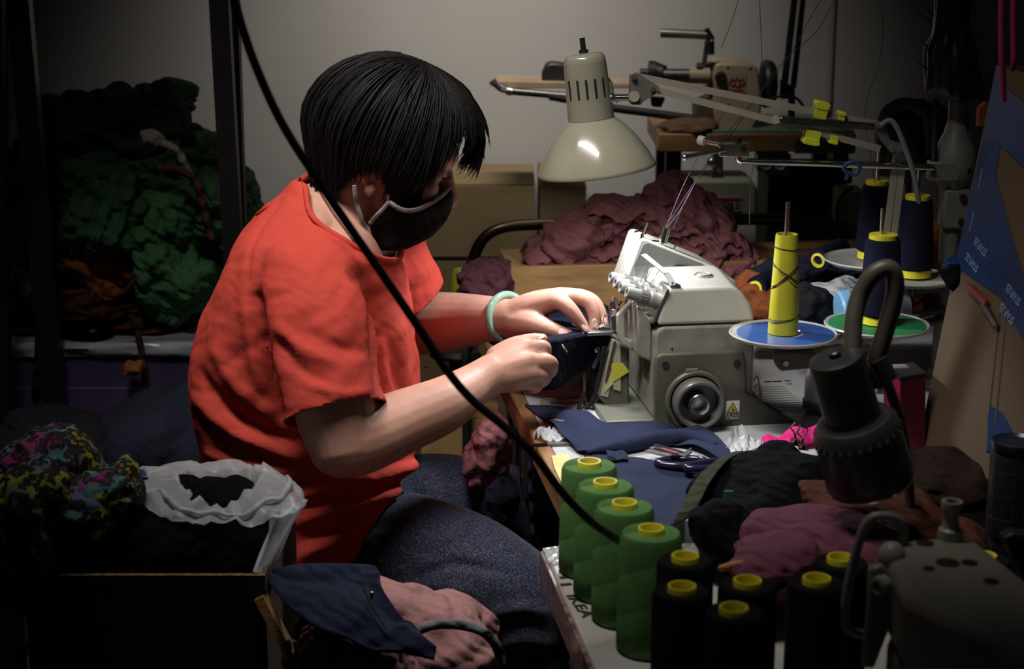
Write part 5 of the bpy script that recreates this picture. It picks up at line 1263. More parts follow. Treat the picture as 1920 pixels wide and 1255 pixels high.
def ribbon(nm, pts, wd, mat, label, Y, th=.003):
    P = spline([tuple(A(x, y, Y)) for x, y in pts], 6); mb = MB(); V = []
    fr = frames(P)
    for p, (t, a, b) in zip(P, fr):
        sd = t.cross(Vector((0, 1, 0))).normalized()
        V += [Vector(p) - sd * wd / 2, Vector(p) + Vector((0, -.004, 0)), Vector(p) + sd * wd / 2]
    o = mb.grid(V, len(P), 3).build(nm, mat, solid=th, angle=180); tag(o, label, 'strap'); return o
m_wst = cloth('white_tape', (.30, .29, .27)); m_mst = cloth('mauve_tape', (.105, .035, .045))
YF = YP - .205
ribbon('white_label', [(268, 262), (285, 258), (300, 270)], .034, m_wst, 'white cloth label on the broad green bundle', YF + .0)
ribbon('white_strap', [(302, 268), (325, 278), (342, 300), (354, 328)], .017, m_wst, 'curved white strap hanging at the upper right of the green pile', YF - .01)
ribbon('mauve_strap', [(295, 318), (325, 316), (352, 326), (368, 342), (380, 380), (388, 415), (398, 452)], .015, m_mst, 'long mauve strap hanging down the green pile', YF - .02)
ribbon('mauve_strap', [(190, 530), (198, 552), (225, 552), (250, 530), (255, 522)], .007, m_mst, 'looped mauve strap below the bright rust bundle', YF - .0)
ribbon('mauve_strap', [(110, 552), (140, 550), (160, 545)], .009, m_mst, 'short mauve strap at the left below the rust bundle', YF)
ribbon('mauve_strap', [(175, 545), (172, 575)], .011, m_mst, 'mauve strap end hanging straight between the rust bundles', YF)
ribbon('dark_strap', [(246, 590), (262, 640), (270, 690), (272, 720)], .012, cloth('brown_tape', (.045, .02, .015)), 'dark brown strap hanging over the wrapped slab, right one', YR - .02)
ribbon('dark_strap', [(74, 600), (72, 660), (66, 740)], .014, cloth('black_tape', (.015, .012, .012)), 'black strap hanging over the wrapped slab, left one', YR - .02)
o = blob('rust_knot', m_ru[0], A(250, 690, YR - .045), (.02, .02, .014), (0, -10, 0), 8, 90, .006, sub=4); tag(o, 'small rust cloth knot dangling on the dark brown strap', 'cloth')
# dark navy cloth over something low behind the woman
nv = blob('navy_heap', cloth('night_navy', (.010, .012, .022), wrinkle=.2), A(335, 880, 3.0), (.20, .15, .15), (0, -24, 0), 71, 26, .020, sub=5, lump=.12, floor=A(250, 980, 3.0).z - .003); tag(nv, 'large dark navy cloth heap in front of the purple cabinet', 'garment')
o = blob('navy_heap', cloth('night_black', (.007, .007, .010)), A(125, 880, 2.95), (.13, .12, .095), (0, 12, 0), 73, 36, .018, sub=5, floor=A(250, 980, 3.0).z - .003); tag(o, 'small black cloth heap left of the large navy heap', 'garment')
c = A(250, 980, 3.0)
lb2 = empty('low_bench', (c.x, 3.0, 0), 'low dark bench under the navy cloth heaps', 'bench')
MB().box((c.x, 3.0, c.z - .02), (.62, .3, .03)).build('seat', m_black, lb2)
for sx in (-.27, .27): MB().box((c.x + sx, 3.0, (c.z - .035) / 2), (.04, .26, c.z - .035)).build('leg', m_black, lb2)

# ------------------------------------------------------------------ carton with plastic bag in the lower left
YX = 2.02
zb = A(270, 1079, YX).z; xa, xb = A(45, 1079, YX).x, A(497, 1079, YX).x; hh = .36; dp = .30
bx = empty('open_carton', ((xa + xb) / 2, YX + dp / 2, zb - hh), 'open dark carton filled with black clothes at the lower left', 'box')
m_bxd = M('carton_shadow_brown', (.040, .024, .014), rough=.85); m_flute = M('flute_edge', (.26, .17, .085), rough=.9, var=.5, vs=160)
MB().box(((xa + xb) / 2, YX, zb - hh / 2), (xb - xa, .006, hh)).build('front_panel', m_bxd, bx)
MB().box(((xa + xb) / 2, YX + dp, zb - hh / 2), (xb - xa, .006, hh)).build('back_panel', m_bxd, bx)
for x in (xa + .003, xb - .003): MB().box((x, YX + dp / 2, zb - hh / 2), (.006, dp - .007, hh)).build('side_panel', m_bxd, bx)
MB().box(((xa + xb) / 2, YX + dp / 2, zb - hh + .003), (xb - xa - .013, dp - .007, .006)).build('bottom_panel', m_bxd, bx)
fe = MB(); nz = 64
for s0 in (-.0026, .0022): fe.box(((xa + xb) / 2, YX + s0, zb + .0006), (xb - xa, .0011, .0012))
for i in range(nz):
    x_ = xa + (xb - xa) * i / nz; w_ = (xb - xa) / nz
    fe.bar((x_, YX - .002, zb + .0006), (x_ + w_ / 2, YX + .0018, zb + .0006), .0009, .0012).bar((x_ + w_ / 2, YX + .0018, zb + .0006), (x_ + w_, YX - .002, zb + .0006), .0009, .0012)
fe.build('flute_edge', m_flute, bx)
sb = empty('box_stand', ((xa + xb) / 2, YX + dp / 2, 0), 'dark low stand under the open carton', 'stand')
MB().box(((xa + xb) / 2, YX + dp / 2, zb - hh - .0155), (xb - xa + .02, dp + .02, .03)).build('top', m_black, sb)
for sx in (-.12, .12):
    for sy in (-.11, .11): MB().box(((xa + xb) / 2 + sx, YX + dp / 2 + sy, (zb - hh - .031) / 2), (.03, .03, zb - hh - .031)).build('leg', m_black, sb)
o = blob('black_garment', m_blk, A(330, 1040, 2.17) + Vector((0, 0, .0)), (.125, .12, .085), (0, -8, 0), 81, 50, .014, sub=5); tag(o, 'black garments bulging out of the open carton', 'garment')
o = blob('pale_pink_garment', cloth('pale_pink', (.16, .09, .09)), A(150, 1068, 2.10), (.05, .05, .03), (0, 0, 0), 83, 60, .008, sub=4); tag(o, 'pale pink garment corner inside the open carton', 'garment')
# bag: rolled rim around an opening, skirt hanging over the box corner
m_bag = bpy.data.materials.new('white_bag'); m_bag.use_nodes = True
N = m_bag.node_tree.nodes; L = m_bag.node_tree.links; b_ = N['Principled BSDF']
b_.inputs['Base Color'].default_value = (.56, .57, .60, 1); b_.inputs['Roughness'].default_value = .35; b_.inputs['Subsurface Weight'].default_value = 0
tr_ = N.new('ShaderNodeBsdfTransparent'); mx_ = N.new('ShaderNodeMixShader'); tl_ = N.new('ShaderNodeBsdfTranslucent'); tl_.inputs[0].default_value = (.6, .62, .66, 1); mx2 = N.new('ShaderNodeMixShader'); mx2.inputs[0].default_value = .35; mx_.inputs[0].default_value = .42
tcb = N.new('ShaderNodeTexCoord'); nb = N.new('ShaderNodeTexNoise'); nb.inputs['Scale'].default_value = 22; nb.inputs['Detail'].default_value = 5; bpb = N.new('ShaderNodeBump'); bpb.inputs['Strength'].default_value = .6; bpb.inputs['Distance'].default_value = .004
L.new(tcb.outputs['Object'], nb.inputs[0]); L.new(nb.outputs['Fac'], bpb.inputs['Height']); L.new(bpb.outputs[0], b_.inputs['Normal'])
L.new(b_.outputs[0], mx2.inputs[1]); L.new(tl_.outputs[0], mx2.inputs[2]); L.new(mx2.outputs[0], mx_.inputs[1]); L.new(tr_.outputs[0], mx_.inputs[2]); L.new(mx_.outputs[0], N['Material Output'].inputs[0])
bagr = [ # ring control: list of (px,py,Y) going round: left, front-left, front, front-right, right, back-right, back, back-left
    [(335, 905, 2.18), (370, 935, 2.13), (410, 950, 2.12), (450, 935, 2.13), (478, 905, 2.18), (470, 880, 2.24), (410, 885, 2.26), (350, 885, 2.24)],
    [(332, 900, 2.18), (365, 935, 2.12), (410, 955, 2.11), (455, 938, 2.12), (492, 885, 2.18), (480, 876, 2.26), (410, 874, 2.28), (345, 880, 2.25)],
    [(315, 905, 2.18), (345, 950, 2.10), (410, 965, 2.10), (470, 950, 2.10), (530, 900, 2.18), (495, 874, 2.27), (410, 868, 2.30), (325, 876, 2.26)],
    [(262, 900, 2.18), (320, 958, 2.08), (415, 975, 2.08), (500, 962, 2.09), (560, 925, 2.18), (510, 885, 2.29), (400, 872, 2.31), (290, 880, 2.27)],
    [(240, 930, 2.18), (310, 968, 2.08), (420, 982, 2.075), (512, 975, 2.085), (573, 940, 2.18), (520, 900, 2.30), (395, 885, 2.32), (265, 890, 2.28)],
]
def cring(pts, n=64, sd=0):
    P = np.array([tuple(A(*p)) for p in pts]); m = len(P); out = []
    for i in range(n):
        x = i / n * m; k = int(x); t = x - k
        p0, p1, p2, p3 = P[(k - 1) % m], P[k % m], P[(k + 1) % m], P[(k + 2) % m]
        out.append(.5 * ((2 * p1) + (-p0 + p2) * t + (2 * p0 - 5 * p1 + 4 * p2 - p3) * t * t + (-p0 + 3 * p1 - 3 * p2 + p3) * t ** 3))
    out = np.array(out); nz_ = fbm(out * 38 + sd, sd, 3); out[:, 2] += .009 * nz_; out[:, 1] += .004 * fbm(out * 40 + 7, 5, 2)
    return [Vector(p) for p in out]
rings = [cring(r_, 72, 0) for r_ in bagr]
dn = [p - Vector((0, 0, .06)) for p in rings[0]]
rings2 = [[p + (Vector((0, 0, -.12)) - (p - A(410, 915, 2.18)) * .2) for p in rings[0]]] + rings
full = []
for i in range(len(rings2) - 1):
    for q in range(3):
        t = q / 3; full.append([a * (1 - t) + b * t + Vector((0, 0, .0035 * math.sin(k * 1.1 + i * .9 + q * .4))) for k, (a, b) in enumerate(zip(rings2[i], rings2[i + 1]))])
full.append(rings2[-1])
bag = empty('plastic_bag', A(420, 1000, 2.18), 'white translucent plastic bag opened over black clothes in the carton', 'bag')
MB().loft(full, caps=False).build('mouth', m_bag, bag, angle=180)
sk = sheet([A(505, 962, 2.09), A(540, 945, 2.13), A(573, 938, 2.18), A(560, 925, 2.24)], [A(478, 1074, 2.035), A(494, 1070, 2.05), A(508, 1058, 2.10), A(515, 1040, 2.16)], 30, 30, lambda u, v, p: (.006 * math.sin(u * 14 + v * 3), .004 * math.sin(u * 22), 0))
sk.build('hanging_skirt', m_bag, bag, angle=180)
for off_, r_ in ((0, .0042), (.007, .003), (-.006, .0026)):
    P_ = [rings[3][k % 72] * (.5 + off_ * 10) + rings[2][k % 72] * (.5 - off_ * 10) + Vector((0, 0, .004)) for k in range(4, 40)]
    MB().tube(P_, [r_ * (.4 + .8 * abs(math.sin(k * .37 + off_ * 300))) for k in range(len(P_))], 8, sy=.7).build('rim_fold', m_bag, bag, angle=180)
o = blob('black_garment', m_blk, A(410, 938, 2.19), (.056, .056, .016), (0, 0, 0), 87, 80, .006, sub=5); tag(o, 'black garment inside the mouth of the white plastic bag', 'garment')
o = MB().prism([A(x, y, 2.2) for x, y in ((228, 884), (268, 880), (276, 892), (236, 905))], (0, .01, 0)).build('blue_packet', M('blue_packet', (.04, .12, .35), rough=.35, var=.6, vs=60, col2=(.4, .42, .45))); tag(o, 'blue and white packet beside the plastic bag', 'packet')
# leopard scarf
m_leo = bpy.data.materials.new('leopard_print'); m_leo.use_nodes = True; N = m_leo.node_tree.nodes; L = m_leo.node_tree.links; b_ = N['Principled BSDF']; b_.inputs['Roughness'].default_value = .75; b_.inputs['Specular IOR Level'].default_value = .2
tcl = N.new('ShaderNodeTexCoord'); n1 = N.new('ShaderNodeTexNoise'); n1.inputs['Scale'].default_value = 13; n1.inputs['Detail'].default_value = 1
r1 = N.new('ShaderNodeValToRGB'); e = r1.color_ramp.elements
e[0].position = .34; e[0].color = (.20, .012, .085, 1); e[1].position = .68; e[1].color = (.16, .21, .015, 1)
x_ = e.new(.46); x_.color = (.025, .12, .14, 1); x_ = e.new(.55); x_.color = (.18, .18, .012, 1); x_ = e.new(.40); x_.color = (.11, .03, .12, 1)
vo = N.new('ShaderNodeTexVoronoi'); vo.inputs['Scale'].default_value = 62; n2 = N.new('ShaderNodeTexNoise'); n2.inputs['Scale'].default_value = 90
ad = N.new('ShaderNodeVectorMath'); ad.operation = 'MULTIPLY_ADD'; ad.inputs[1].default_value = (.02, .02, .02)
L.new(tcl.outputs['Object'], n1.inputs[0]); L.new(tcl.outputs['Object'], n2.inputs[0]); L.new(n2.outputs['Color'], ad.inputs[0]); L.new(tcl.outputs['Object'], ad.inputs[2]); L.new(ad.outputs[0], vo.inputs['Vector'])
r2 = N.new('ShaderNodeValToRGB'); r2.color_ramp.interpolation = 'CONSTANT'; e2 = r2.color_ramp.elements; e2[0].color = (.55, .55, .55, 1); e2[1].position = .24; e2[1].color = (0, 0, 0, 1); x_ = e2.new(.60); x_.color = (1, 1, 1, 1)
mxl = N.new('ShaderNodeMix'); mxl.data_type = 'RGBA'; L.new(n1.outputs['Fac'], r1.inputs[0]); L.new(vo.outputs['Distance'], r2.inputs[0]); L.new(r2.outputs[0], mxl.inputs[0]); mxl.inputs[6].default_value = (.006, .005, .007, 1); L.new(r1.outputs[0], mxl.inputs[7]); L.new(mxl.outputs[2], b_.inputs['Base Color'])
lsc = empty('leopard_scarf', A(100, 1040, 2.12), 'crumpled scarf with rainbow leopard print hanging over the carton', 'scarf')
blob('crumpled_top', m_leo, A(95, 872, 2.14), (.058, .07, .042), (0, 10, 0), 91, 48, .016, sub=5, dirs=((.9, .1, .5), (.6, .1, 1), (-.5, 0, 1)), parent=lsc)
blob('crumpled_fold', m_leo, A(200, 925, 2.10), (.045, .06, .030), (0, -20, 0), 93, 60, .012, sub=5, parent=lsc)
blob('crumpled_middle', m_leo, A(105, 950, 2.08), (.085, .06, .055), (0, 10, 0), 95, 42, .016, sub=5, dirs=((.2, .1, 1), (.8, .1, -.6)), parent=lsc)
blob('hanging_end', m_leo, A(48, 1010, 2.03), (.042, .045, .085), (0, 8, 0), 97, 60, .012, sub=5, dirs=((1, .1, .1), (.9, .1, .3)), parent=lsc)

# ------------------------------------------------------------------ chair with pink garments in the centre foreground
fcx = A(760, 1230, 2.1)
ch = empty('wooden_chair', (fcx.x, 2.12, 0), 'small wooden chair buried under pink garments', 'chair')
MB().box((fcx.x, 2.12, .545), (.20, .20, .02)).build('seat', m_wood2, ch, bevel=.004)
MB().bar(A(488, 1118, 2.02), A(600, 1330, 2.0), .012, .022, (0, 1, 0)).build('side_rail', m_wood, ch)
for sx in (-.085, .085):
    for sy in (-.085, .085): MB().box((fcx.x + sx, 2.12 + sy, .267), (.025, .025, .534)).build('leg', m_wood, ch)
m_dp = cloth('dusty_pink', (.30, .15, .145), var=.1, vs=5); m_gt = cloth('grey_binding', (.16, .16, .18))
pkg = empty('pink_garment', A(740, 1255, 2.12), 'dusty pink sweatshirt with grey piping thrown over the chair', 'garment')
blob('draped_back', m_dp, A(775, 1225, 2.14), (.11, .10, .088), (0, 18, 0), 111, 18, .012, sub=5, dirs=((.9, .3, .3), (.3, .9, .4)), wf=4, parent=pkg, floor=.557)
blob('rolled_sleeve', m_dp, A(690, 1235, 2.04), (.065, .06, .045), (0, 25, 0), 113, 30, .010, sub=5, parent=pkg, floor=.557)
blob('rolled_sleeve', m_dp, A(605, 1225, 2.04), (.045, .05, .045), (0, 35, 0), 115, 30, .010, sub=5, parent=pkg, floor=.557)
MB().tube(spline([tuple(A(x, y, Y)) for x, y, Y in ((785, 1182, 2.03), (815, 1172, 2.03), (860, 1172, 2.03), (905, 1185, 2.035), (932, 1215, 2.05), (942, 1262, 2.06))], 6), .0065, 10).build('piping', m_gt, pkg)
MB().tube(spline([tuple(A(x, y, Y)) for x, y, Y in ((674, 1228, 1.995), (672, 1212, 1.99), (684, 1200, 1.985), (702, 1204, 1.985))], 6), .008, 10).build('piping', m_gt, pkg)
MB().tube(spline([tuple(A(x, y, Y)) for x, y, Y in ((555, 1195, 2.02), (560, 1175, 2.01), (580, 1163, 2.0), (608, 1168, 2.0))], 6), .005, 10).build('piping', cloth('dark_grey_binding', (.06, .055, .06)), pkg)
MB().prism([A(588, 1200, 1.985), A(620, 1205, 1.985), A(612, 1238, 1.98), A(582, 1232, 1.98)], (0, .001, 0)).build('care_label', cloth('cream_label', (.28, .26, .19)), pkg)
ng = empty('navy_shorts', A(650, 1200, 2.05), 'navy garment with a zip lying on the pink sweatshirt', 'garment')
def wav(u, v, p): return (0, -.012 * math.sin(u * 3.1) - .006 * math.sin(v * 7 + u * 4), .006 * math.sin(v * 9 + u * 5))
m_nz = cloth('ink_navy', (.010, .013, .032), var=.12)
sheet([A(503, 1075, 2.10), A(560, 1062, 2.10), A(640, 1060, 2.10), A(706, 1062, 2.10), A(716, 1092, 2.05), A(755, 1148, 2.02), A(775, 1160, 2.0), A(816, 1222, 1.97)],
      [A(500, 1082, 2.06), A(525, 1110, 2.01), A(560, 1135, 1.98), A(600, 1160, 1.96), A(650, 1182, 1.955), A(690, 1210, 1.95), A(730, 1222, 1.95), A(814, 1226, 1.96)], 60, 30, wav).build('cloth', m_nz, ng, angle=180, solid=.004)
MB().tube([A(680, 1098, 1.99), A(700, 1140, 1.975), A(725, 1180, 1.96)], .0016, 6).build('zip', m_dark, ng)
MB().box(A(697, 1117, 1.972), (.004, .003, .010)).build('zip_pull', m_chrome, ng, bevel=.0008)
# ------------------------------------------------------------------ the seated woman
def skin():
    m = M('skin', (.50, .265, .20), rough=.5, var=.10, vs=22, bump=.12, bs=260, spec=.4)
    b = m.node_tree.nodes['Principled BSDF']; b.inputs['Subsurface Weight'].default_value = .12; b.inputs['Subsurface Radius'].default_value = (.012, .004, .002); b.inputs['Subsurface Scale'].default_value = .6
    return m
m_skin = skin()
HC = A(737, 268, 2.64); hp = R(24)
HF = Vector((math.cos(hp), 0, -math.sin(hp))); HU = Vector((math.sin(hp), 0, math.cos(hp))); HS = Vector((0, -1, 0))
def H(f, s, u): return HC + HF * f + HS * s + HU * u
BH = Matrix((HF, HS, HU)).transposed()
def pa(*a): return A(*a)
body = MB()
# head
body.ell(H(-.005, 0, .012), (.094, .077, .098), BH, 32, 24)
body.ell(H(.030, 0, -.055), (.066, .060, .075), BH, 28, 20)
body.ell(H(.070, 0, -.105), (.026, .032, .026), BH)
body.ell(H(.082, 0, .015), (.018, .045, .020), BH)
body.capsule([H(.088, 0, -.004), H(.103, 0, -.030), H(.112, 0, -.045)], [.010, .012, .014], 14, 4)
for s in (-1, 1):
    body.ell(H(.080, s * .031, -.008), (.013, .016, .012), BH)
    body.ell(H(.070, s * .042, -.040), (.022, .022, .026), BH)
    body.ell(H(.098, s * .012, -.050), (.011, .009, .009), BH)
body.ell(H(.096, 0, -.082), (.012, .024, .007), BH); body.ell(H(.094, 0, -.094), (.012, .020, .008), BH)
for s in (-1, 1):  # ears: shell, rim and lobe
    body.ell(H(-.012, s * .077, -.036), (.017, .007, .027), BH)
    P = [H(-.012 + .019 * math.cos(t), s * .084, -.032 + .029 * math.sin(t)) for t in np.linspace(-.6, 4.2, 14)]
    body.tube(P, .0042, 8); body.ell(H(-.004, s * .081, -.064), (.009, .006, .011), BH)
# neck and trunk
body.capsule([H(-.025, 0, -.045), pa(662, 385, 2.64), pa(635, 440, 2.64), pa(600, 520, 2.64)], [.062, .060, .068, .085], 20, 5)
body.capsule([H(.010, 0, -.070), pa(700, 420, 2.64), pa(668, 490, 2.64)], [.052, .046, .050], 16, 5)
body.capsule([pa(580, 560, 2.64), pa(585, 700, 2.64), pa(600, 860, 2.64), pa(580, 985, 2.66)], [.12, .12, .12, .10], 20, 5)
body.capsule([pa(585, 520, 2.51), pa(605, 480, 2.64), pa(660, 475, 2.80)], [.04, .06, .04], 16, 5)
body.capsule([pa(590, 438, 2.55), pa(600, 405, 2.64), pa(640, 415, 2.74)], [.035, .05, .035], 16, 5)
body.capsule([pa(630, 480, 2.54), pa(660, 470, 2.64), pa(690, 470, 2.74)], [.045, .06, .045], 16, 5)
# near (right) arm
body.capsule([pa(585, 545, 2.47), pa(608, 640, 2.405), pa(626, 760, 2.365), pa(641, 832, 2.345)], [.056, .062, .058, .049], 20, 5)
body.capsule([pa(641, 834, 2.345), pa(680, 823, 2.365), pa(750, 793, 2.41), pa(830, 760, 2.46), pa(890, 722, 2.515), pa(925, 700, 2.54)], [.048, .050, .0465, .0415, .0325, .0305], 20, 5)
# far (left) arm
body.capsule([pa(728, 490, 2.84), pa(740, 560, 2.88), pa(748, 612, 2.90)], [.062, .058, .052], 18, 5)
body.capsule([pa(748, 610, 2.90), pa(800, 606, 2.87), pa(860, 602, 2.83), pa(915, 598, 2.785), pa(958, 597, 2.755)], [.054, .053, .047, .038, .031], 20, 5)
# right hand, closed in a pinch
W = pa(922, 703, 2.538)
for m_, r_ in (((985, 657, 2.565), .0155), ((998, 676, 2.550), .0160), ((999, 697, 2.545), .0155), ((988, 714, 2.550), .0145)):
    mid = W.lerp(pa(*m_), .55)
    body.capsule([W, mid, pa(*m_)], [.0285, .023, r_], 14, 4)
def finger(pts, rad): body.capsule([pa(*p) for p in pts], rad, 12, 4)
finger([(935, 672, 2.572), (962, 652, 2.580), (990, 641, 2.585), (1006, 637, 2.587), (1018, 635, 2.588)], [.021, .0165, .0125, .0108, .0080])
finger([(985, 656, 2.565), (1006, 650, 2.560), (1021, 652, 2.563), (1020, 665, 2.586), (1006, 666, 2.604)], [.0125, .0112, .0108, .0100, .0085])
finger([(998, 678, 2.550), (1020, 676, 2.543), (1034, 682, 2.550), (1031, 698, 2.573), (1012, 697, 2.594)], [.0125, .0114, .0110, .0102, .0088])
finger([(999, 698, 2.545), (1015, 700, 2.545), (1023, 706, 2.555), (1016, 716, 2.578), (1002, 712, 2.592)], [.0125, .0112, .0106, .0098, .0085])
finger([(988, 714, 2.550), (1000, 719, 2.553), (1006, 724, 2.564), (998, 728, 2.582), (986, 722, 2.592)], [.013, .0115, .0105, .0095, .0082])
# left hand, guiding the cloth
W = pa(955, 597, 2.757)
for m_, r_ in (((1038, 562, 2.718), .0150), ((1051, 556, 2.738), .0155), ((1058, 556, 2.758), .0150), ((1058, 562, 2.778), .0135)):
    mid = W.lerp(pa(*m_), .5)
    body.capsule([W, mid + Vector((0, 0, .004)), pa(*m_)], [.028, .023, r_], 14, 4)
finger([(972, 606, 2.735), (1000, 608, 2.712), (1028, 617, 2.700), (1048, 624, 2.697), (1067, 629, 2.697)], [.024, .0205, .0150, .0125, .0092])
finger([(1038, 562, 2.718), (1054, 567, 2.708), (1070, 581, 2.702), (1088, 604, 2.702), (1102, 625, 2.702)], [.0150, .0135, .0122, .0102, .0068])
finger([(1051, 556, 2.738), (1080, 556, 2.734), (1104, 567, 2.730), (1114, 592, 2.726), (1112, 614, 2.722)], [.0150, .0132, .0122, .0105, .0075])
finger([(1058, 556, 2.758), (1090, 556, 2.757), (1113, 566, 2.755), (1127, 588, 2.750), (1135, 611, 2.746)], [.0145, .0125, .0115, .0098, .0070])
finger([(1058, 562, 2.778), (1085, 564, 2.780), (1104, 574, 2.780), (1114, 596, 2.776), (1117, 614, 2.772)], [.0130, .0112, .0102, .0090, .0065])
# legs inside the jeans
for pts, rr in (([(570, 1020, 2.60), (760, 1058, 2.52), (960, 1122, 2.45), (975, 1180, 2.45)], [.07, .065, .055, .05]), ([(600, 990, 2.74), (800, 970, 2.78), (1000, 972, 2.80)], [.07, .07, .055])):
    body.capsule([pa(*p) for p in pts], rr, 16, 5)
fl1 = pa(985, 1180, 2.45); fl2 = pa(1010, 985, 2.80)
for q in (fl1, fl2): body.capsule([Vector((q.x, q.y, .52)), Vector((q.x - .01, q.y, .25)), Vector((q.x - .03, q.y, .07)), Vector((q.x + .09, q.y, .035))], [.058, .05, .035, .033], 14, 5)
secs = [(334, 553, 655, .066), (352, 536, 680, .088), (385, 498, 712, .124), (420, 462, 735, .165), (470, 434, 750, .195), (535, 407, 764, .205), (605, 378, 774, .205), (680, 363, 782, .205), (760, 367, 790, .208), (840, 383, 803, .212), (900, 389, 815, .220), (960, 396, 812, .236), (1015, 402, 790, .246), (1060, 412, 770, .250), (1110, 430, 720, .2)]
YT = 2.64
sp_ = spline([tuple(s) for s in secs], 3)
def torso_rings(rows, inset=0.0):
    out = []
    for py, b0_, f0_, hy in rows:
        a = A(b0_, py, YT); b = A(f0_, py, YT); cx_ = (a + b) / 2; rx = (b.x - a.x) / 2 - inset; q = []
        for k in range(48):
            th = 2 * math.pi * k / 48; c, s = math.cos(th), math.sin(th); e = 2 / 2.35
            q.append(Vector((cx_.x + rx * math.copysign(abs(c) ** e, c), YT + (hy - inset) * math.copysign(abs(s) ** e, s), cx_.z - inset)))
        out.append(q)
    return out
body.loft(torso_rings(sp_[:13], .013))
me = voxel(body, .0029, 5, .5)
me.name = 'person'
pe = link_mesh('person', me, m_skin, None, True, 180)
tag(pe, 'woman in red orange t-shirt and dark mask, seated and guiding cloth into the overlocker', 'person')
# fingernails
m_nail = M('nail', (.62, .38, .34), rough=.22, coat=.4)
def nail(p, d, n, w_, l_):
    d = Vector(d).normalized(); n = Vector(n); n = (n - d * n.dot(d)).normalized(); s = d.cross(n)
    MB().ell(p, (l_, w_, .0013), Matrix((d, s, n)).transposed(), 16, 8).build('fingernail', m_nail, pe)
def dpx(a, b): return (A(*b) - A(*a))
nail(A(1056, 624, 2.6865), dpx((1045, 622, 2.69), (1066, 628, 2.69)), (0, -.8, .6), .0068, .0088)
nail(A(1097, 615, 2.694), dpx((1088, 602, 2.7), (1102, 623, 2.7)), (.3, -.8, .6), .0050, .0085)
nail(A(1114, 606, 2.7145), dpx((1114, 592, 2.72), (1112, 614, 2.72)), (.35, -.95, .2), .0050, .0075)
nail(A(1133, 602, 2.7385), dpx((1127, 588, 2.75), (1135, 611, 2.746)), (.35, -.95, .2), .0045, .0072)
nail(A(1013, 632.5, 2.581), dpx((1000, 638, 2.58), (1018, 635, 2.58)), (0, -.3, 1), .0050, .0065)

# ---- t-shirt
m_shirt = cloth('red_orange_jersey', (.48, .055, .038), var=.06, vs=5, sheen=.0, bump=.3, bs=700, rough=.8, wrinkle=.12)
sh = MB()
rings = torso_rings(sp_)
sh.loft(rings)
sh.capsule([pa(566, 512, 2.515), pa(586, 556, 2.455), pa(600, 620, 2.415), pa(614, 700, 2.385), pa(632, 800, 2.352), pa(640, 850, 2.34)], [.066, .077, .079, .076, .074, .072], 24, 5)
sh.capsule([pa(715, 478, 2.80), pa(742, 535, 2.855), pa(770, 585, 2.885), pa(800, 612, 2.87)], [.075, .076, .074, .072], 20, 5)
sme = voxel(sh, .0065, 7, .5)
bm = bmesh.new(); bm.from_mesh(sme)
def cut(bm, p, n, sel):
    g = [f for f in bm.faces if sel(f.calc_center_median())]; gs = set(g); ed = set(); vs = set()
    for f in g: ed.update(f.edges); vs.update(f.verts)
    bmesh.ops.bisect_plane(bm, geom=list(vs) + list(ed) + g, plane_co=p, plane_no=n, clear_outer=False, clear_inner=False)
    p = Vector(p); n = Vector(n)
    dele = [f for f in bm.faces if sel(f.calc_center_median()) and (f.calc_center_median() - p).dot(n) > 0]
    bmesh.ops.delete(bm, geom=dele, context='FACES')
def cpx(v):
    x, y = proj(np.array([tuple(v)])); return x[0], y[0]
# sleeve hems, neckline, hem
aA = pa(614, 700, 2.385); aB = (pa(640, 850, 2.34) - aA).normalized()
def adist(c): d = c - aA; return (d - aB * d.dot(aB)).length
h0 = pa(540, 794, 2.352); h1 = pa(716, 750, 2.352); axs = (pa(632, 800, 2.352) - pa(614, 700, 2.385)).normalized()
e_ = (h1 - h0).normalized(); nrm_ = axs - e_ * axs.dot(e_); cut(bm, h0, nrm_.normalized(), lambda c: c.y < 2.44 and 520 < cpx(c)[0] < 735 and 690 < cpx(c)[1] < 960 and adist(c) < .086)
cut(bm, pa(786, 560, 2.86), (pa(800, 612, 2.87) - pa(742, 535, 2.855)).normalized(), lambda c: c.y > 2.76 and cpx(c)[0] > 735 and cpx(c)[1] < 690)
n0 = pa(556, 326, 2.64); n1 = pa(692, 497, 2.64); dn_ = (n1 - n0).normalized(); nn = Vector((0, 1, 0)).cross(dn_).normalized()
if nn.x < 0: nn = -nn
n0 = pa(564, 336, 2.64); n1 = pa(708, 512, 2.64); dn_ = (n1 - n0).normalized(); nn = Vector((0, 1, 0)).cross(dn_).normalized()
if nn.x < 0: nn = -nn
nmid = (n0 + n1) / 2; nA = (n1 - n0).length / 2
def nel(c):
    p_ = c - nmid; u_ = p_.dot(dn_) / nA; b2 = .146 * (1 + .12 * u_); return u_, p_.y / b2, p_.dot(nn), b2
def inn(c):
    u_, y_, w_, b2 = nel(c); return u_ * u_ + y_ * y_ < 1 and w_ > -.10
bmesh.ops.delete(bm, geom=[f for f in bm.faces if inn(f.calc_center_median())], context='FACES')
col_ = []
for v in {v for e in bm.edges if e.is_boundary for v in e.verts}:
    u_, y_, w_, b2 = nel(v.co); k_ = math.hypot(u_, y_)
    if .7 < k_ < 1.3 and w_ > -.12:
        un = u_ / k_; yn = y_ / k_ * .146 * (1 + .12 * un); v.co = nmid + dn_ * un * nA + nn * w_ + Vector((0, yn, 0)); col_.append((math.atan2(y_, u_), v))
col_.sort(key=lambda q: q[0]); ws = np.array([(v.co - nmid).dot(nn) for _, v in col_])
for _ in range(30): ws = .5 * ws + .25 * np.roll(ws, 1) + .25 * np.roll(ws, -1)
for (th_, v), w_ in zip(col_, ws): v.co = v.co + nn * (w_ - (v.co - nmid).dot(nn))
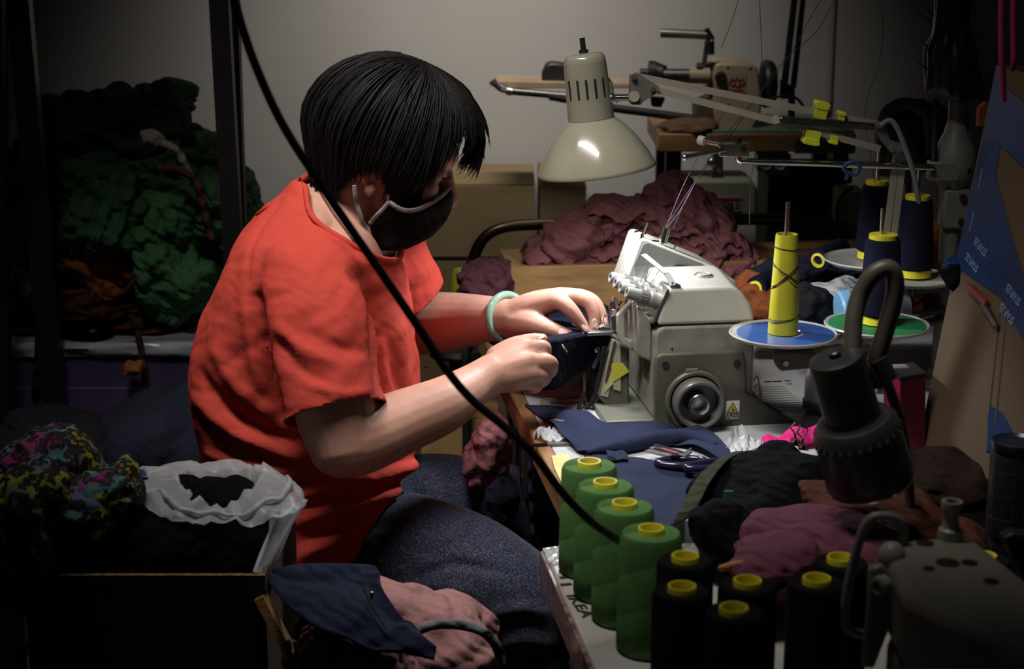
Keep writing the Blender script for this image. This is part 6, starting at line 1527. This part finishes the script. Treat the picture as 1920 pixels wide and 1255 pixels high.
cth = np.array([t for t, _ in col_]); cco = np.array([tuple(v.co) for _, v in col_]); nb_ = 56; collar_path = []
for k in range(nb_):
    d_ = np.abs((cth - (-math.pi + 2 * math.pi * k / nb_) + math.pi) % (2 * math.pi) - math.pi); wt = np.exp(-(d_ / .09) ** 2); collar_path.append(Vector((cco * wt[:, None]).sum(0) / wt.sum()))
cut(bm, pa(600, 1062, 2.42), Vector((0, 0, -1)), lambda c: True)
g0 = pa(655, 1062, 2.42); g1 = pa(760, 922, 2.43); gdv = (g1 - g0).normalized(); gn = Vector((0, 1, 0)).cross(gdv).normalized()
if gn.x < 0: gn = -gn
cut(bm, g0, gn, lambda c: c.z < .80)
bmesh.ops.delete(bm, geom=[v for v in bm.verts if not v.link_faces], context='VERTS')
bm.to_mesh(sme); bm.free()
co, nr = getco(sme); X, Y_ = proj(co)
disp = np.zeros(len(co))
def fold(pts, wpx, amp, ymax=9, ymin=0):
    P = spline([(x, y) for x, y in pts], 8); d = np.full(len(co), 1e9); tt = np.zeros(len(co))
    for i in range(len(P) - 1):
        a, b = P[i], P[i + 1]; ab = b - a; l2 = (ab ** 2).sum() + 1e-9
        t = np.clip(((X - a[0]) * ab[0] + (Y_ - a[1]) * ab[1]) / l2, 0, 1)
        dd = np.hypot(X - a[0] - t * ab[0], Y_ - a[1] - t * ab[1]); m = dd < d; d[m] = dd[m]; tt[m] = (i + t[m]) / (len(P) - 1)
    tap = np.sin(math.pi * np.clip(tt * .96 + .02, 0, 1)) ** .5
    msk = (nr[:, 1] < .35) & (co[:, 1] < ymax) & (co[:, 1] > ymin)
    disp[msk] += (amp * np.exp(-(d / wpx) ** 2) * tap)[msk]
fold([(478, 545), (486, 620), (505, 700), (528, 790)], 10, -.016)         # sleeve crease at the back
fold([(462, 560), (470, 640), (485, 730)], 14, .007)
fold([(690, 560), (706, 640), (716, 745)], 10, -.010)
fold([(655, 500), (700, 560), (712, 640)], 12, -.007); fold([(640, 515), (680, 575), (690, 640)], 10, .006)
fold([(520, 640), (560, 690), (620, 720)], 12, -.006); fold([(510, 600), (560, 650), (640, 690)], 12, .006)
fold([(560, 620), (630, 650), (690, 660)], 12, -.005)
fold([(372, 690), (420, 760), (500, 810), (560, 830)], 12, -.010); fold([(366, 740), (420, 800), (500, 840), (580, 860)], 13, .010)
fold([(372, 780), (430, 830), (510, 868)], 12, -.008); fold([(395, 640), (440, 720), (510, 780)], 14, .008)
fold([(385, 850), (450, 872), (540, 890)], 10, .006); fold([(392, 880), (470, 905), (580, 915), (680, 905)], 12, -.009)
fold([(560, 925), (660, 905), (760, 880), (812, 862)], 11, .012); fold([(560, 950), (680, 925), (800, 890)], 10, -.009)
fold([(540, 985), (650, 950), (740, 925), (812, 905)], 11, .010); fold([(560, 1015), (640, 985), (720, 945)], 10, -.008)
fold([(560, 1045), (630, 1015), (690, 975)], 10, .008); fold([(700, 890), (760, 862), (806, 845)], 9, -.008)
fold([(720, 600), (735, 680), (760, 760)], 10, -.006, 2.7); fold([(745, 600), (760, 690), (778, 760)], 10, .006, 2.7)
fold([(450, 470), (520, 470), (600, 520)], 16, .004); fold([(545, 350), (478, 440), (462, 540)], 5, -.004); fold([(690, 500), (640, 480), (575, 420)], 12, .004)
fold([(580, 720), (640, 740), (700, 735)], 9, .005); fold([(528, 775), (620, 765), (714, 735)], 4, -.003)
disp += .0035 * fbm(co * 13, 4, 3) + .002 * (creases(co, ((1, .2, .8), (-.6, .1, 1)), 60, 6, 3, 9) - .5)
co2 = co + nr * disp[:, None]
setco(sme, co2)
ts_ = link_mesh('t_shirt', sme, m_shirt, pe, True, 180)
md = ts_.modifiers.new('solid', 'SOLIDIFY'); md.thickness = .0025; md.offset = -1

MB().tube(collar_path, .0048, 8, closed=True).build('collar', m_shirt, ts_, angle=180)
# ---- jeans
m_jean = bpy.data.materials.new('speckled_denim'); m_jean.use_nodes = True; N = m_jean.node_tree.nodes; L = m_jean.node_tree.links; b_ = N['Principled BSDF']
b_.inputs['Roughness'].default_value = .75; b_.inputs['Specular IOR Level'].default_value = .3; b_.inputs['Sheen Weight'].default_value = .2
tcj = N.new('ShaderNodeTexCoord'); nj = N.new('ShaderNodeTexNoise'); nj.inputs['Scale'].default_value = 420; nj.inputs['Detail'].default_value = 2; rj = N.new('ShaderNodeValToRGB')
rj.color_ramp.elements[0].position = .46; rj.color_ramp.elements[0].color = (.006, .008, .022, 1); rj.color_ramp.elements[1].position = .70; rj.color_ramp.elements[1].color = (.085, .095, .18, 1)
bj = N.new('ShaderNodeBump'); bj.inputs['Strength'].default_value = .4; bj.inputs['Distance'].default_value = .001
L.new(tcj.outputs['Object'], nj.inputs[0]); L.new(nj.outputs['Fac'], rj.inputs[0]); L.new(rj.outputs[0], b_.inputs['Base Color']); L.new(nj.outputs['Fac'], bj.inputs['Height']); L.new(bj.outputs[0], b_.inputs['Normal'])
jn = MB()
jn.ell(pa(560, 1010, 2.64), (.165, .205, .115), None, 32, 20)
jn.capsule([pa(570, 1015, 2.57), pa(680, 1030, 2.535), pa(800, 1056, 2.475), pa(900, 1090, 2.45), pa(965, 1125, 2.44), pa(980, 1180, 2.445)], [.10, .098, .097, .090, .078, .072], 24, 5)
jn.capsule([pa(620, 990, 2.74), pa(780, 962, 2.77), pa(900, 962, 2.79), pa(1000, 970, 2.80)], [.112, .100, .092, .078], 24, 5)
for q in (fl1, fl2): jn.capsule([Vector((q.x - .004, q.y, .53)), Vector((q.x - .01, q.y, .3)), Vector((q.x - .02, q.y, .10))], [.074, .066, .060], 18, 5)
jme = voxel(jn, .007, 6, .5); co, nr = getco(jme); X, Y_ = proj(co); disp = np.zeros(len(co))
fold([(800, 1010), (850, 1005), (890, 960)], 10, .004); fold([(780, 1090), (840, 1060), (930, 1070)], 9, -.006); fold([(720, 1110), (800, 1100), (880, 1110)], 10, .006)
fold([(700, 1010), (850, 1050), (980, 1080)], 4, -.003); fold([(930, 1150), (980, 1140), (1030, 1150)], 10, .007); fold([(920, 1180), (980, 1170), (1030, 1185)], 10, -.007); fold([(930, 1215), (980, 1200), (1030, 1210)], 10, .006)
disp += .006 * (creases(co, ((1, .3, .6), (.2, .2, 1)), 42, 5, 3, 5) - .55)
setco(jme, co + nr * disp[:, None]); link_mesh('jeans', jme, m_jean, pe, True, 180)
m_shoe = M('black_shoe', (.012, .012, .012), rough=.5)
for q in (fl1, fl2): MB().capsule([Vector((q.x - .05, q.y, .045)), Vector((q.x + .03, q.y, .045)), Vector((q.x + .12, q.y, .035))], [.042, .043, .034], 16, 5).build('shoe', m_shoe, pe)

# ---- hair: a shell plus strands
m_hair = M('black_hair', (.006, .005, .005), rough=.6, var=.3, vs=60, spec=.2)
HO = (-.004, 0, .008)
RF, RS, RU = .126, .100, .122
def uend(ph):
    a = abs((ph + math.pi) % (2 * math.pi) - math.pi)
    return float(np.interp(a, [0, .3, .52, .66, .80, .97, 1.15, 1.3, 1.42, 1.6, 1.85, 2.1, 2.5, math.pi], [.068, .068, .066, .060, .042, -.030, -.082, -.070, -.046, -.036, -.060, -.092, -.112, -.115]))
def hpt(ph, t, off=0, du=0):
    a = abs((ph + math.pi) % (2 * math.pi) - math.pi)
    ue = uend(ph) + du; ang0 = .06; ctop = math.cos(ang0)
    if True:
        umin = ue; u = RU * ctop + (umin - RU * ctop) * (1 - math.cos(t * math.pi / 2)) ** .9 if False else None
    # go over the crown by angle, then down
    thE = math.acos(max(min(ue / RU, 1), -.94)) if ue > -.06 else math.acos(-.06 / RU) + (-.06 - ue) / .11
    th = ang0 + (thE - ang0) * t
    if th < math.acos(-.06 / RU): f = math.sin(th); u = RU * math.cos(th)
    else:
        ex = th - math.acos(-.06 / RU); u = -.06 - ex * .11; f = math.sin(math.acos(-.06 / RU)) * (1 - .28 * ex)
    r = f + off / .1
    fw = math.cos(ph); tuck = 1.0
    if u < 0 and a > 1.7: tuck = 1 - .9 * min(-u / .12, 1) ** 2 * .25
    fr_ = RF * r * math.cos(ph) * (1.07 if a < .9 else 1) * tuck
    return H(HO[0] + fr_, RS * r * math.sin(ph), HO[2] + u)
V = []; nph, nt = 96, 22
for i in range(nph):
    ph = 2 * math.pi * i / nph
    for j in range(nt): V.append(hpt(ph, j / (nt - 1), -.006, .004 * math.sin(i * 2.3)))
fc = [(i * nt + j, i * nt + j + 1, ((i + 1) % nph) * nt + j + 1, ((i + 1) % nph) * nt + j) for i in range(nph) for j in range(nt - 1)]
hb = MB().add(V, fc); hb.f.append(tuple(i * nt for i in range(nph)))
rh = random.Random(77)
for i in range(2600):
    ph0 = rh.uniform(0, 2 * math.pi); dph = rh.gauss(0, .05); tw = rh.uniform(-.25, .1) * (1 if math.sin(ph0) > 0 else -1)
    off = rh.uniform(-.004, .005); P = []; n = 12; du = rh.gauss(0, .009); t0 = rh.uniform(.0, .25)
    if rh.random() < .05: off += .006; du -= .01
    for j in range(n):
        t = t0 + (1.0 - t0) * j / (n - 1); P.append(hpt(ph0 + dph * t - tw * t * (1 - t) * 2, t * (1.02), off + .002 * math.sin(t * 6 + i), du))
    rr = rh.uniform(.0006, .0013); hb.tube(P, [rr * (.5 + 1.2 * math.sin(math.pi * min(1, (j + 1.2) / n)) ** .6) * (1 if j < n - 1 else .25) for j in range(n)], 4, caps=False)
# bangs sweeping forward and down past the brow
for i in range(420):
    s0 = rh.uniform(-.075, .0); a = H(.02, s0 * .6, .125); off = rh.uniform(-.055, .012)
    P = [a, H(.075, s0 * .9, .105 + off * .5), H(.118, s0, .062 + off * .3), H(.128 + off * .3, s0 * 1.05, .040), H(.128 + off * .4 + rh.gauss(0, .003), s0 * 1.1 + rh.gauss(0, .004), .016 + rh.gauss(0, .010))]
    P = spline([tuple(p) for p in P], 4); rr = rh.uniform(.0011, .0020); m = len(P)
    hb.tube(P, [rr * (1 if j < m * .6 else max(.12, 1 - (j - m * .6) / (m * .42))) for j in range(m)], 4, caps=False)
for i in range(380):
    s0 = rh.uniform(-.055, .030); e_ = rh.gauss(0, .007); g_ = rh.uniform(-.006, .004)
    P = [H(.02, s0 * .5, .124), H(.068 + g_, s0 * .9, .108), H(.095 + g_, s0 * 1.05, .078), H(.104 + g_, s0 * 1.1, .055), H(.108 + g_, s0 * 1.1 - .003, (.034 if s0 < 0 else .046) + e_)]
    P = spline([tuple(p) for p in P], 4); rr = rh.uniform(.0008, .0015); m = len(P)
    hb.tube(P, [rr * (1 if j < m * .6 else max(.12, 1 - (j - m * .6) / (m * .42))) for j in range(m)], 4, caps=False)
# sideburn lock in front of the ear
for i in range(170):
    a0 = rh.uniform(.70, 1.15); P = []
    end = rh.uniform(-.10, -.062)
    for j, u in enumerate(np.linspace(.045, end, 8)):
        t = j / 7; P.append(H(.024 + .060 * math.cos(a0) * (1.0 - .02 * t) + rh.gauss(0, .0006), .046 + .038 * math.sin(a0) - .010 * t - .018 * (1 - t) ** 3, u + .02 * math.cos(a0)))
    rr = rh.uniform(.0011, .002); P = spline([tuple(p) for p in P], 2); m = len(P)
    hb.tube(P, [rr * (1 if j < m * .6 else max(.12, 1 - (j - m * .6) / (m * .42))) for j in range(m)], 4, caps=False)
hb.build('hair', m_hair, pe, angle=180)
# eyebrow and lashes
for s in (1, -1):
    MB().tube(spline([tuple(H(.098, s * .012, -.010)), tuple(H(.098, s * .028, -.012)), tuple(H(.088, s * .043, -.012))], 5), .0014, 6).build('eyelashes', m_hair, pe)

# ---- face mask with pale binding
m_mask = cloth('black_mask', (.008, .008, .010), var=.15); m_bind = cloth('grey_binding_light', (.26, .235, .25), var=.1, bs=900)
def hl(px, py):  # pixel on the head's mid plane -> local (f, u)
    d = A(px, py, 2.64) - HC; return d.dot(HF), d.dot(HU)
nearp = [(737, 360), (722, 378), (705, 396), (701, 408), (706, 432), (716, 453)]; cent = [(842, 350), (849, 362), (848, 380), (838, 408), (812, 438), (772, 457)]
V = []; nu, nv = 11, 33
ne = spline([(*hl(*p),) for p in nearp], 4); ce = spline([(*hl(*p),) for p in cent], 4)
rowsI = np.linspace(0, len(ne) - 1, nu).astype(int); edge_top = []; edge_bot = []; edge_near = []
for i, q in enumerate(rowsI):
    f0, u0 = ne[q]; f1, u1 = ce[q]; t = i / (nu - 1)
    for j in range(nv):
        th = math.pi * j / (nv - 1) - math.pi / 2      # -90 near .. +90 far
        c = math.cos(th); k = c ** .85
        s0 = .086 - .024 * t; sd = -math.sin(th); ss = s0 * math.copysign(abs(sd) ** .8, sd)
        dip = -.020 * (1 - t) ** 1.5 * math.sin(math.pi * min(1, k)) ** 1.0
        P = H(f0 + (f1 - f0) * k, ss, u0 + (u1 - u0) * k + dip)
        V.append(P)
        if i == 0: edge_top.append(P)
        if i == nu - 1: edge_bot.append(P)
        if j == 0: edge_near.append(P)
mk = MB().grid(V, nu, nv).build('face_mask', m_mask, pe, angle=180, solid=.003)
MB().tube(edge_top, .0036, 8).build('binding', m_bind, mk); MB().tube(edge_near[:6], .0034, 8).build('binding', m_bind, mk)
j0 = edge_top[0]
def near(px, py, s): f, u = hl(px, py); return H(f, s, u)
MB().tube(spline([tuple(j0), tuple(near(730, 335, .082)), tuple(near(720, 312, .086)), tuple(near(715, 296, .085))], 5), .0032, 8, sy=.5).build('ear_strap', m_bind, mk)
MB().tube(spline([tuple(near(674, 330, .088)), tuple(near(676, 355, .084)), tuple(near(684, 388, .078)), tuple(near(695, 418, .070)), tuple(near(708, 442, .062)), tuple(edge_bot[0])], 5), .0034, 8, sy=.5).build('ear_strap', m_bind, mk)

# ---- jade bangle and necklace
wc = pa(951, 596, 2.762); wd = (pa(990, 590, 2.735) - pa(900, 600, 2.80)).normalized(); wd = (wd + Vector((.0, -.30, .0))).normalized()
a_ = wd.orthogonal().normalized(); c_ = wd.cross(a_)
m_jade = M('jade', (.22, .36, .28), rough=.15, var=.15, vs=30, coat=.6)
MB().tube([wc + (a_ * math.cos(2 * math.pi * i / 48) + c_ * math.sin(2 * math.pi * i / 48)) * .0375 for i in range(48)], .0062, 14, closed=True).build('jade_bangle', m_jade, pe)
m_gold = metal('chain_gold', (.55, .42, .28), .3)
m_gold.name = 'chain_gold'
nk = [(580, 330, 2.60), (596, 352, 2.572), (615, 384, 2.562), (640, 420, 2.562), (665, 455, 2.570), (686, 485, 2.585), (700, 500, 2.60)]
from mathutils.bvhtree import BVHTree
bv_ = BVHTree.FromPolygons([v.co + pe.location for v in pe.data.vertices], [tuple(p.vertices) for p in pe.data.polygons])
def onskin(px, py, d=.0014):
    h_ = bv_.ray_cast(Vector((0, 0, ZC)), ray(px, py).normalized()); return h_[0] + h_[1] * d if h_[0] is not None else A(px, py, 2.57)
nk2 = spline([(584, 330), (598, 358), (618, 392), (640, 424), (664, 455), (686, 480), (704, 494)], 6)
cP = spline([tuple(onskin(*p)) for p in nk2], 3)
ch_ = MB()
for i in range(0, len(cP) - 1): ch_.ell(Vector(cP[i]), (.0016, .0016, .0016), None, 6, 4)
ch_.tube(cP, .0007, 5); ch_.build('necklace', m_gold, pe)
# stool she sits on
sx = pa(560, 1000, 2.64)
sto = empty('work_stool', (sx.x, 2.64, 0), 'dark work stool under the seated woman', 'stool')
MB().box((sx.x, 2.64, .43), (.36, .36, .04)).build('seat', m_black, sto, bevel=.01)
for a in (-.15, .15):
    for b in (-.15, .15): MB().cyl((sx.x + a, 2.64 + b, 0), (sx.x + a, 2.64 + b, .41), .014, n=12).build('leg', m_black, sto)
# ------------------------------------------------------------------ hanging cable and overhead threads
cpts = [(395, -620, 1.80), (410, -300, 1.80), (430, -60, 1.80), (445, 20, 1.80), (478, 120, 1.80), (528, 230, 1.80), (592, 332, 1.80), (655, 425, 1.80), (722, 522, 1.80), (790, 622, 1.80), (838, 695, 1.80), (885, 750, 1.80), (945, 800, 1.80), (1000, 852, 1.80), (1055, 925, 1.81), (1105, 976, 1.825), (1140, 1002, 1.84), (1175, 1022, 1.872), (1235, 1050, 1.90), (1290, 1095, 1.93)]
o = MB().tube(spline([tuple(A(*p)) for p in cpts], 8), .0046, 12).build('power_cable', M('rubber_black', (.006, .006, .006), rough=.45)); tag(o, 'thick black cable hanging across the woman down to the green spools', 'cable')
m_thr = M('dark_thread', (.03, .025, .03), rough=.8)
thr = [([(1470, -300), (1390, -20), (1372, 40), (1352, 90)], 2.78, 'dark thread slanting down above the cylinder arm machine', m_thr),
       ([(1424, -300), (1424, -20), (1428, 90), (1428, 160), (1420, 260), (1408, 340), (1405, 420)], 2.80, 'dark thread hanging straight beside the crown badge', m_thr),
       ([(1790, -240), (1585, -20), (1530, 60), (1460, 125), (1380, 240), (1300, 350), (1262, 430)], 2.78, 'long dark thread running diagonally down to the chrome tube', m_thr),
       ([(1700, -240), (1545, -10), (1480, 105), (1420, 180), (1350, 270), (1255, 415)], 2.79, 'second diagonal dark thread just left of the longest one', m_thr),
       ([(1650, -300), (1652, -20), (1656, 60), (1648, 120), (1626, 185), (1622, 230), (1630, 275), (1640, 342)], 2.84, 'dark thread hanging in a slow curve to the back navy spool', m_thr),
       ([(1360, 205), (1290, 330), (1252, 418), (1245, 430)], 2.77, 'pale lilac thread entering the chrome tube from above', M('lilac_thread', (.09, .065, .12), rough=.7)),
       ([(1300, 350), (1275, 395), (1248, 430)], 2.765, 'short pale lilac thread beside the chrome tube', M('lilac_thread', (.09, .065, .12), rough=.7))]
for pts, Y, lb_, mt in thr:
    o = MB().tube(spline([tuple(A(x, y, Y)) for x, y in pts], 6), .00055 if mt is m_thr else .0004, 5).build('thread', mt); tag(o, lb_, 'thread', 'threads running to the overlocker')
# threads across the overlocker front
for k, (xa, ya, xb, yb) in enumerate(((1222, 460, 1190, 520), (1228, 465, 1200, 530), (1236, 470, 1206, 535), (1250, 478, 1215, 540))):
    o = MB().tube([PL(xa, ya, .12), PL((xa + xb) / 2 + 2, (ya + yb) / 2, .09), PL(xb, yb, .03 + .02 * k)], .00045, 5).build('machine_thread', m_thr, sg)
# mauve scraps hanging by the table edge
o = blob('mauve_scrap', m_mauve, T0 - EX * .045 - EY * .06 + Vector((0, 0, -.075)), (.035, .04, .06), (0, 10, 0), 121, 70, .012, sub=5, dirs=((1, 0, .2), (.9, .2, .3))); tag(o, 'mauve cloth scrap hanging left of the table edge below the hands', 'cloth')
o = blob('grey_rag', m_navyd, T0 - EX * .035 - EY * .10 + Vector((0, 0, -.15)), (.025, .03, .04), (0, 10, 0), 123, 70, .008, sub=4); tag(o, 'dark grey rag hanging below the mauve scrap', 'rag')
